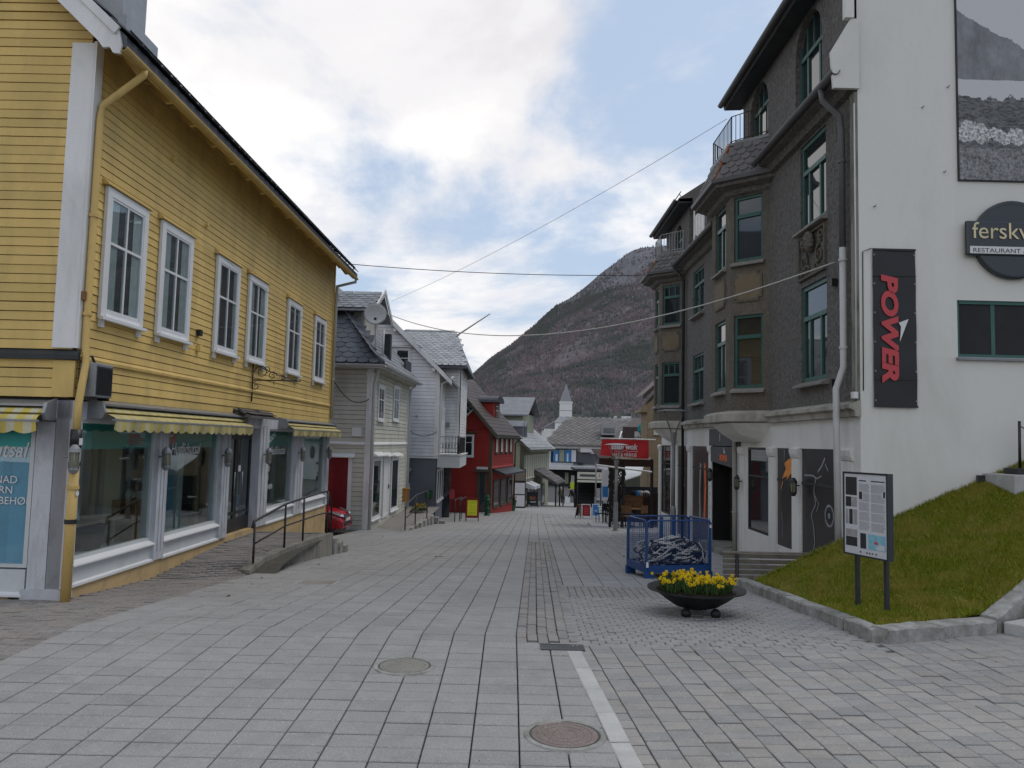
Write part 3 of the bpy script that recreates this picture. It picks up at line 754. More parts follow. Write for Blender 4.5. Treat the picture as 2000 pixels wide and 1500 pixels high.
for i in range(5):
    n0 = .02+i*.088; sof.sweep(FY, [(n0, Z_EV+(ov-n0)*RP-.075), (n0+.08, Z_EV+(ov-n0-.08)*RP-.075), (n0+.08, Z_EV+(ov-n0-.08)*RP-.06), (n0, Z_EV+(ov-n0)*RP-.06)], -.25, LY+.25).build('soffit_board', 'yellow_paint', yh); sof = MB()
for i in range(16):
    u = .35+i*(LY-.6)/15
    MB().prism([FY(u, .03, Z_EV+.40*RP-.07), FY(u, ov-.02, Z_EV-.05), FY(u, ov-.02, Z_EV-.11), FY(u, ov-.12, Z_EV-.12), FY(u, .12, Z_EV+.33*RP-.16), FY(u, .03, Z_EV+.40*RP-.2)], FY.u*.06).build('rafter_tail', 'yellow_paint', yh)
bx('fascia', 'yellow_paint', yh, FY, -vg, LY+vg, ov-.03, ov+.0, Z_EV-.12, Z_EV+.02)
gutter(yh, FY, -vg-.02, LY+vg+.05, ov+.07, Z_EV-.105, .055, 'yellow_pipe')
# snow guard on the eave
for zz in (.07, .12): tb('snow_guard', 'dark_metal', rf, [FY(-.2, ov+.06, Z_EV+.05+zz), FY(LY+.2, ov+.06, Z_EV+.05+zz)], .012, 6)
for i in range(14):
    u = .1+i*(LY-.2)/13; tb('snow_guard_bracket', 'dark_metal', rf, [FY(u, ov-.10, Z_EV+.2), FY(u, ov+.06, Z_EV+.18), FY(u, ov+.08, Z_EV+.02)], .012, 5)
# barge board of the gable facing the camera
m = MB(); pr = [(-.52, Z_EV-.10), (-.50, Z_EV-.2), (-.42, Z_EV-.19), (-.38, Z_EV-.12), (-.30, Z_EV-.13), (-.24, Z_EV-.05), (3.6, zr-.22), (3.6, zr+.10), (-.48, Z_EV+.08)]
m.prism([GYF(u, vg, z) for u, z in pr], GYF.n*.035).build('barge_board', 'white_paint', yh)
MB().prism([GYF(u, vg+.035, z) for u, z in [(-.44, Z_EV+.03), (3.6, zr+.03), (3.6, zr+.11), (-.50, Z_EV+.11)]], GYF.n*.03).build('barge_moulding', 'white_paint', yh)
MB().prism([GYF(u, vg-.10, z) for u, z in [(7.72, Z_EV-.10), (3.6, zr-.20), (3.6, zr+.08), (7.72, Z_EV+.06)]], GYF.n*.1).build('barge_board', 'white_paint', yh)
# sheet-clad chimney
c = FY(1.15, -1.15, 0); ch = bx('chimney', 'galvanised', rf, FY, 2.25, 2.95, -1.6, -.95, 7.4, 10.2)
bx('chimney_flashing', 'galvanised', rf, FY, 2.1, 3.1, -1.75, -.8, 7.4, 8.3); bx('chimney_cap', 'galvanised', rf, FY, 2.2, 3.0, -1.65, -.9, 10.2, 10.3)
# downpipe of the near corner: swan neck from the gutter, then to the ground
a0 = FY(.16, ov+.07, Z_EV-.14)
pipe(yh, [a0, a0+Vector((0, 0, -.06)), FY(.07, .09, 5.98), FY(.05, .08, 5.8), FY(.05, .08, 3.05), FY(.02, .12, 2.8), FY(-.10, .13, 2.3), FY(-.10, .13, 1.9)], .042, 'yellow_pipe', clips=[FY(.05, .08, 4.6), FY(.05, .08, 3.4)])
pipe(yh, [FY(-.10, .13, 1.95), FY(-.10, .13, .04)], .055, 'yellow_pipe', clips=[FY(-.10, .13, 1.35)])
pipe(yh, [FY(-.10, .13, 1.80), FY(-.10, .13, 2.02)], .062, 'black_iron', 'pipe_sleeve')
bx('pipe_sticker', 'print_white', yh, FY, -.13, -.07, .186, .1925, 1.84, 1.92)
MB().lathe(FY(-.10, .185, 1.28), [(.001, .006), (.03, .006), (.03, 0)], 14, FY.n).build('pipe_sticker', 'print_white', yh)
for z in (1.62, .96): MB().lathe(FY(-.10, .13, z), [(.055, -.025), (.066, -.025), (.066, .025), (.055, .025)], 14).build('pipe_band', 'black_iron', yh)
a0 = FY(LY+vg-.05, ov+.07, Z_EV-.14)
pipe(yh, [a0, a0+Vector((0, 0, -.08)), FY(LY-.03, .09, 6.2), FY(LY-.03, .08, 5.9), FY(LY-.03, .08, 2.5)], .04, 'pipe_beige', clips=[FY(LY-.03, .08, 5), FY(LY-.03, .08, 3.6)])
# ---- shop front on the street
ZB = .46                                                                     # underside of the glass
def U(px, py=960): return FY.hit(px, py)[0]
panes = [(.16, U(300)), (U(319), U(426)), (U(517), U(571)), (U(586), U(632))]
door = (U(441), U(499))
posts = [(-.02, .16), (panes[0][1], panes[1][0]), (panes[1][1], door[0]), (door[1], panes[2][0]), (panes[2][1], panes[3][0]), (panes[3][1], LY)]
for (a, b) in posts:
    p = bx('shop_post', 'worn_white', yh, FY, a, b, -.16, .05, .17, Z_SH)
    w = b-a
    for k in (.28, .62): bx('post_fillet', 'worn_white', p, FY, a+w*k, a+w*k+w*.1, .05, .064, .30, 2.2)
bx('shop_lintel', 'worn_white', yh, FY, -.02, LY, -.18, .02, 2.14, Z_SH)
for i, (a, b) in enumerate(panes):
    fm = MB(); t_ = .04
    fm.box(FY, a, a+t_, -.10, -.02, ZB, 2.14).box(FY, b-t_, b, -.10, -.02, ZB, 2.14).box(FY, a+t_, b-t_, -.10, -.02, ZB, ZB+t_).box(FY, a+t_, b-t_, -.10, -.02, 2.10, 2.14)
    w = fm.build('shop_window', 'panel_grey', yh)
    bx('pane', 'shop_glass', w, FY, a+t_, b-t_, -.066, -.058, ZB+t_, 2.10)
    bx('teal_band', 'teal_film', w, FY, a+t_, b-t_, -.070, -.0675, 1.78, 2.10)
    bx('stall_riser', 'panel_grey', yh, FY, a, b, -.06, .0, .17, ZB-.03)
    MB().sweep(FY, [(-.06, ZB-.04), (.06, ZB-.065), (.06, ZB-.045), (-.02, ZB+.0)], a-.01, b+.01).build('shop_sill', 'white_trim', yh)
    MB().sweep(FY, [(-.02, .205), (.045, .185), (.045, .155), (-.02, .155)], a-.03, b+.03).build('base_moulding', 'white_trim', yh)
bx('plinth', 'plinth_tan', yh, FY, .0, LY, -.12, .012, -.95, .165)
bx('plinth', 'plinth_tan', yh, GYF, .6, 7.2, -.12, -.0, -.25, .085)
# recessed glazed double door
dr = MB(); a, b = door; mid = (a+b)/2; q = -.12
for (x0, x1) in ((a, mid-.005), (mid+.005, b)):
    m = MB().box(FY, x0, x0+.07, q-.04, q, .08, 2.0).box(FY, x1-.07, x1, q-.04, q, .08, 2.0).box(FY, x0+.07, x1-.07, q-.04, q, .10, .42).box(FY, x0+.07, x1-.07, q-.04, q, 1.92, 2.0)
    d = m.build('door', 'dark_door', yh); bx('pane', 'shop_glass', d, FY, x0+.07, x1-.07, q-.024, q-.018, .42, 1.92)
    bx('mid_rail', 'dark_door', d, FY, x0+.02, x1-.02, q, q+.008, .50, .55)
    tb('handle', 'galvanised', d, [FY((x0+x1)/2+(.2 if x0 == a else -.2), q+.05, .85), FY((x0+x1)/2+(.2 if x0 == a else -.2), q+.05, 1.3)], .012, 6)
bx('door_transom', 'dark_door', yh, FY, a, b, q-.05, q+.01, 2.0, 2.14)
bx('door_notice', 'print_white', yh, FY, mid+.1, mid+.22, q+.001, q+.004, 1.30, 1.42)
bx('threshold', 'concrete', yh, FY, a, b, -.2, .06, .02, .08)
# interior seen through the glass
bx('shop_floor', 'interior_wood', yh, FY, .1, LY-.1, -4.2, -.17, -.02, .09)
bx('shop_rear_wall', 'interior_wall', yh, FY, .1, LY-.1, -4.3, -4.2, .09, Z_SH-.06); bx('shop_side_wall', 'interior_wall', yh, FY, LY-.12, LY-.05, -4.2, -.2, .09, Z_SH-.06); bx('partition', 'interior_wall', yh, FY, -.0, .06, -4.2, -2.2, .09, Z_SH-.06)
for (u, w, n, mt) in ((4.15, .22, -.55, 'curtain'), (4.5, .35, -.9, 'blue_blind'), (5.3, .14, -.7, 'interior_wood'), (3.1, .12, -1.3, 'curtain'), (9.9, .3, -.8, 'curtain'), (2.2, .1, -2.2, 'worn_white'), (7.1, .12, -2.6, 'worn_white')):
    bx('hanging_cloth', mt, yh, FY, u, u+w, n-.06, n, .12, 2.05)
for (a_, b_) in panes: bx('brightening_base', 'print_paper', yh, FY, a_+.02, b_-.02, -1.05, -.18, .092, ZB-.06)  # pale bases added behind the panes to brighten the dark shop windows
for (u_, w_, n_, mt_) in ((.5, 2.4, -2.0, 'curtain'), (3.2, .9, -1.5, 'cream_trim'), (4.0, 1.1, -1.7, 'curtain'), (7.9, 1.6, -1.4, 'curtain'), (10.2, 1.3, -1.3, 'cream_trim')): bx('brightening_panel', mt_, yh, FY, u_, u_+w_, n_-.04, n_, .1, 1.9)  # added pale panels, lighten the view through the glass
def shop_thing(name, label, cat, mb, mat, u, n, z): 
    o = mb.build(name, mat); return tag(o, label, cat, 'goods in the craft shop window')
t = thing('display_table', 'low dark table in the first big shop window', 'table', FY(1.6, -.9, .4))
bx('table_top', 'interior_wood', t, FY, .9, 2.3, -1.2, -.5, .74, .78)
for (u, n) in ((.98, -1.12), (2.2, -1.12), (.98, -.58), (2.2, -.58)): bx('leg', 'interior_wood', t, FY, u, u+.06, n-.06, n, .401, .74)
shop_thing('picture_card', 'white card leaning at the left end of the display table', 'card', MB().prism([FY(1.0, -.74, .78), FY(1.25, -.74, .78), FY(1.25, -.70, .92), FY(1.0, -.70, .92)], FY.n*.01), 'print_white', 0, 0, 0)
shop_thing('folded_cloth', 'pale upright folded textile on the display table', 'textile', MB().prism([FY(1.35, -.8, .78), FY(1.65, -.8, .78), FY(1.62, -.86, 1.04), FY(1.40, -.86, 1.04)], FY.n*.05), 'print_paper', 0, 0, 0)
shop_thing('yarn_ball', 'cream ball of yarn on top of the wicker bag', 'yarn', MB().ball(FY(2.55, -.55, 1.06), .085), 'cream_trim', 0, 0, 0)
shop_thing('yarn_ball', 'grey ball of yarn beside the cream one on the bag', 'yarn', MB().ball(FY(2.78, -.52, 1.04), .08), 'curtain', 0, 0, 0)
shop_thing('wicker_bag', 'brown bag filled with yarn on the shop window floor', 'bag', MB().prism([FY(2.45, -.42, .401), FY(2.95, -.42, .401), FY(3.05, -.42, .98), FY(2.38, -.42, 1.0)], FY.n*-.3), 'brown_wood', 0, 0, 0)
shop_thing('dark_basket', 'dark basket standing under the display table', 'basket', MB().lathe(FY(1.5, -.55, .401), [(.16, 0), (.22, .34), (.20, .34), (.15, .02)], 16), 'interior_dark', 0, 0, 0)
# hand lettering on the panes
wh = 'print_white'
for k, (px, s) in enumerate(((340, .26), (532, .26))):
    u, z = FY.hit(px, 888)
    text(yh, 'lettering', 'Husflidsutsal', wh, FY(u, -.052, z), FY.u, (0, 0, 1), s, .3, .001, sx=.80)
    for i, chh in enumerate('ODDA'):
        text(yh, 'lettering', chh, wh, FY(u-.16+.13*i, -.052, z+.21+.05*i), FY.u+Vector((0, 0, .3)), Vector((0, 0, 1))-FY.u*.3, .17, 0, .001)
for i, s in enumerate(('BUNAD', 'GARN', 'TILBEHØR')):
    u, z = FY.hit(515, 922+18*i); text(yh, 'lettering', s, wh, FY(u+.03, -.052, z), FY.u, (0, 0, 1), .15, 0, .001)
# awnings: rolled cloth with scalloped valance under a sheet hood
def awn(fr, u0, u1, mat, out=.34, z=2.30, ncap=2):
    a = MB().sweep(fr, [(.0, z+.10), (out*.55, z+.045), (out*.55, z+.02), (.0, z+.06)], u0-.04, u1+.04).build('awning_hood', 'galvanised', yh)
    P = [(.04, z+.02), (.16, z-.01), (.22, z-.055), (.16, z-.075), (.26, z-.085), (out, z-.125), (out+.01, z-.15)]
    m = MB(); N = 2; V = []
    for (n, zz) in P: V += [fr(u0, n, zz), fr(u1, n, zz)]
    m.add(V, [(2*i, 2*i+1, 2*i+3, 2*i+2) for i in range(len(P)-1)])
    c = m.build('awning_cloth', mat, yh)
    bx('awning_bar', 'grey_metal', c, fr, u0-.01, u1+.01, out-.03, out+.015, z-.165, z-.14)
    m = MB(); K = max(6, round((u1-u0)/.26)); w = (u1-u0)/K; top = [(out+.012, z-.165)]
    for i in range(K):
        V = []; n_ = 8
        for j in range(n_+1):
            u = u0+w*(i+j/n_); d = .10+.035*math.sin(math.pi*j/n_); b = .018*math.sin(2*math.pi*(i+j/n_)*.37)
            V += [fr(u, out+.012, z-.160), fr(u, out+.012+b-.02, z-.165-d)]
        m.add(V, [(2*j, 2*j+1, 2*j+3, 2*j+2) for j in range(n_)])
    m.build('valance', mat, c, smooth=True)
    for (x, s_) in ((u0-.05, 1), (u1+.01, 1)):
        MB().prism([fr(x, .0, z+.12), fr(x, .20, z+.06), fr(x, .24, z-.06), fr(x, .20, z-.14), fr(x, .0, z-.14)], fr.u*.04).build('awning_bracket', 'galvanised', c)
    return c
awn(FY, .34, U(458, 850), 'awning_cloth'); awn(FY, U(543, 845), LY+.05, 'awning_cloth')
awn(GYF, .22, 3.6, 'awning_cloth_side', .30, 2.26)
# small slate canopy above the door
m = MB().prism([FY(door[0]+.1, 0, 2.50), FY(door[0]+.1, .36, 2.36), FY(door[0]+.1, .36, 2.32), FY(door[0]+.1, 0, 2.36)], FY.u*(door[1]-door[0])); cn = m.build('door_canopy', 'slate_warm', yh)
slates(cn, FY(door[0]+.2, .36, 2.365), FY.u, FY.n*-1+Vector((0, 0, .39)), .19, .12, 'slate_warm', None, 2, 8, 'scale')
# gable-side shop window: blue blinds behind lettering
bx('shop_post', 'worn_white', yh, GYF, .0, .16, -.2, .02, .14, Z_SH); bx('shop_post', 'worn_white', yh, GYF, .18, .40, -.2, .0, .14, Z_SH)
bx('post_foot', 'worn_white', yh, GYF, -.03, .44, -.2, .045, .03, .16); bx('shop_lintel', 'worn_white', yh, GYF, .0, 7.2, -.18, .0, 2.1, Z_SH)
fm = MB().box(GYF, .42, .47, -.1, -.02, .40, 2.1).box(GYF, 2.6, 2.65, -.1, -.02, .40, 2.1).box(GYF, .47, 2.6, -.1, -.02, .40, .44).box(GYF, .47, 2.6, -.1, -.02, 2.06, 2.1)
w = fm.build('shop_window', 'panel_grey', yh); bx('pane', 'glass', w, GYF, .47, 2.6, -.062, -.055, .44, 2.06); bx('teal_band', 'teal_film', w, GYF, .47, 2.6, -.054, -.053, 1.80, 2.06)
for i in range(19): 
    MB().prism([GYF(.47+i*.112, -.085, .44), GYF(.47+(i+1)*.112+.004, -.070, .44), GYF(.47+(i+1)*.112+.004, -.070, 1.81), GYF(.47+i*.112, -.085, 1.81)], GYF.n*.004).build('blind_slat', 'blue_blind', w)
bx('stall_riser', 'panel_grey', yh, GYF, .42, 7.2, -.06, -.0, .10, .38); MB().sweep(GYF, [(-.02, .135), (.05, .10), (.05, .075), (-.02, .075)], .42, 7.2).build('base_moulding', 'white_trim', yh)
bx('wall_lower', 'worn_white', yh, GYF, 2.65, 7.2, -.2, -.01, .38, 2.1)
for s, px, py, sz, shr in (('Husflidsutsal', 52, 893, .26, .25), ('BUNAD', 34, 944, .125, 0), ('GARN', 25, 964, .125, 0), ('TILBEHØR', 62, 986, .125, 0)):
    u, z = GYF.hit(px, py, -.05); text(yh, 'lettering', s, wh, GYF(u, -.05, z), -GYF.u, (0, 0, 1), sz, shr, .001, 'RIGHT', sx=.85 if shr else 1)
# small fittings on the boards
for (px, py) in ((400, 440), (522, 458), (335, 310)): u, z = FY.hit(px, py); MB().lathe(FY(u, .02, z), [(.001, .05), (.03, .05), (.035, 0)], 10, FY.n).build('wall_insulator', 'yellow_paint', yh)
for (px, py, m_) in ((384, 650, 'black_iron'), (384, 680, 'yellow_paint'), (157, 578, 'brown_wood')): u, z = FY.hit(px, py); bx('wall_box', m_, yh, FY, u-.05, u+.05, .015, .08, z-.05, z+.05)
for px in (474, 506): 
    u, z = FY.hit(px, 806, .2); tb('spot_arm', 'black_iron', yh, [FY(u, .02, z+.02), FY(u, .2, z+.05)], .012, 6); MB().lathe(FY(u, .2, z), [(.001, .07), (.04, .06), (.055, -.05), (.0, -.04)], 12, FY.n-Vector((0, 0, .6))).build('spotlight', 'black_iron', yh)
# wall lanterns along the shop front
for i, (px, py, nm) in enumerate(((136, 892, 'by the yellow downpipe'), (318, 892, 'between the two large shop windows'), (440, 890, 'left of the shop door'), (520, 888, 'right of the shop door'), (587, 885, 'before the last shop window'), (640, 882, 'at the far corner of the yellow house'))):
    u, z = FY.hit(px, py, .12); lantern(FY(u, .06, z), FY, 'small caged grey lantern '+nm, .95, 'lanterns along the craft shop', 'grey_metal')
# air conditioner on the near corner
ac = thing('air_conditioner', 'weathered grey air conditioner box above the striped awning', 'air conditioner', FY(.4, .2, 2.45))
u0, u1 = FY.hit(147, 740, .42)[0], FY.hit(211, 740, .1)[0]; u0, u1 = .03, .42
bx('case', 'grey_metal', ac, FY, u0, u1, .04, .24, 2.41, 2.82, bevel=.015)
bx('grille_frame', 'dark_metal', ac, FY, u0+.02, u1-.03, .24, .248, 2.44, 2.78)
for i in range(13): bx('fin', 'black_iron', ac, FY, u0+.03, u1-.04, .249, .256, 2.45+.025*i, 2.46+.025*i)
for x in (u0+.04, u1-.08): bx('bracket', 'black_iron', ac, FY, x, x+.04, .03, .23, 2.375, 2.408)
tb('hose', 'black_iron', ac, [FY(.06, .05, 2.80), FY(.08, .08, 2.89), FY(.14, .12, 2.90), FY(.18, .14, 2.81)], .016, 7)
# wrought iron sign bracket
u, z = FY.hit(490, 742); sb = thing('sign_bracket', 'black wrought iron scroll bracket sticking out of the yellow wall', 'sign bracket', FY(u, .02, z))
tb('wall_bar', 'black_iron', sb, [FY(u, .035, z-.42), FY(u, .035, z+.42)], .013, 6)
tb('arm', 'black_iron', sb, [FY(u, .04, z), FY(u, .98, z)], .013, 6)
def spiral(c, r, turns, a0, sgn):
    P = []
    for i in range(26):
        t_ = i/25; a = a0+sgn*turns*2*math.pi*t_; rr = r*(1-.82*t_); P.append(FY(u, c[0]+rr*math.cos(a), c[1]+rr*math.sin(a)))
    return P
for (c, r, tn, a0, sg) in (((.20, z+.16), .14, 1.5, math.pi, -1), ((.42, z+.09), .09, 1.4, 0, 1), ((.62, z+.06), .06, 1.3, math.pi, -1), ((.10, z-.12), .09, 1.3, math.pi/2, 1), ((.30, z+.22), .07, 1.2, -math.pi/2, 1)):
    tb('scroll', 'black_iron', sb, spiral(c, r, tn, a0, sg), .008, 5)
tb('brace', 'black_iron', sb, [FY(u, .04, z+.34), FY(u, .25, z+.22), FY(u, .55, z+.10), FY(u, .9, z+.01)], .009, 5)
for n in (.45, .85): tb('hook', 'black_iron', sb, [FY(u, n, z), FY(u, n, z-.06), FY(u, n+.02, z-.08)], .007, 5)

# ================================================================ ramp with retaining wall and handrail
rp = sheet('ramp', 'sand_joint', [-5.2, -4.8, -4.4, -4.0, -3.6], [12.0, 12.6, 13.0, 13.5, 15.6], lambda x, y: surf(x, y)-.04)
L = []; y = 12.45; r = 0
while y < 15.6:
    x = -5.13+(.1 if r % 2 else 0)
    while x < ramp_edge(y)-.12:
        L.append(lay(x, y, surf(x, y), tilt=.012, jz=.003, slope=0)); x += .2
    y += .1; r += 1
V, F = slab_mesh(.2, .1, .008, .008); pieces(rp, 'clinker', V, F, L, 'clinker_brown', 300, 'far_clinkers')
rw = thing('retaining_wall', 'stained low concrete wall edging the shop ramp', 'wall', (-3.8, 14, gz(14)))
def wz(y): return max(gz(y)+.02, ramp_z(y)*min(1, max(0, (y-12.0)/.5))+gz(y)*(1-min(1, max(0, (y-12.0)/.5))))
prev = None; ys = [12.1, 12.5, 12.9, 13.4, 14.1, 14.9, 15.6]
for a, b in zip(ys, ys[1:]):
    P = []
    for y in (a, b):
        x = ramp_edge(y); P += [(x-.14, y, gz(y)-.1), (x+.05, y, gz(y)-.1), (x+.03, y, wz(y)+.03), (x-.14, y, wz(y)+.03)]
    MB().add(P, [(0, 1, 2, 3), (4, 7, 6, 5), (0, 4, 5, 1), (1, 5, 6, 2), (2, 6, 7, 3), (3, 7, 4, 0)]).build('wall_section', 'concrete', rw)
MB().prism([(-5.1, 15.6, gz(15.6)-.1), (ramp_edge(15.6)+.02, 15.6, gz(15.6)-.1), (ramp_edge(15.6)+.02, 15.6, .07), (-5.1, 15.6, .07)], (0, .16, 0)).build('end_wall', 'concrete', rw)
for i in range(3): bx('step', 'granite', rw, W, -4.6, -3.50+.05*i, 15.76+.26*i, 16.03+.26*i, gz(16)-.1, -.04-.11*i, bevel=.015)
hr = thing('handrail', 'black tubular steel handrail on the shop ramp wall', 'handrail', (-3.95, 12.5, gz(12.5)))
def hp(px, py, y): return at(px, py, y)
E_ = [(y, Vector((ramp_edge(y)-.04, y, wz(y)))) for y in (12.35, 13.5, 14.3, 15.0, 15.5)]
top = [E_[0][1]+Vector((0, 0, .70)), E_[1][1]+Vector((0, 0, .78)), E_[3][1]+Vector((0, 0, .86)), E_[4][1]+Vector((-.02, .0, .86)), E_[4][1]+Vector((.02, .25, .62)), E_[4][1]+Vector((.02, .28, -.45))]
tb('top_rail', 'black_iron', hr, [top[0]+Vector((-.005, -.10, -.10)), top[0]+Vector((0, -.05, .0))]+top[1:], .021, 8)
tb('mid_rail', 'black_iron', hr, [E_[0][1]+Vector((0, -.0, .34)), E_[1][1]+Vector((0, 0, .40)), E_[3][1]+Vector((0, 0, .44)), E_[4][1]+Vector((0, 0, .44)), E_[4][1]+Vector((.02, .27, .2))], .015, 8)
for i in (0, 1, 2, 4): tb('post', 'black_iron', hr, [E_[i][1]+Vector((0, 0, -.1)), E_[i][1]+Vector((0, 0, (.66, .78, .82, 0, .86)[i]))], .019, 8)
# ================================================================ red car parked in the gap behind the yellow house
def make_car():
    t = thing('parked_car', 'red hatchback nosing out beside the yellow house, front end showing', 'car', (-6.6, 23.15, gz(23)))
    zg = gz(23)-.04; x1 = -4.80; yc = 23.15
    prof = [(0, .30, .30), (.06, .55, .52), (.25, .66, .66), (.9, .80, .76), (1.45, .93, .78), (2.05, 1.36, .66), (2.6, 1.46, .63), (3.3, 1.42, .62), (3.9, 1.15, .66), (4.05, .75, .70), (4.08, .4, .6)]
    m = MB(); rings = []
    for (d, h, hw) in prof:
        b = len(m.v); w = .86 if .3 < d < 3.9 else (.74 if d > .05 else .66)
        for (yy, zz) in ((-w*.96, .22), (-w, .42), (-w, min(h, .74)), (-min(w*.98, hw), max(min(h-.04, h), .5) if h > .55 else h), (-hw*.6, h+.015), (0, h+.03), (hw*.6, h+.015), (min(w*.98, hw), max(min(h-.04, h), .5) if h > .55 else h), (w, min(h, .74)), (w, .42), (w*.96, .22)):
            m.v.append(Vector((x1-d, yc+yy, zg+zz)))
        rings.append(b)
    for a, b in zip(rings, rings[1:]):
        for j in range(10): m.f.append((a+j, a+j+1, b+j+1, b+j))
    m.f += [tuple(rings[0]+j for j in range(11)), tuple(rings[-1]+j for j in range(11))[::-1]]
    body = m.build('body', 'car_red', t, smooth=True)
    s = body.modifiers.new('s', 'SUBSURF'); s.levels = 2; s.render_levels = 2
    f = lambda u, n, z: Vector((x1-u, yc+n, zg+z))
    for (a, b, c, d) in ((-.012, .3, .30, .40),): bx('lower_grille', 'black_iron', t, f, -.010, .05, -.45, .45, .26, .38, bevel=.02)
    bx('grille', 'black_iron', t, f, -.012, .08, -.40, .40, .50, .57, bevel=.015); bx('grille_bar', 'chrome', t, f, -.02, .06, -.40, .40, .525, .545)
    bx('number_plate', 'print_white', t, f, -.02, .02, -.26, .26, .40, .48)
    for s_ in (-1, 1):
        m = MB().prism([f(.02, s_*.44, .52), f(.10, s_*.70, .56), f(.42, s_*.80, .68), f(.40, s_*.62, .705), f(.08, s_*.46, .60)], (.02, s_*.035, .025))
        h = m.build('headlight', 'chrome', t, smooth=False)
        MB().ball(f(.16, s_*.60, .60), .055).build('lens', 'glass', h)
        MB().ball(f(.04, s_*.60, .33), .05).build('fog_lamp', 'chrome', t)
        for d in (.75, 3.35):
            c = f(d, s_*.84, .30); w = MB().lathe(c-Vector((0, .09, 0)), [(.19, 0), (.30, .01), (.31, .05), (.31, .13), (.30, .17), (.19, .18)], 24, (0, 1, 0)).build('wheel', 'tyre', t, smooth=True)
            MB().lathe(c-Vector((0, .09, 0)), [(.005, .02), (.19, .015), (.19, .165), (.005, .16)], 18, (0, 1, 0)).build('rim', 'galvanised', w)
            MB().lathe(c-Vector((0, .03*s_, 0))-Vector((0, .05, 0)), [(.33, .0), (.355, .0), (.355, .10), (.33, .10)], 24, (0, 1, 0)).build('wheel_arch', 'black_iron', t)
    MB().add([f(1.5, -.66, .95), f(1.5, .66, .95), f(2.02, .58, 1.36), f(2.02, -.58, 1.36)], [(0, 1, 2, 3)]).build('windscreen', 'dark_glass', t)
    for s_ in (-1, 1): bx('mirror', 'car_red', t, f, 1.55, 1.7, s_*.88-.08, s_*.88+.08, .95, 1.08, bevel=.03)
make_car()

# ================================================================ pale green house, hipped slate roof
FG = Frame((-4.55, 24.84), (.03, 1)); GG = Frame((-4.55, 24.84), (-1, 0)); GG.u = -FG.n; GG.n = -FG.u
LG = FG.hit(793, 900)[0]; zg0 = -1.0; ZE = FG.hit(722, 712)[1]
gh = thing('pale_green_house', 'pale grey-green weatherboard house with hipped fish-scale slate roof', 'house', FG(0, 0, zg0))
bx('wall_core', 'board_gap_shade', gh, FG, .02, LG-.02, -6.5, -.03, zg0-.6, ZE)
zb = FG.hit(722, 868)[1]
doorG = [FG.hit(a, 960)[0] for a in (723, 740, 748, 757, 762, 775)]
boards(gh, FG, .1, LG-.1, zb+.06, ZE, .15, 'pale_green_paint', gap=.011); boards(gh, FG, .1, LG-.1, -1.25, zb, .15, 'pale_green_paint', gap=.011)
boards(gh, GG, .1, 6.4, zb+.06, ZE, .15, 'pale_green_paint', gap=.011); boards(gh, GG, .1, 6.4, -1.25, zb, .15, 'pale_green_paint', gap=.011)
for f in (FG, GG): MB().sweep(f, [(0, zb-.02), (.06, zb-.02), (.06, zb+.02), (0, zb+.09)], -.03, LG if f is FG else 6.4).build('belt_moulding', 'white_paint', gh)
for f, a, b in ((FG, -.04, .14), (GG, -.04, .14), (FG, LG-.16, LG)): 
    bx('corner_board', 'white_paint', gh, f, a, b, .0, .05, -1.2, ZE-.02); bx('corner_capital', 'white_paint', gh, f, a-.03, b+.03, .0, .085, ZE-.3, ZE-.24)
pipe(gh, [FG(-.25, .3, ZE+.1), FG(-.22, .28, ZE-.1), FG(-.02, .11, ZE-.55), FG(-.02, .1, ZE-.8), FG(-.02, .1, -.98)], .05, 'pipe_white', clips=[FG(-.02, .1, 2), FG(-.02, .1, .4)])
pipe(gh, [FG(LG+.1, .3, ZE+.05), FG(LG+.05, .25, ZE-.15), FG(LG-.06, .11, ZE-.3), FG(LG-.06, .1, -1.1)], .045, 'pipe_white')
for (a, b) in ((737, 749), (767, 778)):
    u0, u1 = FG.hit(a, 780)[0], FG.hit(b, 790)[0]; w = max(1.0, u1-u0); window(gh, FG, u0, u0+w, FG.hit(a, 823)[1], FG.hit(a, 750)[1], .018, 'white_trim', .10, (.5,), (.62,), curtain=.2)
# tall shop openings with little hoods
for i, (a, b, mt) in enumerate(((724, 741, 'dark_glass'), (746, 757, 'white_trim'), (761, 775, 'dark_glass'))):
    u0, u1 = FG.hit(a, 960)[0], FG.hit(b, 960)[0]; z1 = FG.hit(a, 893)[1]; z0 = -.72 if i != 1 else -.80
    w = window(gh, FG, u0, u1, z0, z1, .018, 'white_trim', .11, (), (), pane=mt, sill=(i != 1))
    MB().sweep(FG, [(.02, z1+.16), (.22, z1+.05), (.22, z1+.02), (.02, z1+.02)], u0-.06, u1+.06).build('door_hood', 'white_paint', gh)
    if i == 1: bx('handle', 'black_iron', w, FG, u1-.22, u1-.18, .06, .09, .2, .35)
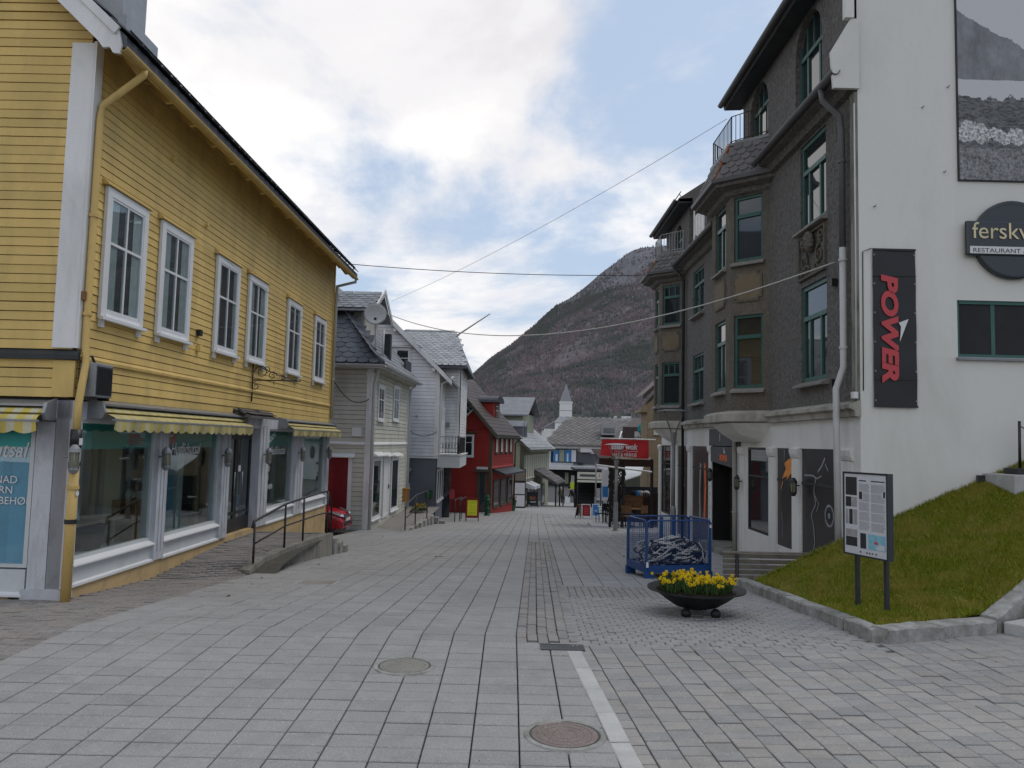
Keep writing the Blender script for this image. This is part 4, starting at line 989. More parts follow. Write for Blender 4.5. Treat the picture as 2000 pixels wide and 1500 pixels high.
# red banner and gate on the gable side
u0, u1 = GG.hit(686, 960)[0], GG.hit(645, 960)[0]; z1 = GG.hit(660, 893)[1]
d = bx('side_door', 'board_red', gh, GG, u0+.12, u1+.3, .0, .03, -.9, z1, label='dark red panelled side door')
for i in range(7): bx('lattice_bar', 'board_red', d, GG, u0+.14+.07*i, u0+.155+.07*i, .03, .045, -.8, z1-.1)
bx('side_door_frame', 'white_paint', gh, GG, u0, u0+.12, .0, .05, -.95, z1); MB().sweep(GG, [(.0, z1), (.16, z1), (.16, z1+.03), (.0, z1+.14)], u0-.08, u1+.3).build('side_door_hood', 'white_paint', gh)
bx('meter_box', 'white_paint', gh, GG, .25, .55, .0, .12, GG.hit(700, 852)[1], GG.hit(700, 836)[1])
bx('plinth', 'concrete', gh, GG, 0, 6.4, -.02, .015, -1.6, -1.2); bx('plinth', 'concrete', gh, FG, 0, LG, -.02, .015, -1.9, -1.2)
# hipped roof
pk = 1.15; o_ = .42; zE = ZE+.02; run = 2.9; zR = zE+(run+o_)*pk
A = FG(-o_, o_, zE); B = FG(LG+.3, o_, zE); C = FG(LG+.3, -run, zR); D = FG(run, -run, zR); E5 = FG(-o_, -6.9, zE); G5 = FG(run, -3.6, zR)
def solid(pts, th=.09):
    return MB().prism(pts, (0, 0, -th))
r1 = solid([A, B, C, D]).build('roof', 'slate_grey', gh)
r2 = solid([A, D, G5, E5]).build('roof_hip', 'slate_dark', gh)
def within(poly_, nrm):
    P = [Vector(p) for p in poly_]
    def f(p):
        for a, b in zip(P, P[1:]+P[:1]):
            if (b-a).cross(p-a).dot(nrm) < -.02: return False
        return True
    return f
nh = (D-A).cross(E5-A); nh = nh if nh.z > 0 else -nh
slates(r2, FG(-o_, o_, zE+.02)+FG.n*-6.4, FG.n, FG.u+Vector((0, 0, pk)), .36, .235, 'slate_dark', within([A, E5, G5, D][::-1] if (E5-A).cross(D-A).z < 0 else [A, E5, G5, D], nh), 22, 20, 'scale', 300)
ns = (B-A).cross(D-A); ns = ns if ns.z > 0 else -ns
slates(r1, A+Vector((0, 0, .02)), FG.u, FG.n*-1+Vector((0, 0, pk)), .4, .26, 'slate_grey', within([A, B, C, D] if (B-A).cross(C-A).z > 0 else [A, B, C, D][::-1], ns), 18, int((LG+1)/.4), 'scale', 200)
for i in range(9):
    p = A.lerp(D, i/9); q = A.lerp(D, (i+1.15)/9); tb('hip_cap', 'slate_dark', r2, [p+Vector((0, 0, .05)), q+Vector((0, 0, .02))], [.09, .07], 6)
MB().sweep(FG, [(o_-.02, zE-.12), (o_+.02, zE-.12), (o_+.02, zE), (o_-.02, zE)], -o_, LG+.3).build('fascia', 'white_paint', gh); MB().sweep(GG, [(o_-.02, zE-.12), (o_+.02, zE-.12), (o_+.02, zE), (o_-.02, zE)], -o_, 6.8).build('fascia', 'white_paint', gh)
bx('soffit', 'pale_green_paint', gh, FG, -o_, LG+.3, .0, o_, zE-.10, zE-.08); bx('soffit', 'pale_green_paint', gh, GG, -o_+.002, 6.8, .0, o_, zE-.101, zE-.081)
for i in range(int(LG/.42)): bx('eave_bracket', 'pale_green_paint', gh, FG, .2+.42*i, .28+.42*i, .02, o_-.05, zE-.2, zE-.10)
gutter(gh, FG, -o_, LG+.3, o_+.09, zE-.02, .07, 'pipe_white'); gutter(gh, GG, -o_-.1, 6.8, o_+.09, zE-.02, .07, 'pipe_white')
# dormer standing on the street slope
ud0, ud1 = 1.3, 3.6; zt = FG.hit(700, 612, -.9)[1]
bx('dormer_wall', 'pale_green_paint', gh, FG, ud0, ud1, -3.4, -.62, zE+.7, zt)
dm = FG.sub(ud0, -.62, 0)
FD = Frame(FG(ud0, 0, 0)[:2], (-1, 0)); FD.u = -FG.n; FD.n = -FG.u
boards(gh, FD, .66, 3.3, zE+.9, zt, .15, 'pale_green_paint', gap=.011); bx('dormer_corner', 'white_paint', gh, FD, .6, .72, .0, .03, zE+.8, zt)
bx('dormer_panel', 'pale_green_paint', gh, FD, 1.0, 1.5, .012, .03, zt-.9, zt-.35)
zd = FG.hit(700, 576, -.9)[1]
P = lambda u, n, z: FG(u, n, z)
dr = solid([P(ud0-.35, -.2, zt+.05), P((ud0+ud1)/2, -.2, zd+.25), P((ud0+ud1)/2, -3.6, zd+.25), P(ud0-.35, -3.6, zt+.05)], .08).build('dormer_roof', 'slate_grey', gh)
solid([P(ud1+.35, -.2, zt+.05), P((ud0+ud1)/2, -.2, zd+.25), P((ud0+ud1)/2, -3.6, zd+.25), P(ud1+.35, -3.6, zt+.05)], .08).build('dormer_roof', 'slate_grey', gh)
rise = (zd+.2-zt)/((ud1-ud0)/2+.35); nrm = Vector((0, 0, 1))
slates(dr, P(ud0-.35, -3.5, zt+.07), FG.n, FG.u+Vector((0, 0, rise)), .34, .23, 'slate_grey', None, int(((ud1-ud0)/2+.3)*math.hypot(1, rise)/.23), 10, 'scale')
MB().prism([P(ud0-.38, -.18, zt+.0), P((ud0+ud1)/2, -.18, zd+.22), P(ud1+.38, -.18, zt+.0), P(ud1+.38, -.18, zt+.16), P((ud0+ud1)/2, -.18, zd+.40), P(ud0-.38, -.18, zt+.16)], FG.n*.05).build('dormer_barge', 'white_paint', gh)
gutter(gh, FD, .2, 3.6, .42, zt+.02, .05, 'pipe_white')
bx('roof_chimney', 'dark_metal', gh, FG, 2.3, 2.6, -.1, .12, zE+.4, zE+1.35); tb('roof_pole', 'pipe_white', gh, [FG(.9, .15, zE+.2), FG(.9, .15, zE+1.3)], .035, 8)
bx('roof_hatch', 'dark_metal', gh, FG, LG-1.6, LG-.2, .05, .12, zE+.35, zE+.8)
# satellite dish
ds = thing('satellite_dish', 'large pale round satellite dish on the slate roof', 'satellite dish', FG(.6, .2, zE+.4))
c = at(733, 613, 25.6); ax = (Vector((.12, -1, .18))).normalized()
MB().lathe(c, [(.001, .10), (.16, .085), (.30, .045), (.375, .0), (.38, -.01), (.30, .03), (.16, .07), (.001, .085)], 36, -ax).build('reflector', 'dish_white', ds, smooth=True)
tb('mast', 'pipe_white', ds, [c+Vector((.02, .16, -.05)), Vector((c.x+.02, c.y+.16, zE+.15))], .03, 8)
bx('mount', 'black_iron', ds, Frame(c[:2], (1, 0)), -.04, .04, -.14, -.02, c.z-.3, c.z-.12)
tb('feed_arm', 'galvanised', ds, [c+Vector((0, .1, -.32)), c+Vector((.05, .55, -.2))], .014, 6); MB().ball(c+Vector((.05, .55, -.18)), .05).build('feed_horn', 'plastic_white', ds)
# entrance ramp in front: paving, side wall, handrail
gp = kind(MB().add([(-4.5, 26.3, -1.02), (-3.4, 24.6, -.94), (-2.95, 29.5, -.86), (-2.95, 33.2, -.86), (-4.4, 33.2, -.86), (-4.5, 27, -1.0)], [(0, 1, 2, 3, 4, 5)]).build('entrance_ramp', 'clinker_brown'), 'structure')
gw = thing('ramp_wall', 'low rough stone wall of the ramp before the pale green house', 'wall', (-3.1, 27, gz(27)))
for i in range(7):
    y = 24.7+i*.75; x = -3.35+.075*(y-24.7); bx('stone', 'granite', gw, W, x-.1, x+.12+rnd.random()*.03, y, y+.735, gz(y+.8)-.1, -.90+.005*i, bevel=.02)
for j in range(2): bx('step', 'granite', gw, W, -3.5, -2.72+.22*j, 30.0+.3*j, 30.28+.3*j, gz(30)-.2, -.98-.16*j, bevel=.02)
h2 = thing('handrail', 'short black handrail on the stone ramp before the pale green house', 'handrail', (-3.2, 25, gz(25)))
Q = [Vector((-3.3, 24.75, -.92)), Vector((-3.18, 26.4, -.9)), Vector((-3.0, 28.4, -.88))]
tb('top_rail', 'black_iron', h2, [Q[0]+Vector((0, -.05, .70)), Q[0]+Vector((0, .05, .80)), Q[1]+Vector((0, 0, 1.0)), Q[2]+Vector((0, 0, 1.02)), Q[2]+Vector((0, .2, .9))], .022, 8); tb('mid_rail', 'black_iron', h2, [Q[0]+Vector((0, 0, .4)), Q[1]+Vector((0, 0, .5)), Q[2]+Vector((0, 0, .5))], .016, 8)
for i, q in enumerate(Q): tb('post', 'black_iron', h2, [q+Vector((0, 0, -.25)), q+Vector((0, 0, (.75, .98, 1.0)[i]))], .02, 8)
# slatted wooden box on the far corner, planter with yellow flowers
c = FG(LG-.4, .25, 0); wb = thing('wooden_box', 'orange slatted wooden box hung at the pale green house corner', 'box', FG(LG-.5, .1, -.2))
f = Frame(at(788, 960, 31.5)[:2], (1, 0)); z0, z1 = at(788, 980, 31.5).z, at(788, 955, 31.5).z
bx('back', 'brown_wood', wb, f, -.2, .2, -.25, -.2, z0, z1)
for i in range(6): bx('slat', 'orange_wood', wb, f, -.21+.072*i, -.15+.072*i, .0, .03, z0, z1)
bx('lid', 'orange_wood', wb, f, -.24, .24, -.24, .05, z1+.002, z1+.04)
def flower_planter(px, py, y, w, h, mat, label, col, leaf='daffodil_leaf', bush=False, grp='planters by the house fronts'):
    c = at(px, py, y); z = gz(y) if c.z < gz(y)+.3 else c.z; c = Vector((c.x, y, z)); t = thing('planter', label, 'planter', c, grp)
    MB().lathe(c, [(w*.40, 0), (w*.5, h), (w*.46, h), (w*.44, h-.06), (.001, h-.06)], 18 if not bush else 14).build('pot', mat, t)
    m = MB(); fl = MB()
    for i in range(170):
        a = rnd.random()*6.28; r = math.sqrt(rnd.random())*w*.42; hh = (.12+.2*rnd.random())*(1.9 if bush else 1); b = c+Vector((r*math.cos(a), r*math.sin(a), h-.05)); d = Vector((rnd.gauss(0, .35), rnd.gauss(0, .35), 1)).normalized()*hh; s_ = Vector((math.cos(a*3), math.sin(a*3), 0))*.02
        m.add([b-s_, b+s_, b+d], [(0, 1, 2)])
        if col and i % 3 == 0:
            p = b+d
            for k in range(3): q = Matrix.Rotation(k*1.05, 3, 'Z') @ Vector((.035, 0, 0)); fl.add([p-q, p+q, p+Vector((0, 0, .035))], [(0, 1, 2)])
    m.build('leaves', leaf, t, kindof='stuff')
    if col: fl.build('flowers', col, t, kindof='stuff')
flower_planter(818, 1010, 31, .75, .5, 'concrete', 'grey planter of yellow flowers beside the dark plaster wall', 'daffodil_petal')

# ================================================================ white house with cross wing, balcony over the street
FWt = Frame((-3.2, 33.54), (.0, 1)); GW = Frame((-3.2, 33.54), (-1, 0)); GW.u = Vector((-1, 0, 0)); GW.n = Vector((0, -1, 0))
zw = gz(33.5); wh_ = thing('white_house', 'tall white weatherboard house with slate cross roof over grey plaster ground floor', 'house', (-3.2, 33.54, zw))
z1 = GW.hit(800, 893)[1]; zE = 5.02; ur, zR = 3.0, 7.95; ZL = z1
bx('wall_core', 'board_gap_shade', wh_, GW, .03, 6, -9.2, -.03, ZL-.02, zE)
MB().prism([GW(.03, -.03, zE), GW(6, -.03, zE), GW(ur, -.03, zR-.1)], (0, 9, 0)).build('attic_wall', 'board_gap_shade', wh_)
bx('ground_floor', 'grey_render', wh_, GW, .0, 6, -9.2, .0, zw-.6, ZL-.03)
bx('string_course', 'white_paint', wh_, GW, -.05, 6, -.02, .07, ZL-.03, ZL+.05)
boards(wh_, GW, .12, 6, ZL+.06, zE, .155, 'cold_white_paint', gap=.011); boards(wh_, GW, 0, 6, zE, zR-.15, .155, 'cold_white_paint', gable=(-.0, 6, zE, ur, zR-.05), gap=.011)
boards(wh_, FWt, .1, 3.4, ZL+.06, zE, .155, 'white_paint', gap=.011)
bx('corner_board', 'white_paint', wh_, GW, -.03, .14, .0, .05, ZL+.06, zE); bx('corner_board', 'white_paint', wh_, FWt, -.045, .13, .0, .045, ZL+.06, zE)
sl = (zR-zE)/ur
def slab4(a, b, c, d, name, mat, th=.1): return MB().prism([a, b, c, d], (0, 0, -th)).build(name, mat, wh_)
wroof = slab4(GW(-.55, .35, zE-.55*sl+.1), GW(-.55, -4, zE-.55*sl+.1), GW(ur, -4, zR+.1), GW(ur, .35, zR+.1), 'roof', 'slate_grey'); slab4(GW(6.55, .35, zE-.55*sl+.1), GW(6.55, -9.4, zE-.55*sl+.1), GW(ur, -9.4, zR+.1), GW(ur, .35, zR+.1), 'roof', 'slate_grey')
slates(wroof, GW(-.55, -3.9, zE-.55*sl+.12), Vector((0, -1, 0)), Vector((-1, 0, sl)), .3, .2, 'slate_dark', None, 5, 14, 'scale')
m = MB().prism([GW(u, .36, z) for u, z in ((-.6, zE-.6*sl-.08), (-.6, zE-.6*sl+.14), (ur, zR+.16), (ur, zR-.12))], (0, -.04, 0)).build('barge_board', 'white_paint', wh_); MB().prism([GW(u, .36, z) for u, z in ((6.6, zE-.6*sl-.08), (6.6, zE-.6*sl+.14), (ur, zR+.16), (ur, zR-.12))], (0, -.04, 0)).build('barge_board', 'white_paint', wh_)
for k in (0.15, 1.9): bx('barge_bracket', 'white_paint', wh_, GW, k, k+.14, .0, .34, zE+(k-.15)*sl-.05, zE+(k-.15)*sl+.08)
u, z = GW.hit(768, 690); 
for du in (-.42, .42): window(wh_, GW, u+du-.36, u+du+.36, z-.75, z+.25, .02, 'white_trim', .09, (), (.55,))
MB().sweep(GW, [(.02, z+.27), (.12, z+.27), (.12, z+.31), (.02, z+.36)], u-.85, u+.85).build('window_hood', 'white_trim', wh_)
MB().ball(GW.hit(815, 812)[0]*GW.u+Vector((-3.2, 33.5, GW.hit(815, 812)[1])), .07).build('wall_lamp', 'plastic_white', wh_)
pipe(wh_, [FWt(.0, .62, zE-.25), FWt(.05, .5, zE-.4), FWt(.12, .12, zE-.55), FWt(.12, .1, ZL+.1)], .045, 'white_paint'); gutter(wh_, FWt, -.3, 3.5, .62, zE-.55*sl+.08, .065, 'pipe_white')
# street face: shutters and tall window casings
for i in range(4):
    u = .45+i*.75; window(wh_, FWt, u, u+.62, ZL+.15, ZL+2.3, .02, 'white_trim', .10, (.5,), (.7,), pane='curtain' if i else 'dark_glass')
# cross wing with hipped slate roof
zWE, zWR = 5.58, 7.62; yA, yR = 36.95, 39.9
bx('wing_wall', 'board_gap_shade', wh_, W, -6, -2.52, yA+.03, 42.8, ZL-.02, zWE)
FS = Frame((-2.5, yA), (-1, 0)); FS.u = Vector((-1, 0, 0)); FS.n = Vector((0, -1, 0)); boards(wh_, FS, .1, 3.0, ZL+.06, zWE, .155, 'white_paint', gap=.011)
F4 = Frame((-2.5, yA), (0, 1)); boards(wh_, F4, .1, 5.7, ZL+.06, zWE, .155, 'white_paint', 0, gap=.011); bx('wing_corner_board', 'white_paint', wh_, F4, -.05, .1, .0, .05, ZL+.06, zWE)
bx('wing_corner_board', 'white_paint', wh_, FS, -.04, .1, .0, .05, ZL+.06, zWE); bx('wing_lamp', 'grey_metal', wh_, FS, .45, .6, .02, .15, 2.6, 2.85)
P0 = Vector((-2.12, yA-.4, zWE-.05)); P1 = Vector((-6.4, yA-.4, zWE-.05)); P2 = Vector((-6.4, yR, zWR)); P3 = Vector((-2.98, yR, zWR))
wr = slab4(P0, P1, P2, P3, 'wing_roof', 'slate_dark'); slab4(P0, P3, Vector((-2.98, yR, zWR)), Vector((-2.12, 43.2, zWE-.05)), 'wing_roof_hip', 'slate_grey')
slab4(P2, P3, Vector((-2.12, 43.2, zWE-.05)), Vector((-6.4, 43.2, zWE-.05)), 'wing_roof_rear', 'slate_grey')
ev = (P3-Vector((P3.x, P0.y, P0.z))).normalized(); nn = Vector((0, 0, 1))
def inw(p):
    t = (p.y-P0.y)/(yR-P0.y); return 0 <= t < .97 and p.x < P0.x+(P3.x-P0.x)*t-.05 and p.x > -6.35 and not (p.x < -3.2-.0 and (p.z < zR-(abs(p.x+6.2))*sl+.0))
slates(wr, P1+Vector((0, 0, .02)), (1, 0, 0), ev, .29, .21, 'slate_pale', inw, 22, 16, 'hex', 300)
bx('wing_ridge', 'slate_grey', wh_, W, -6.3, -2.95, yR-.08, yR+.08, zWR-.02, zWR+.05)
# balcony: slab box and iron railing
bal = bx('balcony', 'panel_grey', wh_, W, -3.18, -2.2, 33.62, 38.6, .80, 1.34); bx('balcony_cap', 'white_paint', wh_, W, -3.2, -2.14, 33.56, 38.66, 1.342, 1.40)
railing(wh_, [(-3.1, 33.7), (-2.28, 33.7), (-2.28, 38.4)], 1.4, .74, .13)
for i in range(6):
    c = Vector((-3.02+.13*i, 33.7, 1.75)); tb('railing_scroll', 'black_iron', wh_, [c+Vector((.05*math.cos(k*.7), -.01, .12*math.sin(k*.7))) for k in range(10)], .01, 5)
tb('railing_post', 'black_iron', wh_, [(-2.28, 33.7, 1.4), (-2.28, 33.7, 2.2)], .05, 8)
# shop windows under the balcony
for i in range(3):
    u = .25+i*1.05; window(wh_, FWt, u, u+.9, -.75+.0*i, .72, .01, 'white_trim', .09, (), (), pane='shop_glass', back=None)
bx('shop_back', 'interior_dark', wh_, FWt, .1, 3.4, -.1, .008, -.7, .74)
bx('street_wall', 'grey_render', wh_, FWt, .0, 3.4, -.02, .006, zw-.4, .8); bx('shop_door', 'dark_glass', wh_, FWt, 3.5, 5.0, -.1, .35, zw-.2, .70); bx('door_red_reflection', 'print_red', wh_, W, -2.86, -2.62, 36.98, 37.0, -.8, -.35)  # red patch by the door paints the reflection of a red car
bx('letter_box', 'hydrant_green', wh_, GW, .12, .42, .0, .16, GW.hit(840, 972)[1], GW.hit(840, 957)[1]); bx('side_window', 'white_trim', wh_, GW, GW.hit(800, 950)[0], GW.hit(793, 950)[0]+.2, .0, .04, -1.1, .1)
bx('annex', 'grey_render', wh_, W, -5.4, -4.4, 32.6, 33.5, zw-.4, .6); MB().prism([(-4.2, 32.5, .6), (-5.4, 32.5, .6), (-5.4, 33.5, 1.5), (-4.2, 33.5, .7)], (0, 0, .06)).build('annex_roof', 'slate_dark', wh_)
h3 = thing('handrail', 'short iron handrail at the white house entrance under the balcony', 'handrail', (-2.2, 33.2, gz(33)))
for dx in (0, .35):
    a = Vector((-2.25+dx*.4, 32.3+dx*3, gz(32.3+dx*3))); b = a+Vector((.12, 2.4, -.12)); tb('top_rail', 'black_iron', h3, [a+Vector((0, -.05, .8)), a+Vector((0, .1, .9)), b+Vector((0, 0, .98)), b+Vector((0, .25, .8))], .022, 7)
    for q in (a, b): tb('post', 'black_iron', h3, [q, q+Vector((0, 0, .95))], .02, 7)
tb('flag_pole', 'pipe_white', wh_, [at(893, 655, 39), at(957, 613, 37)], [.05, .03], 6)

# ================================================================ red house
FR = Frame((-1.09, 44.5), (.21, 1)); GR = Frame((-1.09, 44.5), (-1, .21)); GR.u = -FR.n; GR.n = -FR.u
zr0 = gz(44.5); LR = 6.4; zE = FR.hit(957, 838)[1]
rh = thing('red_house', 'dark red timber house with brown tiled roof and dormer', 'house', (-1.09, 44.5, zr0))
bx('wall_core', 'red_paint', rh, FR, .0, LR, -5.6, -.03, zr0-.8, zE)
boards(rh, FR, .1, LR-.1, .55, zE, .16, 'red_paint', gap=.011); boards(rh, GR, .1, 5.5, zr0, zE+.05, .16, 'red_paint', gap=.011)
pr = 1.12; ov = .4; rg = 2.8; zR = zE+rg*pr
MB().prism([GR(0, -.02, zE), GR(5.6, -.02, zE), GR(rg, -.02, zR)], GR.n*-(LR-.1)).build('attic_wall', 'red_paint', rh)
for i in range(26):
    u = .1+i*.2; zt = zE+min(u, 5.6-u)*pr-.05
    if zt > zE+.15: bx('gable_plank', 'red_paint', rh, GR, u, u+.19, -.0, .014, zE+.08, zt)
MB().sweep(GR, [(0, zE-.02), (.06, zE-.02), (.06, zE+.02), (0, zE+.08)], 0, 5.5).build('belt_moulding', 'red_paint', rh); MB().sweep(FR, [(0, .42), (.06, .42), (.06, .46), (0, .55)], 0, LR).build('belt_moulding', 'red_paint', rh)
bx('corner_board', 'dark_olive_trim', rh, GR, -.04, .12, .0, .04, zr0, zE); bx('corner_board', 'dark_olive_trim', rh, FR, -.05, .12, .0, .04, zr0, zE)
rr = MB().prism([FR(-.4, ov, zE-ov*pr+.1), FR(LR+.3, ov, zE-ov*pr+.1), FR(LR+.3, -rg, zR+.1), FR(-.4, -rg, zR+.1)], (0, 0, -.1)).build('roof', 'tile_brown', rh)
MB().prism([FR(-.4, -5.6-ov, zE-ov*pr+.1), FR(LR+.3, -5.6-ov, zE-ov*pr+.1), FR(LR+.3, -rg, zR+.1), FR(-.4, -rg, zR+.1)], (0, 0, -.1)).build('roof_rear', 'tile_brown', rh)
slates(rr, FR(-.3, ov, zE-ov*pr+.11), FR.u, FR.n*-1+Vector((0, 0, pr)), .32, .30, 'tile_brown', None, 16, int((LR+.6)/.32), 'flat', 300, 'roof_tile', 'far_tiles')
MB().prism([GR(u, .40, z) for u, z in ((-.45, zE-.45*pr-.12), (-.45, zE-.45*pr+.12), (rg, zR+.14), (rg, zR-.12))], GR.n*.05).build('barge_board', 'dark_olive_trim', rh)
bx('fascia', 'dark_olive_trim', rh, FR, -.4, LR+.3, ov-.03, ov+.02, zE-ov*pr-.08, zE-ov*pr+.08); gutter(rh, FR, -.3, LR+.3, ov+.08, zE-ov*pr, .06, 'dark_metal'); pipe(rh, [FR(LR, ov, zE-.5), FR(LR-.05, .1, zE-.8), FR(LR-.05, .1, zr0)], .045, 'black_iron')
u, z = GR.hit(914, 797); r45 = .42
dq = MB(); 
for k in range(4):
    a0, a1 = k*math.pi/2, (k+1)*math.pi/2; ps = [(u+r_*math.cos(a), z+r_*1.05*math.sin(a)) for a in (a0, a1) for r_ in (.44, .32)]
    dq.prism([GR(ps[0][0], .02, ps[0][1]), GR(ps[1][0], .02, ps[1][1]), GR(ps[3][0], .02, ps[3][1]), GR(ps[2][0], .02, ps[2][1])], GR.n*.04)
dq.prism([GR(u-.17, .022, z-.15), GR(u-.15, .022, z-.17), GR(u+.17, .022, z+.15), GR(u+.15, .022, z+.17)], GR.n*.03); dq.prism([GR(u+.17, .023, z-.15), GR(u+.15, .023, z-.17), GR(u-.17, .023, z+.15), GR(u-.15, .023, z+.17)], GR.n*.03)
dw = dq.build('diamond_window', 'white_trim', rh); MB().prism([GR(u+.32*math.cos(k*math.pi/2), .02, z+.33*math.sin(k*math.pi/2)) for k in range(4)], GR.n*.012).build('pane', 'dark_glass', dw)
u0, u1 = GR.hit(926, 870)[0], GR.hit(905, 870)[0]; window(rh, GR, u0, u0+1.15, GR.hit(915, 893)[1], GR.hit(915, 848)[1], .02, 'white_trim', .10, (.5,), (.66,)); bx('window_hood', 'dark_olive_trim', rh, GR, u0-.1, u0+1.25, .02, .14, GR.hit(915, 846)[1], GR.hit(915, 844)[1]+.02)
for i in range(4):
    u0 = .85+i*1.35; window(rh, FR, u0, u0+.75, FR.hit(970, 886)[1], FR.hit(970, 847)[1], .02, 'dark_olive_trim', .09, (), (), pane='cream_trim', sash='cream_trim')
# dormer with curved roof
ud = 2.6; zd = zE+1.0
bx('dormer_wall', 'red_paint', rh, FR, ud, ud+1.7, -2.4, -.55, zE+.3, zE+1.75)
DM = FR.sub(0, -.55, 0); window(rh, DM, ud+.35, ud+1.35, zE+.55, zE+1.6, .01, 'dark_olive_trim', .1, (.5,), (.66,), sash='cream_trim')
N = 8; arc = [(ud+.85-1.05*math.cos(math.pi*i/N), zE+1.7+.42*math.sin(math.pi*i/N)) for i in range(N+1)]
MB().prism([FR(a, -2.6, z) for a, z in arc], FR.n*2.3).build('dormer_roof', 'dark_metal', rh)
# shop: corner door, windows, awning, name plate
u0, u1 = GR.hit(965, 960)[0]+.05, GR.hit(937, 960)[0]; d = bx('shop_door', 'dark_glass', rh, GR, .35, u1, .0, .03, zr0-.05, GR.hit(950, 923)[1]); bx('door_frame', 'dark_olive_trim', rh, GR, .2, .35, .0, .08, zr0, GR.hit(950, 922)[1]); bx('door_frame', 'dark_olive_trim', rh, GR, u1, u1+.15, .0, .08, zr0, GR.hit(950, 922)[1]); bx('door_hood', 'dark_olive_trim', rh, GR, .1, u1+.3, .0, .25, GR.hit(950, 922)[1], GR.hit(950, 919)[1]+.03)
bx('name_plate', 'print_white', rh, GR, .18, .85, .02, .04, GR.hit(950, 917)[1], GR.hit(950, 912)[1]); bx('doorstep', 'granite', rh, GR, .1, u1+.4, .0, .5, zr0-.4, zr0+.06, bevel=.02); bx('doorstep', 'granite', rh, GR, -.1, u1+.5, .5, .9, zr0-.4, zr0-.06, bevel=.02)
for (a, b) in ((.7, 2.2), (2.6, 4.2), (4.6, 6.0)): window(rh, FR, a, b, zr0+.25, -.25, .0, 'dark_olive_trim', .12, (), (.75,))
MB().prism([FR(.5, .02, .40), FR(.5, .75, .12), FR(.5, .75, .02), FR(.5, .02, .2)], FR.u*5.9).build('awning', 'dark_metal', rh, label='rolled dark blue shop awning')
# vent pole on roof
tb('vent_pole', 'black_iron', rh, [FR(.2, -2.4, zR), FR(.2, -2.4, zR+1.5)], .03, 6)
flower_planter(993, 990, 51.5, 1.1, .7, 'hydrant_green', 'round planter with a brown-green shrub before the red house', None, 'shrub_leaf', True)

# ================================================================ olive house farther down
FO = Frame((1.1, 63), (.2, 1)); GO = Frame((1.1, 63), (-1, .2)); GO.u = -FO.n; GO.n = -FO.u
zo = gz(63)-.3; LO = 14; zE = FO.hit(1030, 868)[1]
oh = thing('olive_house', 'olive green timber house with pale slate roof and long row of shutters', 'house', (1.1, 63, zo))
bx('wall_core', 'olive_paint', oh, FO, .0, LO, -7, -.03, zo-1.5, zE); boards(oh, FO, .1, LO, .2-1.3, zE, .2, 'olive_paint'); boards(oh, GO, .1, 7, zo, zE, .2, 'olive_paint')
bx('corner_board', 'dark_olive_trim', oh, GO, -.03, .3, .0, .05, zo, zE); pr = .85; rg = 3.5; zR = zE+rg*pr; ov = .6
MB().prism([GO(0, -.02, zE), GO(7, -.02, zE), GO(rg, -.02, zR)], GO.n*-(LO-.1)).build('attic_wall', 'olive_paint', oh)
orf = MB().prism([FO(-.5, ov, zE-ov*pr+.12), FO(LO+.3, ov, zE-ov*pr+.12), FO(LO+.3, -rg, zR+.12), FO(-.5, -rg, zR+.12)], (0, 0, -.12)).build('roof', 'slate_pale', oh); MB().prism([FO(-.5, -7-ov, zE-ov*pr+.12), FO(LO+.3, -7-ov, zE-ov*pr+.12), FO(LO+.3, -rg, zR+.12), FO(-.5, -rg, zR+.12)], (0, 0, -.12)).build('roof_rear', 'slate_pale', oh)
slates(orf, FO(-.4, ov, zE-ov*pr+.13), FO.u, FO.n*-1+Vector((0, 0, pr)), .6, .42, 'slate_pale', None, 13, int(LO/.6), 'diamond', 200)
MB().prism([GO(u, .45, z) for u, z in ((-.7, zE-.7*pr-.15), (-.7, zE-.7*pr+.15), (rg, zR+.18), (rg, zR-.15))], GO.n*.06).build('barge_board', 'dark_olive_trim', oh); bx('fascia', 'dark_olive_trim', oh, FO, -.5, LO+.3, ov, ov+.05, zE-ov*pr-.12, zE-ov*pr+.1)
for i in range(11):
    u = .7+i*1.15; window(oh, FO, u, u+.62, -1.05, .9, .03, 'cream_trim', .10, (.5,), (), pane='olive_paint', bt=.05)
# rear cross wing and dormers on the roof
cw = MB().box(FO, 4.5, 10.5, -4.5, -1.0, zE, zE+2.7).build('wing_wall', 'olive_paint', oh)
MB().prism([FO(4.0, -.4, zE+2.6), FO(7.5, -.4, zE+4.3), FO(7.5, -6.5, zE+4.3), FO(4.0, -6.5, zE+2.6)], (0, 0, -.12)).build('wing_roof', 'slate_grey', oh); MB().prism([FO(11, -.4, zE+2.6), FO(7.5, -.4, zE+4.3), FO(7.5, -6.5, zE+4.3), FO(11, -6.5, zE+2.6)], (0, 0, -.12)).build('wing_roof', 'slate_grey', oh)
for u in (1.9, 3.3):
    dd = bx('dormer', 'slate_dark', oh, FO, u, u+.9, -2.0, -.5, zE+.3, zE+1.55); MB().prism([FO(u-.15, -.45, zE+1.5), FO(u+.45, -.45, zE+2.0), FO(u+1.05, -.45, zE+1.5)], FO.n*-2).build('dormer_roof', 'slate_grey', oh)
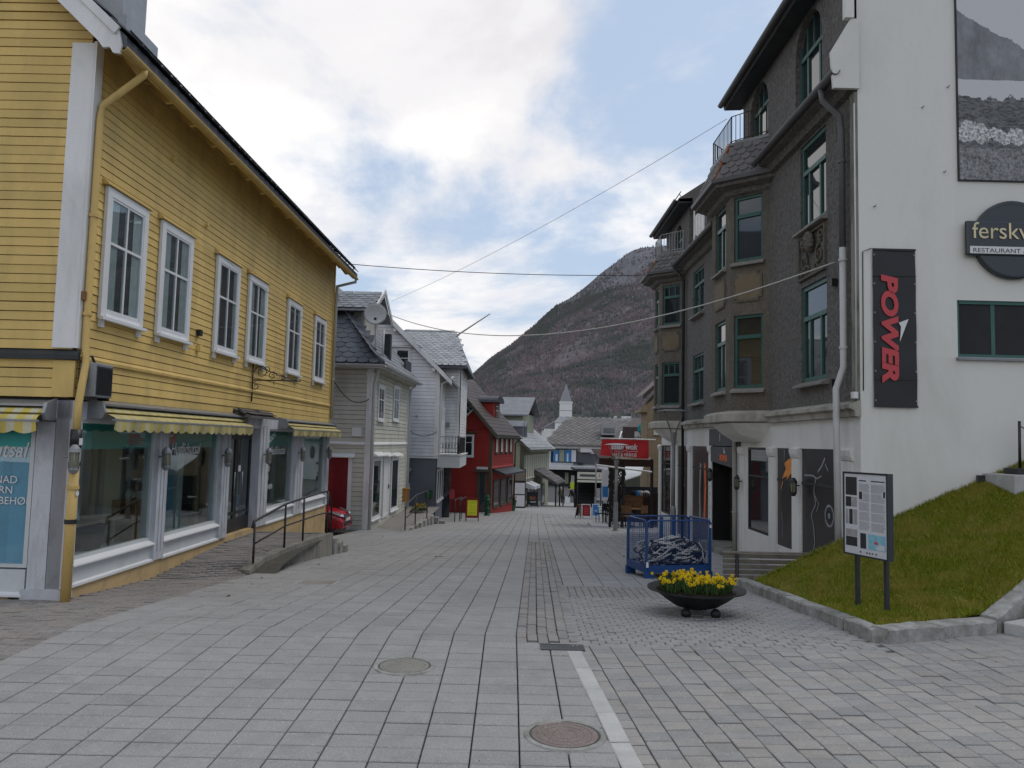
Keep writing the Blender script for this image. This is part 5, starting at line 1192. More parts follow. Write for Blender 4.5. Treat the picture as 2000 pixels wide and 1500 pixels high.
# porch on posts with slate roof, pink awnings, shop glass
m = MB().prism([FO(5.2, .02, .2-.6), FO(5.2, 2.1, -1.55), FO(5.2, 2.1, -1.7), FO(5.2, .02, -.75)], FO.u*5.5).build('porch_roof', 'slate_warm', oh)
slates(m, FO(5.3, 2.1, -1.53), FO.u, FO.n*-2.08+Vector((0, 0, 1.15)), .62, .42, 'slate_warm', None, 6, 9, 'diamond')
for u in (5.4, 8, 10.5): tb('porch_post', 'black_iron', oh, [FO(u, 1.95, -1.7), FO(u, 1.95, zo-1.3)], .07, 6)
for (a, b) in ((.6, 1.9), (2.2, 3.2), (3.6, 5.0), (5.6, 7.2), (7.6, 9.2), (9.6, 11.5)): window(oh, FO, a, b, zo-.25, zo+1.75, .0, 'white_trim' if a in (2.2, 7.6) else 'dark_olive_trim', .12, (.5,), (), pane='dark_glass')
for a in (1.0, 2.6): MB().prism([FO(a, .02, -1.35), FO(a, .8, -1.65), FO(a, .8, -1.9), FO(a, .02, -1.8)], FO.u*1.3).build('small_awning', 'print_paper', oh)
c = GO(1.0, .4, zo); cb = thing('goods_cabinet', 'two white panels stacked in a dark frame beside the olive house', 'cabinet', c)
a, b = at(1003, 990, 60), at(1022, 990, 60); f = Frame((a.x, 60), (1, 0)); zc = gz(60)
bx('frame', 'black_iron', cb, f, -.05, .9, -.3, .0, zc, zc+3.0)
for k in range(2): bx('panel', 'plastic_white', cb, f, .02, .84, .0, .03, zc+.12+.95*k, zc+.98+.95*k)
bx('top_panel', 'grey_wood', cb, f, .02, .84, .0, .025, zc+2.1, zc+2.95)

# ---- folding signs, hydrant
aboard(922, 1018, .56, .98, 'board_red', 'board_red', 'red folding sign with a bright yellow sheet before the white house', 0, decor=[(-.38, .36, .26, .92, 'yellow_print')]+[(-.2, .22, z, z+.035, 'lime_print') for z in (.78, .62, .5, .36)])
aboard(1040, 987, .9, 1.25, 'black_iron', 'interior_dark', 'black folding sign with a food picture before the olive house', .1, y=64, decor=[(-.3, .25, .5, .85, 'brown_wood'), (-.05, .2, .62, .8, 'board_red'), (-.25, .3, .3, .4, 'print_grey')])
aboard(1108, 974, .55, .75, 'plastic_white', 'print_white', 'small white folding sign between the two walkers', .15, y=82)
c = on_ground(951, 1007); hy = thing('street_hydrant', 'dark green cast iron hydrant post on the street edge', 'hydrant', c)
MB().lathe(c, [(.17, 0), (.17, .06), (.12, .09), (.11, .3), (.14, .34), (.14, .40), (.10, .44), (.10, .72), (.15, .76), (.15, .84), (.12, .88), (.11, .98), (.07, 1.06), (.001, 1.10)], 20).build('post', 'hydrant_green', hy, smooth=False)
for s_ in (-1, 1): MB().lathe(c+Vector((s_*.1, 0, .62)), [(.05, 0), (.055, .07), (.07, .07), (.07, .11), (.001, .11)], 12, (s_, 0, 0)).build('outlet', 'hydrant_green', hy)
MB().lathe(c+Vector((0, -.1, .62)), [(.06, 0), (.065, .05), (.001, .06)], 12, (0, -1, 0)).build('front_cap', 'hydrant_green', hy); MB().lathe(c+Vector((0, 0, 1.08)), [(.03, 0), (.03, .05), (.001, .05)], 6).build('nut', 'hydrant_green', hy)
# ================================================================ dark stucco block (right)
FB = Frame((5.3, 11.65), (0, 1), -1)                       # u away from the camera, n towards the street
db = thing('stucco_block', 'dark grey stucco apartment block with bay windows and white shop floor', 'building', (5.3, 11.65, -.6))
Y0 = 11.65
def ub(y): return y-Y0
LBk = ub(26.5); ZC0, ZC1 = 2.50, 2.72; ZEV = 7.80
# upper walls with real window openings
W1 = [(ub(12.86), ub(14.02), 3.20, 4.94), (ub(12.86), ub(14.02), 6.02, 7.60)]
W2 = [(ub(21.2), ub(22.45), 3.26, 4.62), (ub(21.2), ub(22.45), 5.80, 7.10)]
wall_holes('wall', 'stucco', db, FB, 0, ub(15.75), ZC1, ZEV, 0, W1, .09)
wall_holes('wall', 'stucco', db, FB, ub(18.6), ub(23.6), ZC1, ZEV, 0, W2, .09)
wall_holes('wall', 'stucco', db, FB, ub(26.0), LBk, ZC1, ZEV, 0, [])
wall_holes('wall_behind_bay', 'stucco', db, FB, ub(15.75), ub(18.6), ZC1, ZEV, -.01, []); wall_holes('wall_behind_bay', 'stucco', db, FB, ub(23.6), ub(26.0), ZC1, ZEV, -.01, [])
for (a, b, c, d) in W1:
    inset_window(db, FB, a, b, c, d, -.085, cols=(.30, .72), trans=.66, ft=.075); sill(db, FB, a-.08, b+.08, c)
for (a, b, c, d) in W2:
    inset_window(db, FB, a, b, c, d, -.085, cols=(.5,), trans=.66, topbars=2); sill(db, FB, a-.08, b+.08, c)
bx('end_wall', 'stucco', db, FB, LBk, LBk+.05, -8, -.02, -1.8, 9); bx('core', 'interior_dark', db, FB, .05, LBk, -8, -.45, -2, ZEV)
# canted bays
def bay(y0, p, y1, z0, z1, win_f, win_s, panels, roofz, tag_):
    ya, yb = y0+p, y1                                       # front face
    near = Frame((5.3, y0), (-1, 1), -1); near.n = Vector((-1, -1, 0)).normalized(); near.u = Vector((-1, 1, 0)).normalized()
    front = Frame((5.3-p, ya), (0, 1), -1); far = Frame((5.3-p, yb), (1, 1), -1); far.n = Vector((-1, 1, 0)).normalized(); far.u = Vector((1, 1, 0)).normalized()
    Ln = p*math.sqrt(2); Lf = yb-ya
    hn = [(Ln*.16, Ln*.90, a, b) for a, b in win_f]; hf = [(Lf*.24, Lf*.80, a, b) for a, b in win_s]
    wall_holes('bay_wall', 'stucco_worn', db, near, 0, Ln, z0, z1, 0, hn, .10); wall_holes('bay_wall', 'stucco_worn', db, front, 0, Lf, z0, z1, 0, hf, .10); wall_holes('bay_wall', 'stucco_worn', db, far, 0, Ln, z0, z1, 0, hn, .10)
    for h in hn: inset_window(db, near, *h, -.09, cols=(), trans=.70, topbars=2 if tag_ == 2 else 0); sill(db, near, h[0]-.05, h[1]+.05, h[2], 0, .10)
    for h in hn: inset_window(db, far, *h, -.09, cols=(), trans=.70)
    for h in hf: inset_window(db, front, *h, -.09, cols=(.5,), trans=.68); sill(db, front, h[0]-.05, h[1]+.05, h[2], 0, .10)
    for (a, b) in panels:
        for fr_, q0, q1 in ((near, Ln*.17, Ln*.90), (front, Lf*.22, Lf*.8)):
            for (e, mm, dep) in ((0, 'stucco_worn', .03), (.05, 'ochre_panel', .034)):
                u0, u1, c, d = q0+e, q1-e, a+e, b-e; k = .075; mid = (c+d)/2
                P = [(u0, c+k), (u0+k, c+k), (u0+k, c), (u1-k, c), (u1-k, c+k), (u1, c+k), (u1, d-k), (u1-k, d-k), (u1-k, d), (u0+k, d), (u0+k, d-k), (u0, d-k)]
                MB().prism([fr_(u, .0, z) for u, z in P], fr_.n*dep).build('cartouche', mm, db)
    # moulded foot, eave and slate skirt
    def ring(off, z): 
        o = off; return [Vector((5.3+.02, y0-o*1.0, z)), Vector((5.3-p-o, ya-o*.4, z)), Vector((5.3-p-o, yb+o*.4, z)), Vector((5.3+.02, yb+p+o*1.0, z))]
    def loft(name, mat, prof):
        m = MB(); R = [ring(o, z) for o, z in prof]; V = [q for r_ in R for q in r_]
        m.add(V, [(4*i+j, 4*i+j+1, 4*i+j+5, 4*i+j+4) for i in range(len(R)-1) for j in range(3)]+[(0, 1, 2, 3), tuple(4*(len(R)-1)+j for j in (3, 2, 1, 0))]); return m.build(name, mat, db)
    loft('bay_cornice', 'cornice_stone', [(.04, z0-.22), (.16, z0-.20), (.16, z0-.04), (.10, z0), (.01, z0+.03)])
    loft('bay_corbel', 'shop_render', [(-p*.75, z0-.62), (-p*.35, z0-.45), (.0, z0-.23)])
    loft('bay_eave', 'stucco', [(.01, z1-.22), (.10, z1-.18), (.14, z1-.10), (.36, z1-.04), (.38, z1+.06)])
    sk = loft('bay_roof', 'slate_warm', [(.40, z1+.06), (.02, roofz)])
    loft('bay_gutter', 'pipe_grey', [(.36, z1+.02), (.46, z1+.04), (.47, z1+.12), (.45, z1+.12), (.42, z1+.07)])
    dz = roofz-z1-.06
    for (a, b, c, d) in ((ring(.40, z1+.07)[0], ring(.40, z1+.07)[1], ring(.02, roofz+.01)[1], ring(.02, roofz+.01)[0]), (ring(.40, z1+.07)[1], ring(.40, z1+.07)[2], ring(.02, roofz+.01)[2], ring(.02, roofz+.01)[1])):
        eu = (b-a).normalized(); up = ((c+d)/2-(a+b)/2); up = (up-eu*up.dot(eu)); H = up.length; evv = up.normalized(); Lb = (b-a).length
        def ok(p_, a=a, eu=eu, evv=evv, H=H, Lb=Lb, da=(d-a).dot(eu), cb=(c-b).dot(eu)):
            s_ = (p_-a).dot(eu); t_ = (p_-a).dot(evv)/H; return s_ > da*t_+.06 and s_ < Lb+cb*t_-.06 and t_ < .92
        slates(sk, a, eu, evv, .21, .15, 'slate_warm', ok, int(H/.15)+1, int(Lb/.21)+2, 'hex', 100)
    tb('hip_flashing', 'rust_flash', sk, [ring(.40, z1+.09)[1], ring(.02, roofz+.03)[1]], .035, 6)
    loft('balcony_deck', 'grey_metal', [(.05, roofz), (.06, roofz+.06)])
    rl = [(5.25, y0+.02), (5.3-p+.02, ya), (5.3-p+.02, yb), (5.25, yb+p)]
    railing(db, rl, roofz+.06, .62, .11, 'rust_iron' if tag_ == 1 else 'galvanised', .008, .014, 'balcony_railing')
bay(15.75, .635, 17.9, ZC1+.02, 7.62, [(3.25, 4.80), (5.97, 7.38)], [(3.25, 4.80), (5.97, 7.38)], [(5.08, 5.72)], 8.55, 1)
bay(23.6, .635, 25.2, ZC1+.02, 7.35, [(3.27, 4.60), (5.80, 7.05)], [(3.27, 4.60), (5.80, 7.05)], [(4.95, 5.55)], 8.05, 2)
# relief panel with a head between scrolls
rl = thing('relief_panel', 'weathered plaster relief of a head among scrolls between two windows', 'relief', FB(ub(13.4), .0, 5.05))
u0, u1, c, d = ub(12.84), ub(14.05), 5.06, 5.88
for a in ((u0, u1, c, c+.05), (u0, u1, d-.05, d), (u0, u0+.05, c+.05, d-.05), (u1-.05, u1, c+.05, d-.05)): bx('border', 'stucco_worn', rl, FB, a[0], a[1], .0, .05, a[2], a[3])
um = (u0+u1)/2; hc = FB(um, .07, d-.24)
MB().ball(hc, .145, 16, 10, (.8, .85, 1.15)).build('head', 'stucco_worn', rl, smooth=True)
MB().prism([hc+FB.n*.10+Vector((0, y_, z_)) for y_, z_ in ((-.02, .05), (.02, .05), (.028, -.04), (-.028, -.04))], FB.n*.05).build('nose', 'stucco_worn', rl)
for s_ in (-1, 1): MB().ball(hc+FB.n*.10+Vector((0, s_*.055, .035)), .022).build('eye', 'stucco', rl, smooth=True)
MB().ball(hc+FB.n*.10+Vector((0, 0, -.085)), .035, 10, 6, (1, 1.3, .5)).build('mouth', 'stucco_worn', rl, smooth=True)
for k in range(11):
    a = math.pi*(k/10)*1.3-.15*math.pi; MB().ball(hc+Vector((-.02, math.cos(a)*.135, math.sin(a)*.15+.02)), .055).build('hair_curl', 'stucco_worn', rl, smooth=True)
def scroll(cu, cz, r, turns, a0, sg, rr=.024):
    P = []
    for i in range(24):
        t_ = i/23; a = a0+sg*turns*2*math.pi*t_; q = r*(1-.8*t_); P.append(FB(cu+q*math.cos(a), .03, cz+q*math.sin(a)))
    tb('scroll', 'stucco_worn', rl, P, [rr*(1-.4*i/23) for i in range(24)], 7)
for s_ in (-1, 1):
    scroll(um+s_*.34, c+.32, .17, 1.4, math.pi/2, s_); scroll(um+s_*.22, c+.13, .11, 1.2, math.pi, -s_); scroll(um+s_*.42, d-.17, .11, 1.3, -math.pi/2, -s_); scroll(um+s_*.47, c+.12, .07, 1.2, 0, s_)
# eaves, gutter, mansard storey
MB().sweep(FB, [(0, ZEV-.16), (.10, ZEV-.14), (.16, ZEV-.03), (.30, ZEV), (.32, ZEV+.08), (0, ZEV+.08)], -.05, ub(15.5)).build('eave', 'stucco', db)
MB().sweep(FB, [(0, ZEV-.5), (.10, ZEV-.46), (.16, ZEV-.35), (.30, ZEV-.32), (.32, ZEV-.24), (0, ZEV-.24)], ub(18.9), ub(23.4)).build('eave', 'stucco', db)
gutter(db, FB, -.1, ub(15.6), .38, ZEV+.10, .075, 'pipe_grey'); gutter(db, FB, ub(18.8), ub(23.5), .38, ZEV-.22, .075, 'pipe_grey')
A1 = [(ub(12.95), ub(14.2), 8.34, 9.985, 1.0), (ub(15.75), ub(17.0), 8.70, 9.975, 1.0)]
wall_holes('mansard_wall', 'stucco', db, FB, .05, ub(17.45), ZEV-.02, 10.0, .02, A1, .16)
bx('mansard_cheek', 'stucco', db, FB, ub(17.45), ub(17.5), -3, .02, ZEV, 10.0)
for h in A1: inset_window(db, FB, *h[:4], -.13, cols=(.28, .72), trans=.60, topbars=3, arch=1)
A2 = [(ub(23.9), ub(24.9), 7.95, 9.10, 1.0)]
wall_holes('mansard_wall', 'stucco', db, FB, ub(23.0), ub(26.4), ZEV-.3, 9.3, .02, A2, .16); inset_window(db, FB, *A2[0][:4], -.13, cols=(.5,), trans=.6, topbars=2, arch=1); bx('mansard_cheek', 'stucco', db, FB, ub(22.95), ub(23.0), -3, .02, ZEV-.3, 9.3)
window(db, FB, ub(21.0), ub(22.2), 7.75, 9.05, .03, 'white_trim', .07, (.33, .66), (.68,)); bx('dormer_wall', 'stucco', db, FB, ub(20.8), ub(22.4), -2, .025, 7.55, 9.25)
def top_eave(y0, y1, z, rise):
    MB().sweep(FB, [(.0, z), (.40, z-.02), (.42, z+.10), (.0, z+.14)], ub(y0), ub(y1)).build('upper_eave', 'dark_metal', db); gutter(db, FB, ub(y0), ub(y1), .49, z+.10, .07, 'pipe_grey')
    r_ = MB().sweep(FB, [(.42, z+.02), (.42, z+.12), (-3.2, z+rise), (-3.2, z+.02)], ub(y0), ub(y1)).build('upper_roof', 'slate_warm', db)
    tb('snow_guard', 'dark_metal', r_, [FB(ub(y0), .36, z+.32), FB(ub(y1), .36, z+.32)], .014, 6)
    for i in range(8): u = ub(y0)+(y1-y0)*(i+.5)/8; tb('snow_guard_bracket', 'dark_metal', r_, [FB(u, .25, z+.2), FB(u, .36, z+.34)], .012, 5)
top_eave(11.5, 17.75, 10.0, 3.0); top_eave(22.6, 26.8, 9.3, 2.6)
ms = MB().prism([FB(ub(17.5), .30, ZEV-.2), FB(ub(23.2), .30, ZEV-.2), FB(ub(23.2), -1.6, 10.1), FB(ub(17.5), -1.6, 10.1)], (.1, 0, -.05)).build('mansard_roof', 'slate_warm', db)
slates(ms, FB(ub(17.6), .31, ZEV-.17), FB.u, FB.n*-1.9+Vector((0, 0, 2.5)), .3, .21, 'slate_warm', None, 14, 19, 'hex', 200)
bx('firewall_cap', 'shop_render', db, FB, -.16, .05, -7.8, .05, 10.0, 10.25)
# corner: white sheet-metal gutter end on the party wall, rough pilaster strip
P = [(.0, 7.62), (.40, 7.62), (.44, 8.2), (.12, 8.75), (.0, 8.75)]
MB().prism([FB(-.07, n, z) for n, z in P], FB.u*.06).build('gutter_end_plate', 'white_render', db); bx('gutter_end_box', 'white_render', db, FB, -.10, .0, .08, .22, 8.75, 9.6); bx('corner_strip', 'concrete', db, FB, .005, .16, .0, .05, ZC1+.01, 7.6)
tb('corner_cable', 'cable_pale', db, [FB(-.02, .06, 7.4), FB(-.02, .06, 5.0), FB(-.02, .07, 2.9)], .012, 6); bx('cable_box', 'plastic_white', db, FB, -.04, .06, .05, .12, 2.78, 2.88)
# string cornice over the shop floor
MB().sweep(FB, [(0, ZC0), (.09, ZC0+.01), (.10, ZC0+.10), (.17, ZC0+.13), (.17, ZC1-.03), (0, ZC1+.04)], -.02, ub(15.6)).build('cornice', 'cornice_stone', db); MB().sweep(FB, [(0, ZC0), (.09, ZC0+.01), (.10, ZC0+.10), (.17, ZC0+.13), (.17, ZC1-.03), (0, ZC1+.04)], ub(18.7), ub(23.5)).build('cornice', 'cornice_stone', db)
# ---- white shop floor
def uy(px, py=960): return ub(FB.hit(px, py)[0]+Y0)
HX = lambda a, b: (FB.hit(a, 980, -.03)[0], FB.hit(b, 980, -.03)[0])
H = [(*HX(1638, 1567), -.1, 2.0), (*HX(1551, 1519), .10, 2.0), (*HX(1505, 1463), .20, 2.0), (ub(18.15), ub(20.2), -.55, 2.42), (*HX(1387, 1353), -.75, 2.0), (*HX(1344, 1324), -.75, 2.0), (*HX(1311, 1293), -.3, 2.0)]
wall_holes('shop_wall', 'shop_render', db, FB, 0, LBk, -1.9, ZC0+.02, 0, H, .05)
for i, h in enumerate(H):
    a, b, c, d = h
    if i == 3: continue
    if i in (0, 1, 4, 5):
        p_ = bx('shop_panel', 'black_panel', db, FB, a, b, -.05, -.03, c, d, label='black printed shop window panel'); bx('panel_rail', 'dark_metal', p_, FB, a, b, -.03, -.015, 1.36, 1.40)
    else:
        m = MB().box(FB, a, a+.05, -.05, -.01, c, d).box(FB, b-.05, b, -.05, -.01, c, d).box(FB, a+.05, b-.05, -.05, -.01, c, c+.05).box(FB, a+.05, b-.05, -.05, -.01, d-.05, d).box(FB, a+.05, b-.05, -.05, -.01, 1.36, 1.40)
        w = m.build('shop_window', 'black_iron', db); bx('pane', 'dark_glass', w, FB, a+.05, b-.05, -.04, -.035, c+.05, d-.05)
for (a, b) in ((.0, H[0][0]), (H[0][1], H[1][0]), (H[1][1], H[2][0]), (H[2][1], ub(18.0)), (ub(20.2), H[4][0]), (H[4][1], H[5][0]), (H[5][1], H[6][0]), (H[6][1], H[6][1]+.5)):
    w_ = min(.36, b-a-.03); x0 = (a+b)/2-w_/2
    p_ = bx('pilaster', 'shop_render', db, FB, x0, x0+w_, .0, .025, -1.2, 1.82); MB().sweep(FB, [(0, 1.82), (.035, 1.83), (.06, 1.90), (.07, 1.99), (0, 2.02)], x0-.03, x0+w_+.03).build('capital', 'shop_render', p_)
# recessed entrance with sign panels
a, b = ub(18.15), ub(20.2)
bx('entrance_back', 'dark_door', db, FB, a-.1, b, -1.3, -1.25, -.6, 2.4); bx('entrance_side', 'dark_door', db, FB, b-.02, b+.05, -1.3, -.0, -.6, 2.4); bx('entrance_side', 'dark_door', db, FB, a-.14, a-.02, -1.3, -.0, -.6, 2.4); bx('entrance_step', 'concrete', db, FB, a-.1, b+.1, -1.3, .35, -.9, -.42)
d_ = bx('entrance_door', 'dark_glass', db, FB, a+.2, b-.3, -1.24, -1.2, -.42, 1.6); tb('handle', 'galvanised', d_, [FB(a+.8, -1.15, .3), FB(a+.8, -1.15, .8)], .015, 6)
bx('house_number_panel', 'grey_panel', db, FB, a-.45, b+.25, .01, .03, 2.02, 2.45); text(db, 'lettering', '1', 'print_white', FB(ub(19.4), .031, 2.14), -FB.u, (0, 0, 1), .28, 0, .002, 'CENTER')
MB().prism([FB(a, .02, 1.50), FB(b, .02, 1.62), FB(b, .02, 2.0), FB(a, .02, 2.0)], FB.n*.03).build('entrance_sign', 'grey_panel', db)
text(db, 'lettering', 'POWER', 'print_orange', FB(ub(19.0), .053, 1.66), -FB.u, (0, 0, 1), .19, 0, .002, 'CENTER', .012); MB().prism([FB(ub(18.95), .052, 1.84), FB(ub(18.83), .052, 1.84), FB(ub(18.98), .052, 1.98)], FB.n*.004).build('sign_arrow', 'print_white', db)
# printed artwork on the panels: cracked lines, flames, a swoosh
def crack(pts, w, mat, n=-.026):
    for (q0, q1) in zip(pts, pts[1:]):
        d = Vector((q1[0]-q0[0], q1[1]-q0[1])); l = max(d.length, 1e-4); nx, nz = -d.y/l*w/2, d.x/l*w/2
        MB().prism([FB(q0[0]-nx, n, q0[1]-nz), FB(q1[0]-nx*.8, n, q1[1]-nz*.8), FB(q1[0]+nx*.8, n, q1[1]+nz*.8), FB(q0[0]+nx, n, q0[1]+nz)], FB.n*.003).build('panel_print', mat, db)
def ph(px, py): u, z = FB.hit(px, py, -.03); return (u, z)
crack([ph(*q) for q in ((1612, 895), (1606, 910), (1598, 922))], .05, 'print_mid'); crack([ph(*q) for q in ((1612, 905), (1618, 920))], .03, 'print_mid')
crack([ph(*q) for q in ((1572, 928), (1588, 929), (1596, 935), (1605, 930))], .035, 'print_mid'); crack([ph(*q) for q in ((1594, 935), (1590, 960), (1594, 985), (1585, 1005), (1590, 1030), (1592, 1062), (1588, 1078))], .035, 'print_mid'); crack([ph(*q) for q in ((1592, 968), (1600, 985), (1595, 1000))], .02, 'print_mid')
uc, zc = ph(1620, 1008)
for r_, mm in ((.19, 'print_mid'), (.15, 'black_panel'), (.10, 'print_dark'), (.05, 'print_mid')): MB().lathe(FB(uc, -.027+(.19-r_)*.03, zc), [(.001, .0), (r_, .0)], 22, FB.n).build('panel_print', mm, db)
crack([ph(*q) for q in ((1636, 930), (1634, 960), (1630, 990), (1622, 1000))], .05, 'print_mid', -.1055)
MB().prism([FB(*(lambda q: (q[0], -.026, q[1]))(ph(*q))) for q in ((1549, 890), (1532, 905), (1536, 915), (1528, 935), (1538, 930), (1537, 938), (1549, 920))], FB.n*.003).build('panel_print', 'print_flame', db)
crack([ph(*q) for q in ((1533, 880), (1532, 900))], .03, 'print_mid'); crack([ph(*q) for q in ((1530, 940), (1526, 955))], .03, 'print_flame', -.025); crack([ph(*q) for q in ((1527, 1000), (1530, 1025), (1529, 1050))], .015, 'print_mid')
crack([ph(*q) for q in ((1331, 905), (1334, 920), (1337, 938))], .05, 'print_mid'); crack([ph(*q) for q in ((1338, 945), (1332, 960), (1335, 975), (1330, 985))], .06, 'print_mid')
crack([ph(*q) for q in ((1377, 905), (1378, 950), (1376, 1020))], .20, 'print_orange'); crack([ph(*q) for q in ((1369, 905), (1367, 960), (1368, 1020))], .16, 'print_grey', -.0245); crack([ph(*q) for q in ((1372, 915), (1371, 960), (1372, 1000))], .05, 'black_panel', -.023)
for k in range(8): u = ub(20.32); bx('entrance_lettering', 'print_white', db, FB, u+.02*(k % 2), u+.09, .052, .056, .05+.17*k, .05+.17*k+.10)
# lanterns, pipes
for (px, py, lab) in ((1552, 948, 'black framed lantern on the shop pilaster nearest the lawn'), (1388, 925, 'black framed lantern beside the dark shop entrance'), (1441, 940, 'black framed lantern on the near side of the dark entrance')):
    u, z = FB.hit(px, py, .12); lantern(FB(u, .03, z), FB, lab, .95, 'lanterns on the stucco block')
n_ = .10; a = ub(12.02)
pipe(db, [FB(a+.1, .38, ZEV+.05), FB(a+.08, .36, ZEV-.15), FB(a-.02, n_+.03, ZEV-.45), FB(a-.02, n_, ZEV-.7), FB(a-.02, n_, 5.2)], .05, 'pipe_grey', clips=[FB(a-.02, n_, 6.6)])
pipe(db, [FB(a-.02, n_, 5.2), FB(a-.02, n_, 3.3), FB(a-.02, .22, 2.95), FB(a-.02, .22, 2.4), FB(a-.02, .20, .2)], .052, 'pipe_white', clips=[FB(a-.02, n_, 5.0), FB(a-.02, n_, 3.6)])
pipe(db, [FB(ub(17.95), .08, 2.45), FB(ub(17.95), .08, -.55)], .05, 'pipe_beige', clips=[FB(ub(17.95), .08, .5)])
pipe(db, [FB(ub(23.35), .4, 7.45), FB(ub(23.3), .1, 7.1), FB(ub(23.3), .09, -1.1)], .045, 'black_iron')
for (px, py) in ((1634, 552), (1634, 748)): u, z = FB.hit(px, py); bx('wall_hook', 'black_iron', db, FB, u-.05, u+.03, .0, .1, z-.06, z+.06)

# ================================================================ white rendered house with signs (far right)
FWh = Frame((5.3, 11.65), (1, 0)); FWh.n = Vector((0, -1, 0))
wb_ = thing('white_rendered_house', 'plain white rendered gable wall carrying signs and a big photo poster', 'building', (8, 11.65, 0))
w1 = (FWh.hit(1870, 640)[0], FWh.hit(1870, 640)[0]+1.9, FWh.hit(1872, 697)[1], FWh.hit(1870, 586)[1])
wall_holes('wall', 'white_render', wb_, FWh, 0.0, 9.5, -1.0, 12.5, 0, [w1], .10)
wd = inset_window(wb_, FWh, *w1, -.09, cols=(.30, .80), trans=.985, ft=.05); bx('sill', 'grey_metal', wb_, FWh, w1[0]-.03, w1[1]+.03, -.0, .06, w1[2]-.05, w1[2]-.01)
for u in (9.5,): bx('side_wall', 'white_render', wb_, FWh, u-.02, u, -8, -.001, -1, 12.5)
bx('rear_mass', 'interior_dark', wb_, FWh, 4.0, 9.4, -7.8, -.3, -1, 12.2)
for (px, py) in ((1707, 405), (1850, 172), (1800, 212), (1843, 338)):
    u, z = FWh.hit(px, py); tb('wall_hook', 'grey_metal', wb_, [FWh(u, .0, z+.02), FWh(u, .04, z), FWh(u+.01, .05, z+.03)], .008, 6)
tb('banner_cable', 'cable_dark', wb_, [FWh(.04, .02, 2.9), FWh(.05, .02, 5.05), FWh(.18, .03, 5.1)], .008, 5)
# vertical black banner
u0, z1 = FWh.hit(1702, 486); u1, z0 = FWh.hit(1790, 797)
bn = thing('wall_banner', 'tall black vinyl banner with red vertical lettering on the white wall', 'banner', FWh(u0, .02, z0))
m = MB(); N = 16; K = 4; V = []
for i in range(N+1):
    for j in range(K+1): V.append(FWh(u0+(u1-u0)*j/K, .03+.006*math.sin(i*1.3+j)+.004*math.sin(j*2.1), z0+(z1-z0)*i/N))
m.add(V, [(i*(K+1)+j, i*(K+1)+j+1, (i+1)*(K+1)+j+1, (i+1)*(K+1)+j) for i in range(N) for j in range(K)]); m.build('sheet', 'black_vinyl', bn, smooth=True)
for (a, b) in ((z1-.03, z1), (z0, z0+.03), (z1-.43, z1-.425), (z0+.42, z0+.425)): bx('hem', 'black_vinyl', bn, FWh, u0-.005, u1+.005, .035, .046, a, b)
for i in range(6):
    for x in (u0+.02, u1-.02): MB().lathe(FWh(x, .045, z0+.1+(z1-z0-.2)*i/5), [(.006, 0), (.012, .004), (.016, 0)], 10, FWh.n).build('eyelet', 'galvanised', bn)
tu, tz = FWh.hit(1741, 640); tl = abs(FWh.hit(1740, 535)[1]-FWh.hit(1740, 748)[1])
text(bn, 'lettering', 'POWER', 'print_red', FWh(u0+.135, .05, z1-.40), (0, 0, -1), FWh.u, .33, .15, .002, 'LEFT', .016, sx=tl/1.18)
MB().prism([FWh((u0+u1)/2+a, .05, tz+b) for a, b in ((.05, .07), (.20, .13), (.065, -.22), (.085, .01))], FWh.n*.004).build('arrow_mark', 'print_white', bn)
# round restaurant sign
cu, cz = FWh.hit(1973, 471); rs = thing('restaurant_sign', 'dark round restaurant sign with brass lettering and white name bar', 'sign', FWh(cu, .05, cz-.6)); R_ = .61
MB().lathe(FWh(cu, .02, cz), [(R_, 0), (R_, .06), (R_-.02, .075), (.001, .075)], 48, FWh.n).build('disc', 'sign_slate', rs); MB().lathe(FWh(cu, .0955, cz), [(R_-.07, 0), (R_-.045, .004), (R_-.02, 0)], 48, FWh.n).build('ring', 'sign_slate', rs)
uL = FWh.hit(1879, 470)[0]; zA, zB = FWh.hit(1880, 434)[1], FWh.hit(1882, 502)[1]
bx('plate', 'sign_slate', rs, FWh, uL, 2*cu-uL, .05, .115, zB, zA, bevel=.03); bx('name_bar', 'print_white', rs, FWh, uL+.05, 2*cu-uL-.05, .1155, .12, FWh.hit(1885, 498)[1], FWh.hit(1885, 484)[1])
text(rs, 'lettering', 'ferskvann', 'brass', FWh(uL+.08, .118, FWh.hit(1890, 469)[1]), FWh.u, (0, 0, 1), .36, 0, .012, 'LEFT', .0); text(rs, 'lettering', 'RESTAURANT & BAR', 'print_dark', FWh(uL+.09, .121, FWh.hit(1890, 496)[1]), FWh.u, (0, 0, 1), .095, 0, .001, 'LEFT', 0, 1.25)
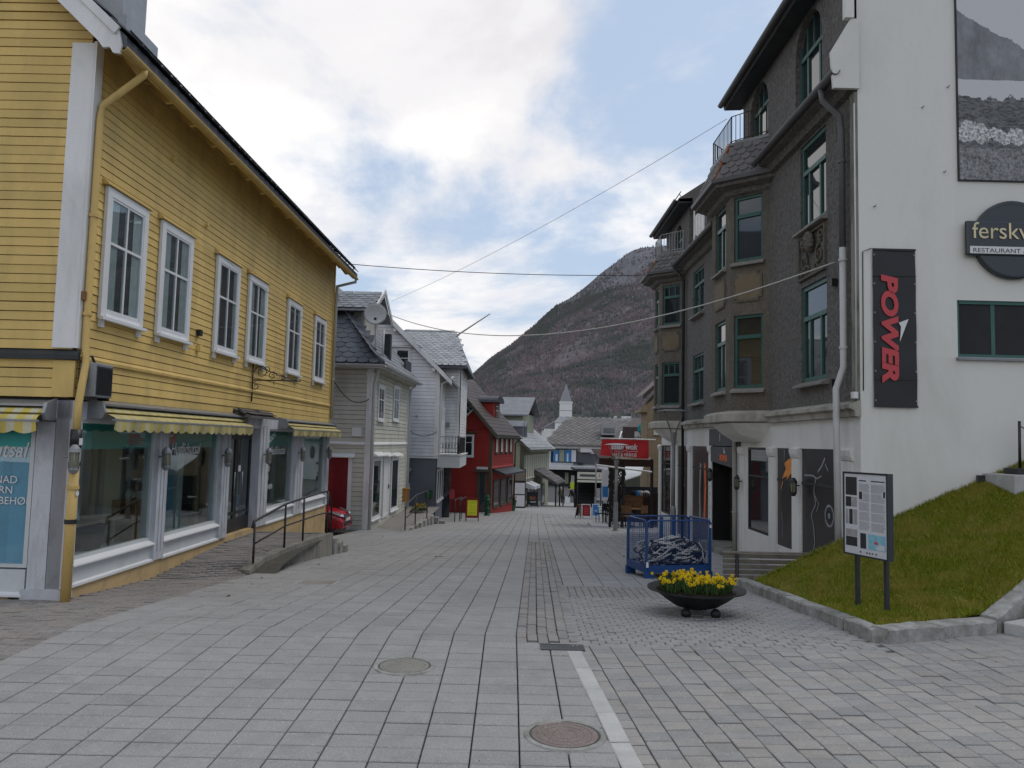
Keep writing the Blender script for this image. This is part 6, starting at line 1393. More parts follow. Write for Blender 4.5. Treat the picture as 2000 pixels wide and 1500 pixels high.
# big black-and-white landscape poster
pu, pz = FWh.hit(1872, 352); 
t = T('poster_photo'); s_ = t.n('ShaderNodeSeparateXYZ'); t.link(t.geo.outputs['Position'], s_.inputs[0]); X, Z = s_.outputs[0], s_.outputs[2]
nz = t.noise(1.6, 8, .65); ridge = t.math('ADD', t.math('ADD', 8.62, t.math('MULTIPLY', t.math('SUBTRACT', 7.4, X), .55)), t.math('MULTIPLY', t.math('SUBTRACT', nz, .5), .5))
rock = t.ramp(t.noise(4, 10, .75, t.scaled((1, 1, .6))), [(.3, (.14, .145, .155)), (.7, (.31, .315, .33))]); skyc = (.58, .585, .60)
c = t.mix(t.math('GREATER_THAN', Z, ridge), rock, skyc)
lake = t.math('LESS_THAN', Z, t.math('ADD', 7.78, t.math('MULTIPLY', nz, .08))); c = t.mix(lake, c, (.56, .565, .58))
shore = t.math('LESS_THAN', Z, t.math('ADD', 7.30, t.math('MULTIPLY', t.noise(5, 6, .6), .45))); c = t.mix(shore, c, t.ramp(t.noise(14, 8, .7, t.scaled((1, 1, 2.5))), [(.35, (.045, .047, .05)), (.65, (.22, .225, .23))]))
scree = t.math('MULTIPLY', t.math('LESS_THAN', t.math('ABSOLUTE', t.math('SUBTRACT', Z, t.math('SUBTRACT', 6.96, t.math('MULTIPLY', t.math('SUBTRACT', X, 6.9), .06)))), t.math('MULTIPLY', t.math('SUBTRACT', t.noise(2.2, 6, .7), .33), .75)), t.math('LESS_THAN', X, 7.9)); c = t.mix(scree, c, t.ramp(t.noise(26, 6, .7), [(.4, (.2, .2, .2)), (.6, (.72, .72, .72))]))
low = t.math('LESS_THAN', Z, 6.72); c = t.mix(low, c, t.ramp(t.noise(22, 6, .75), [(.35, (.07, .07, .075)), (.65, (.36, .365, .37))])); t.bsdf(c, .6, .2)
ps = thing('photo_poster', 'huge black and white landscape photograph mounted on the white wall', 'poster', FWh(pu, .0, pz))
bx('print', 'poster_photo', ps, FWh, pu, pu+3.4, .035, .045, pz, 10.6); bx('backing', 'dark_metal', ps, FWh, pu-.015, pu+3.415, .0, .034, pz-.015, 10.61)
# ================================================================ lawn with granite kerb
YB = 11.62
def lawn_z(x, y):
    yf = front_kerb(x); t_ = max(0, min(1, (y-yf)/max(.05, YB-yf))); zf = float(np.interp(x, [3.66, 5.13, 6.0, 6.95, 8.3], [.23, .25, .58, .97, 1.5])); zb = float(np.interp(x, [3.66, 5.05, 7.76, 9], [-.02, .66, 1.86, 2.0]))
    return zf+(zb-zf)*t_**.85+.025*math.sin(x*2.1)*math.sin(y*1.7)*math.sin(math.pi*t_)
xs = [3.68+.16*i for i in range(27)]
V = []; F = []; idx = {}
for i, x in enumerate(xs):
    yf = min(front_kerb(x)+.12, YB-.05)
    for j in range(17): y = yf+(YB-yf)*j/16; V.append((x, y, lawn_z(x, y)+rnd.gauss(0, .008)))
m = MB(); m.v = [Vector(p) for p in V]; m.f = [(i*17+j, (i+1)*17+j, (i+1)*17+j+1, i*17+j+1) for i in range(len(xs)-1) for j in range(16)]
lawn = kind(m.build('lawn', 'lawn_soil', smooth=True), 'structure')
m = MB()
for i in range(len(xs)-1):
    a, b = Vector((xs[i], YB, lawn_z(xs[i], YB))), Vector((xs[i+1], YB, lawn_z(xs[i+1], YB)))
    if xs[i+1] < 5.45: m.add([a+Vector((0, .0, .02)), b+Vector((0, 0, .02)), b+Vector((0, .22, -.06)), a+Vector((0, .22, -.06)), Vector((b.x, YB+.25, -.8)), Vector((a.x, YB+.25, -.8))], [(0, 1, 2, 3), (3, 2, 4, 5)])
kind(m.build('lawn_bank', 'earth'), 'structure')
GV = []; GF = []; rs_ = np.random.RandomState(3); N = 110000
X = rs_.uniform(3.7, 7.9, N); Yr = rs_.uniform(0, 1, N)
for i in range(N):
    x = X[i]; yf = front_kerb(x)+.1; y = yf+(YB+.06-yf)*Yr[i]
    if y > YB+.06 or yf > YB: continue
    z = lawn_z(x, min(y, YB)); edge_ = (y-yf < .07) or (x < 3.78) or y > YB-.05; tuft = math.sin(x*5.3+math.sin(y*3.1)*2)*math.sin(y*6.1+x) > .72; h = .02+.026*rs_.rand()+(.05*rs_.rand() if edge_ else 0)+(.035*rs_.rand() if tuft else 0); a = rs_.rand()*6.28; w = .0035+.002*rs_.rand(); dx, dy = rs_.normal(0, .03 if edge_ else .016, 2); b = len(GV)
    GV += [(x-w*math.cos(a), y-w*math.sin(a), z-.004), (x+w*math.cos(a), y+w*math.sin(a), z-.004), (x+dx, y+dy, z+h)]; GF.append((b, b+1, b+2))
me = bpy.data.meshes.new('grass'); me.from_pydata(GV, [], GF); me.materials.append(M('grass')); g_ = link(bpy.data.objects.new('grass', me), None, (0, 0, 0)); kind(g_, 'stuff'); g_['label'] = 'short patchy green and yellow grass of the sloping lawn'; g_['category'] = 'grass'
# kerb stones: irregular granite blocks
kb = thing('granite_kerb', 'rough grey granite kerb framing the sloping lawn', 'kerb', (3.66, 7.6, .1))
def stone(a, b, h, wdt, parent=kb, mat='granite', za=None, zb=None):
    a = Vector((*a, 0)); b = Vector((*b, 0)); d = (b-a).normalized(); n = Vector((-d.y, d.x, 0)); L_ = (b-a).length; k = max(3, int(L_/.12)); m = MB(); R = []
    for i in range(k+1):
        p = a+d*(L_*i/k); g0 = gz(p.y); zt = g0+h if za is None else za+(zb-za)*i/k; e = lambda s: rnd.gauss(0, s)
        b0 = len(m.v); m.v += [p+n*(wdt/2+e(.006))+Vector((0, 0, g0-.1)), p+n*(wdt/2+e(.008))+Vector((0, 0, zt-.02+e(.005))), p+n*(wdt/2-.02)+Vector((0, 0, zt+e(.004))), p-n*(wdt/2-.02)+Vector((0, 0, zt+e(.004))), p-n*(wdt/2+e(.008))+Vector((0, 0, zt-.02+e(.005))), p-n*(wdt/2+e(.006))+Vector((0, 0, g0-.1))]; R.append(b0)
    for q, r_ in zip(R, R[1:]):
        for j in range(5): m.f.append((q+j, q+j+1, r_+j+1, r_+j))
    m.f += [tuple(R[0]+j for j in range(6)), tuple(R[-1]+j for j in range(6))[::-1]]; m.build('kerb_stone', mat, parent)
for a, b in ((11.95, 10.95), (10.93, 9.95), (9.93, 9.05), (9.03, 8.28), (8.26, 7.62)): stone((3.60+.012*(11.7-a), a), (3.60+.012*(11.7-b), b), .13, .17)
def along(t0, t1):
    P = [Vector((*KF[0], 0)), Vector((*KF[1], 0))]; return tuple(P[0].lerp(P[1], t0)[:2]), tuple(P[0].lerp(P[1], t1)[:2])
for t0, t1 in ((-.02, .99),): stone(*along(t0, t1), .15, .2)
stone((5.14, 8.35), (6.02, 8.85), 0, .2, za=.27, zb=.62); stone((6.04, 8.86), (6.95, 9.38), 0, .2, za=.63, zb=1.0); stone((6.97, 9.39), (8.2, 10.1), 0, .2, za=1.0, zb=1.5)
st = thing('stone_steps', 'pale granite steps rising past the lawn at the right edge', 'steps', (5.6, 8.2, .1)); SF = Frame((5.25, 8.15), (.87, .5)); SF.n = Vector((.5, -.87, 0))
for i in range(5): bx('step', 'granite_pale', st, SF, .05+.5*i, 3.2, -.1, 2.2, -.1 if i == 0 else .10+.15*(i-1)+.002, .10+.15*i+.13, bevel=.015)
# rope post, stand and stone at the top of the lawn
b0 = FWh.hit(1963, 917)[0]; tp = thing('rope_post', 'black rope barrier post on a square base against the white wall', 'barrier post', FWh(b0, .3, 1.72))
bx('base', 'black_iron', tp, FWh, b0-.15, b0+.17, .2, .5, 1.70, 1.79, bevel=.01); tb('pole', 'black_iron', tp, [FWh(b0, .34, 1.78), FWh(b0+.01, .34, 2.48)], .02, 8); tb('rope', 'cable_dark', tp, [FWh(b0, .34, 2.42), FWh(b0+.2, .34, 2.30), FWh(b0+.5, .34, 2.25)], .008, 5)
chs = thing('garden_chair', 'dark garden chair cut off by the picture edge on the upper terrace', 'chair', FWh(b0+.45, .3, 1.75))
for (a, n) in ((.36, .2), (.36, .6), (.8, .2), (.8, .6)): tb('leg', 'black_iron', chs, [FWh(b0+a-.04, n, 1.72), FWh(b0+a, n, 2.12)], .015, 6)
bx('seat', 'black_iron', chs, FWh, b0+.32, b0+.84, .15, .65, 2.12, 2.16); bx('backrest', 'black_iron', chs, FWh, b0+.78, b0+.83, .15, .65, 2.2, 2.55)
bx('terrace_edge', 'granite_pale', st, FWh, b0-.35, b0+2.2, .0, .75, 1.2, 1.70, bevel=.015)
bx('slate_slab', 'sign_slate', st, FWh, FWh.hit(1905, 935)[0], FWh.hit(1925, 935)[0]+.05, .02, .08, 1.4, FWh.hit(1912, 928)[1])
# info board on two posts
ib = thing('information_board', 'printed information board in a dark frame on two posts in the lawn', 'information board', (4.05, 8.7, .2))
pR, pL = Vector((4.13, 8.42, 0)), Vector((3.92, 9.06, 0)); FI = Frame((pL.x, pL.y), (pR-pL)[:2]); FI.n = Vector((FI.u.y, -FI.u.x, 0)) if Vector((FI.u.y, -FI.u.x, 0)).dot(Vector((-1, -1, 0))) > 0 else Vector((-FI.u.y, FI.u.x, 0))
zt, zb = at(1738, 926, 8.42).z, at(1743, 1098, 8.42).z; Wd = (pR-pL).length
bx('sheet', 'print_paper', ib, FI, .02, Wd-.02, .0, .012, zb+.02, zt-.02)
for a in ((0, .02, zb, zt), (Wd-.02, Wd, zb, zt)): bx('frame', 'sign_slate', ib, FI, a[0], a[1], -.06, .02, a[2], a[3])
for a in ((.02, Wd-.02, zb, zb+.02), (.02, Wd-.02, zt-.02, zt)): bx('frame', 'sign_slate', ib, FI, a[0], a[1], -.06, .02, a[2], a[3])
bx('back_panel', 'sign_slate', ib, FI, .02, Wd-.02, -.06, -.05, zb+.02, zt-.02)
Hh = zt-zb
def pr_(a, b, c, d, mat, name='picture', k=0): bx(name, mat, ib, FI, Wd*a, Wd*b, .012, .0135+k, zb+Hh*c, zb+Hh*d)
for (a, b, c, d, mm) in ((.06, .32, .72, .94, 'print_dark'), (.06, .19, .58, .70, 'print_dark'), (.20, .32, .58, .70, 'print_grey'), (.06, .12, .37, .55, 'print_grey'), (.14, .22, .37, .55, 'print_dark'), (.235, .32, .37, .55, 'print_grey'), (.06, .32, .11, .22, 'print_dark'), (.06, .32, .225, .31, 'print_grey'), (.39, .52, .10, .28, 'sign_slate'), (.56, .94, .10, .28, 'print_cyan'), (.37, .44, .68, .77, 'print_dark'), (.90, .94, .72, .79, 'print_dark')): pr_(a, b, c, d, mm)
pr_(.70, .78, .17, .20, 'print_red', k=.001); pr_(.80, .92, .15, .17, 'print_paper', k=.001); pr_(.74, .92, .11, .15, 'print_paper', k=.0012); pr_(.37, .53, .895, .908, 'print_dark', 'text_line'); pr_(.64, .93, .895, .908, 'print_dark', 'text_line')
for i in range(44):
    z = .86-.0125*i
    if i % 9 == 8: continue
    e = rnd.random()*.04
    pr_(.46 if 7 <= i <= 15 else .37, .61-e, z, z+.006, 'print_text', 'text_line'); pr_(.64, (.88 if 6 <= i <= 11 else .94)-e, z-.004, z+.002, 'print_text', 'text_line')
for a in (.38, .52, .58, .64, .72): pr_(a, a+.03, .045, .065, 'print_dark', 'emblem')
for u in (Wd*.16, Wd*.80): pt = FI(u, -.08, 0); bx('post', 'dark_metal', ib, FI, u-.02, u+.02, -.105, -.065, lawn_z(pt.x, pt.y)-.1, zt-.1)

# ================================================================ bench behind the bank
bn2 = thing('slatted_bench', 'grey weathered slatted bench behind the lawn bank', 'bench', (4.3, 12.4, -.3)); bf = Frame((3.52, 12.75), (1, .02)); bf.n = Vector((0, -1, 0))
zt = at(1420, 1080, 12.75).z
for i in range(6): bx('back_slat', 'grey_wood', bn2, bf, .0, 1.55, .0-.0*i, .035, zt-.075-.085*i, zt-.012-.085*i, bevel=.006)
bx('cap_rail', 'grey_wood', bn2, bf, -.02, 1.57, -.03, .06, zt, zt+.03, bevel=.006)
for i in range(3): bx('seat_slat', 'sign_slate', bn2, bf, .15, 1.45, .08+.11*i, .17+.11*i, zt-.52, zt-.485, bevel=.006)
for u in (.22, 1.32):
    tb('leg', 'black_iron', bn2, [bf(u, .05, zt-.02), bf(u, .05, zt-.48), bf(u, .12, zt-.60), bf(u, .34, zt-.62), bf(u, .38, gz(12.4)-.02)], .028, 8); tb('rear_leg', 'black_iron', bn2, [bf(u, .1, zt-.58), bf(u, -.05, gz(12.8)-.02)], .025, 8)
# ================================================================ blue mesh cage full of cable
ca = Vector((2.25, 12.73, gz(12.9))); th = math.radians(14); CF = Frame(ca[:2], (math.cos(th), math.sin(th))); CF.n = Vector((-math.sin(th), math.cos(th), 0)); zc = gz(13.0)-.03
cg = thing('mesh_cage', 'blue steel mesh pallet cage heaped with cable behind the flower bowl', 'cage', CF(.6, .4, zc)); Wc, Dc, Hc = 1.2, .82, .98
for (u, n) in ((0, 0), (Wc-.05, 0), (0, Dc-.05), (Wc-.05, Dc-.05)):
    bx('post', 'cage_blue', cg, CF, u+.006, u+.044, n+.006, n+.044, zc+.14, zc+Hc-.03); bx('foot', 'cage_blue', cg, CF, u-.01, u+.16 if u == 0 else u+.06, n-.005, n+.055, zc, zc+.14) if u == 0 else bx('foot', 'cage_blue', cg, CF, u-.11, u+.06, n-.005, n+.055, zc, zc+.14)
for a in ((.05, Wc-.05, .0, .04), (.05, Wc-.05, Dc-.04, Dc)): bx('base_rail', 'cage_blue', cg, CF, *a, zc+.13, zc+.25)
for a in ((.0, .04, .05, Dc-.05), (Wc-.04, Wc, .05, Dc-.05)): bx('base_rail', 'cage_blue', cg, CF, *a, zc+.13, zc+.25)
bx('floor', 'cage_blue', cg, CF, .04, Wc-.04, .04, Dc-.04, zc+.15, zc+.18)
for (p, q) in (((.0, .02), (Wc, .02)), ((.02, .0), (.02, Dc)), ((Wc-.02, .0), (Wc-.02, Dc)), ((.0, Dc-.02), (Wc, Dc-.02))):
    a, b = CF(p[0], p[1], zc+Hc), CF(q[0], q[1], zc+Hc); d = (b-a).normalized()
    tb('top_rail', 'cage_blue', cg, [a+d*.03+Vector((0, 0, -.10)), a+d*.04+Vector((0, 0, -.03)), a+d*.09, b-d*.09, b-d*.04+Vector((0, 0, -.03)), b-d*.03+Vector((0, 0, -.10))], .015, 8)
for (fr_, Lw) in (((lambda s, z: CF(s, .02, z)), Wc), ((lambda s, z: CF(s, Dc-.02, z)), Wc), ((lambda s, z: CF(.02, s, z)), Dc), ((lambda s, z: CF(Wc-.02, s, z)), Dc)):
    m = MB(); k = int(Lw/.034)
    for i in range(1, k): m.tube([fr_(Lw*i/k, zc+.24), fr_(Lw*i/k, zc+Hc-.01)], .0022, 4, False)
    for i in range(1, 21): m.tube([fr_(.05, zc+.24+.035*i), fr_(Lw-.05, zc+.24+.035*i)], .0022, 4, False)
    m.build('mesh_panel', 'cage_blue', cg)
for u in (.62, .85): bx('rear_upright', 'cage_blue', cg, CF, u, u+.05, Dc-.05, Dc-.01, zc+.25, zc+Hc-.02)
bx('tag', 'print_white', cg, CF, .01, .05, -.012, -.006, zc+.22, zc+.31); bx('tag', 'print_white', cg, CF, Wc-.05, Wc-.02, -.012, -.006, zc+.86, zc+.91)
def heap(n, r, seed):
    q = random.Random(seed); m = MB()
    for k in range(n):
        c = [q.uniform(.2, 1.0), q.uniform(.12, .65)]; hz = .22+q.random()*.38*(1-abs(c[0]-.75)*.4); R_ = q.uniform(.05, .2); P = []; tz = q.gauss(0, .45); tx = q.gauss(0, .35); a0 = q.random()*6.28; el = q.uniform(.5, 1)
        for i in range(15):
            a = a0+i*.42; x = c[0]+R_*math.cos(a)+q.gauss(0, .008); y = c[1]+R_*el*math.sin(a); z = hz+R_*tz*math.sin(a)+R_*tx*math.cos(a)+q.gauss(0, .006)
            x = min(max(x, .07), Wc-.07); y = min(max(y, .06), Dc-.06); top = .40+.24*math.sin(math.pi*x/Wc)+.05*math.sin(x*9); z = min(max(z, .19), top); P.append(CF(x, y, zc+z))
        m.tube(P, r, 5)
    return m
for nm, mt, n, r, sd in (('dark_cable', 'cable_dark', 140, .014, 1), ('pale_cable', 'cable_pale', 190, .015, 2)):
    o = heap(n, r, sd).build(nm, mt, None, smooth=True); kind(o, 'stuff'); tag(o, 'tangled %s cable heaped inside the blue mesh cage' % ('black' if sd == 1 else 'white'), 'cable')
tb('loose_cable', 'cable_pale', cg, [CF(.98, .05, zc+.62), CF(1.05, .05, zc+.5), CF(1.06, .05, zc+.38), CF(1.1, .05, zc+.25)], .009, 6)
# ================================================================ cast iron flower bowl on ball feet
pc = Vector((2.215, 9.15, gz(9.15))); zr_ = at(1365, 1152, 9.15).z; Hb = zr_-pc.z; R_ = .565
fb = thing('flower_bowl', 'shallow black iron bowl on ball feet planted with daffodils', 'flower bowl', pc)
MB().lathe(pc, [(.001, .055), (.12, .06), (.25, .10), (.36, Hb*.62), (.45, Hb-.035), (.47, Hb-.02), (R_, Hb+.01), (R_, Hb+.022), (.46, Hb-.004), (.44, Hb-.03), (.38, Hb-.05)], 64).build('bowl', 'cast_iron_bowl', fb, smooth=False)
for a in (math.radians(235), math.radians(303), math.radians(80)): MB().ball(pc+Vector((.30*math.cos(a), .30*math.sin(a), .055)), .057, 20, 12).build('ball_foot', 'cast_iron_bowl', fb, smooth=True)
m = MB(); Rr, K = 9, 30; V = [pc+Vector((0, 0, Hb+.005))]
for i in range(1, Rr+1):
    for j in range(K): a = 6.283*j/K; r = .455*i/Rr; V.append(pc+Vector((r*math.cos(a), r*math.sin(a), Hb-.022+.03*(1-i/Rr)+rnd.gauss(0, .008))))
m.add(V, [(0, 1+j, 1+(j+1) % K) for j in range(K)]+[(1+i*K+j, 1+i*K+(j+1) % K, 1+(i+1)*K+(j+1) % K, 1+(i+1)*K+j) for i in range(Rr-1) for j in range(K)]); m.build('soil', 'soil', fb)
dn = 0; lv = MB(); spots = []
while dn < 175:
    x, y = rnd.uniform(-.41, .42), rnd.uniform(-.32, .32)
    if (x/.42)**2+(y/.32)**2 > 1: continue
    spots.append((x, y)); dn += 1
def leaf_strip(m, b, d, L_, w, bend):
    s_ = Vector((-d.y, d.x, 0)); s_ = s_.normalized() if s_.length > .01 else Vector((1, 0, 0)); V = []; k = 4
    for i in range(k+1): t_ = i/k; p = b+Vector((d.x*t_*bend, d.y*t_*bend, 0))*L_+Vector((0, 0, (t_-bend*.45*t_*t_)*L_)); ww = w*(1-.85*t_); V += [p-s_*ww, p+s_*ww]
    m.add(V, [(2*i, 2*i+1, 2*i+3, 2*i+2) for i in range(k)])
base_f = Vector((pc.x, pc.y, pc.z+Hb-.02)); dproto = None
for k, (x, y) in enumerate(spots):
    b = base_f+Vector((x, y, 0)); h = rnd.uniform(.11, .20); lean = Vector((rnd.gauss(0, .05), rnd.gauss(0, .05), 0)); top = b+lean+Vector((0, 0, h)); fd = Vector((rnd.gauss(0, .7), -1+rnd.gauss(0, .6), .15+rnd.gauss(0, .3))).normalized()
    d_ = tag(link(bpy.data.objects.new('daffodil', None), None, b), 'yellow daffodil growing in the black iron bowl', 'daffodil', 'daffodils in the iron bowl')
    m = MB(); m.tube([b, b+lean*.4+Vector((0, 0, h*.6)), top], .0035, 5)
    m.build('stem', 'daffodil_leaf', d_)
    m = MB()
    for q in range(5): a = rnd.random()*6.28; leaf_strip(m, b, Vector((math.cos(a), math.sin(a), 0)), rnd.uniform(.12, .22), .007, rnd.uniform(.15, .7))
    m.build('leaves', 'daffodil_leaf', d_)
    sx_ = fd.cross(Vector((0, 0, 1))).normalized(); sy_ = fd.cross(sx_); m = MB(); R2 = rnd.uniform(.019, .031)
    for q in range(6):
        a = q*math.pi/3; e = sx_*math.cos(a)+sy_*math.sin(a); s2 = -sx_*math.sin(a)+sy_*math.cos(a); m.add([top, top+e*R2*.55+s2*R2*.36+fd*.004, top+e*R2+fd*-.004, top+e*R2*.55-s2*R2*.36+fd*.004], [(0, 1, 2, 3)])
    m.build('petals', 'daffodil_petal', d_)
    MB().lathe(top, [(R2*.22, 0), (R2*.34, R2*.6), (R2*.46, R2*.8)], 8, fd).build('trumpet', 'daffodil_petal', d_)
# ================================================================ street lamps: V-struts and a flat disc
def street_lamp(px, py, y, h, label, s=1.0):
    x = at(px, py, y).x; c = Vector((x, y, gz(y))); t = thing('street_lamp', label, 'street lamp', c, 'disc-topped street lamps')
    MB().lathe(c, [(.13*s, 0), (.13*s, .03), (.085*s, .05), (.085*s, .95), (.06*s, 1.05)], 16).build('base', 'grey_metal', t); tb('pole', 'grey_metal', t, [c+Vector((0, 0, 1.0)), c+Vector((0, 0, h-.9*s))], [.06*s, .05*s], 12)
    MB().lathe(c+Vector((0, 0, h-.95*s)), [(.055*s, 0), (.09*s, .30*s), (.10*s, .36*s), (.001, .36*s)], 16).build('lamp_body', 'grey_metal', t)
    for k in range(4):
        a = k*math.pi/2+.5; tb('strut', 'grey_metal', t, [c+Vector((.07*s*math.cos(a), .07*s*math.sin(a), h-.62*s)), c+Vector((.40*s*math.cos(a), .40*s*math.sin(a), h))], .011*s, 6)
    MB().lathe(c+Vector((0, 0, h)), [(.001, .06*s), (.25*s, .045*s), (.47*s, .0), (.47*s, -.015*s), (.25*s, .01*s), (.001, .02*s)], 28).build('reflector_disc', 'grey_metal', t, smooth=False)
street_lamp(1314, 1040, 21.5, at(1316, 803, 21.5).z-gz(21.5), 'tall disc-topped street lamp before the stucco block')
street_lamp(1202, 1037, 28.0, at(1212, 869, 28).z-gz(28), 'disc-topped street lamp before the red cloth banner', .95)
street_lamp(1163, 990, 56, at(1165, 886, 56).z-gz(56), 'far disc-topped street lamp before the canopy of the end building')

# ================================================================ pub terrace with red cloth banner
def tx(px, y): return at(px, 900, y).x
YT = 31.0; zt_ = gz(31)
tr = thing('pub_terrace', 'covered timber pub terrace with brown valance beside the stucco block', 'terrace', (tx(1200, YT), YT, zt_))
for px in (1193, 1217, 1274): x = tx(px, YT); bx('post', 'black_iron', tr, W, x-.05, x+.05, YT, YT+.1, zt_-.1, at(px, 905, YT).z)
for px in (1196, 1273): x = tx(px, YT+5); bx('post', 'black_iron', tr, W, x-.05, x+.05, YT+5, YT+5.1, gz(36)-.1, 1.2)
xA, xB = tx(1170, YT), tx(1276, YT); zv0, zv1 = at(1220, 911, YT).z, at(1220, 898, YT).z
bx('valance', 'brown_cloth', tr, W, xA, xB, YT-.05, YT-.02, zv0, zv1); MB().prism([(xA, YT, zv1), (xB, YT, zv1), (xB, YT+3, zv1+.35), (xA, YT+3, zv1+.35)], (0, 0, .04)).build('roof_cloth', 'brown_cloth', tr)
tb('awning_bar', 'white_paint', tr, [at(1165, 908, YT-.9), at(1273, 922, YT-.5)], .035, 6)
tb('banner_rail', 'white_paint', tr, [at(1172, 856, YT), at(1281, 859, YT)], .025, 6); tb('banner_pole', 'white_paint', tr, [at(1209, 860, YT+.1), at(1214, 843, YT+1.2)], .03, 6)
bx('sign_strip', 'cream_trim', tr, W, tx(1192, YT), tx(1270, YT), YT-.02, YT+.02, zv1+.02, zv1+.13)
MB().prism([(tx(1224, YT), YT+2.5, at(1224, 945, YT+2.5).z), (tx(1272, YT), YT+2.5, at(1272, 930, YT+2.5).z), (tx(1272, YT)+.8, YT+6, at(1272, 918, YT+2.5).z+.2), (tx(1224, YT)+.6, YT+6, at(1224, 925, YT+2.5).z+.2)], (0, 0, .04)).build('inner_awning', 'panel_grey', tr)
for k in range(5): z0 = at(1235, 993-5.2*k, YT+1).z; bx('fence_board', 'brown_wood', tr, W, tx(1216, YT+1), tx(1257, YT+1), YT+1, YT+1.05, z0, z0+.098)
for k in range(9): x = tx(1257, YT+.6)+.07*k; bx('fence_slat', 'brown_cloth', tr, W, x, x+.05, YT+.6, YT+.65, zt_-.1, zt_+1.35)
for k in range(7): x = tx(1204, YT-1.0)+.10*k; tb('railing_bar', 'black_iron', tr, [(x, YT-1, gz(YT-1)), (x, YT-1, gz(YT-1)+.62)], .012, 5)
for z in (.12, .58): tb('railing_rail', 'black_iron', tr, [(tx(1203, YT-1), YT-1, gz(YT-1)+z), (tx(1238, YT-1), YT-1, gz(YT-1)+z)], .016, 5)
bx('base_slab', 'granite_pale', tr, W, tx(1156, YT+1), tx(1192, YT+1), YT+.4, YT+2.2, gz(YT+2)-.1, gz(YT+1)+.02)
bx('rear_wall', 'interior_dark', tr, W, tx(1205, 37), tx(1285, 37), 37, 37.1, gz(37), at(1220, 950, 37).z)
# dry creeper on the corner post
cr = thing('dry_creeper', 'bare dark creeper wound round the terrace corner posts', 'creeper', (tx(1197, YT-.1), YT-.1, gz(YT)))
for px in (1196, 1215):
    m = MB(); x0 = tx(px, YT)
    for k in range(46):
        a = rnd.random()*6.28; z = gz(YT)+.1+rnd.random()*2.3; P = [Vector((x0+.12*math.cos(a+i*.7)+rnd.gauss(0, .02), YT+.05+.12*math.sin(a+i*.7), z+.09*i+rnd.gauss(0, .03))) for i in range(6)]; m.tube(P, rnd.uniform(.012, .03), 4)
    m.build('stems', 'vine_twig', cr, kindof='stuff')
# tables and chairs on the terrace
def bistro(px, y, label, col='granite_pale'):
    x = tx(px, y); z = gz(y); t = thing('cafe_table', label, 'table', (x, y, z), 'cafe tables on the terrace'); bx('table_top', col, t, W, x-.32, x+.32, y-.32, y+.32, z+.72, z+.75, bevel=.006); tb('column', 'black_iron', t, [(x, y, z+.02), (x, y, z+.72)], .03, 8); bx('foot', 'black_iron', t, W, x-.2, x+.2, y-.2, y+.2, z, z+.02)
bistro(1184, 33.5, 'pale cafe table left of the creeper posts'); bistro(1240, 31.5, 'wooden cafe table behind the iron railing', 'brown_wood')
def chair(px, y, ang, label, mat='brown_wood'):
    c = Vector((tx(px, y), y, gz(y))); r = Matrix.Rotation(ang, 3, 'Z'); f = lambda u, n, z: c+r @ Vector((u, n, 0))+Vector((0, 0, z)); t = thing('cafe_chair', label, 'chair', c, 'cafe chairs on the terrace')
    bx('seat', mat, t, f, -.21, .21, -.21, .21, .43, .46); bx('backrest', mat, t, f, -.21, .21, .18, .21, .58, .88)
    for a in (-.19, .17):
        for b in (-.19, .17): bx('leg', 'black_iron', t, f, a, a+.025, b, b+.025, 0, .43 if b < 0 else .88)
chair(1190, 33.0, .4, 'dark chair beside the pale cafe table', 'coat_black'); chair(1176, 34.2, -1.3, 'second dark chair behind the pale cafe table', 'coat_black'); chair(1228, 31.0, 2.6, 'wooden chair left of the wooden cafe table'); chair(1252, 31.2, -2.4, 'wooden chair right of the wooden cafe table')
# folded blankets on the fence
for k, (px, mt, nm) in enumerate(((1238, 'coat_black', 'black'), (1246, 'blue_print', 'blue'), (1252, 'print_grey', 'grey'), (1262, 'curtain', 'pale'))):
    a = at(px, 965, YT+1.1); tag(MB().ball(a, .15, 10, 7, (1.1, .8, 1)).build('blanket', mt, None, smooth=True), '%s rolled blanket lying on the terrace fence' % nm, 'blanket', 'blankets on the terrace fence')
# red cloth banner with white lettering
cbn = thing('cloth_banner', 'red cloth banner with white restaurant lettering on the terrace rail', 'banner', at(1220, 895, YT-.1))
q = [at(1176, 858, YT-.06), at(1267, 860, YT-.06), at(1267, 896, YT-.06), at(1172, 889, YT-.06)]; m = MB(); N, K = 18, 8; V = []
for i in range(K+1):
    for j in range(N+1):
        u, v = j/N, i/K; p = q[0].lerp(q[1], u).lerp(q[3].lerp(q[2], u), v); p = p+Vector((0, .03*math.sin(u*9+v*4)*(.3+v), -.10*math.sin(math.pi*u)*v*0-.0)); V.append(p)
m.add(V, [(i*(N+1)+j, i*(N+1)+j+1, (i+1)*(N+1)+j+1, (i+1)*(N+1)+j) for i in range(K) for j in range(N)]); m.build('cloth', 'red_cloth', cbn, smooth=True)
text(cbn, 'lettering', 'asian wok', 'print_white', at(1193, 877, YT-.12), (1, 0, 0), (0, 0, 1), .31, .15, .003, 'LEFT', .012, .84); text(cbn, 'lettering', 'MAT & VINHUS', 'print_white', at(1196, 891, YT-.12), (1, 0, 0), (0, 0, 1), .20, 0, .003, 'LEFT', .003, .72)
P = [at(1200, 881, YT-.12)+Vector((.012*i, 0, .03*math.sin(i*.22)*math.exp(-((i-42)/20)**2))) for i in range(80)]; tb('flourish', 'print_white', cbn, P, .008, 4)
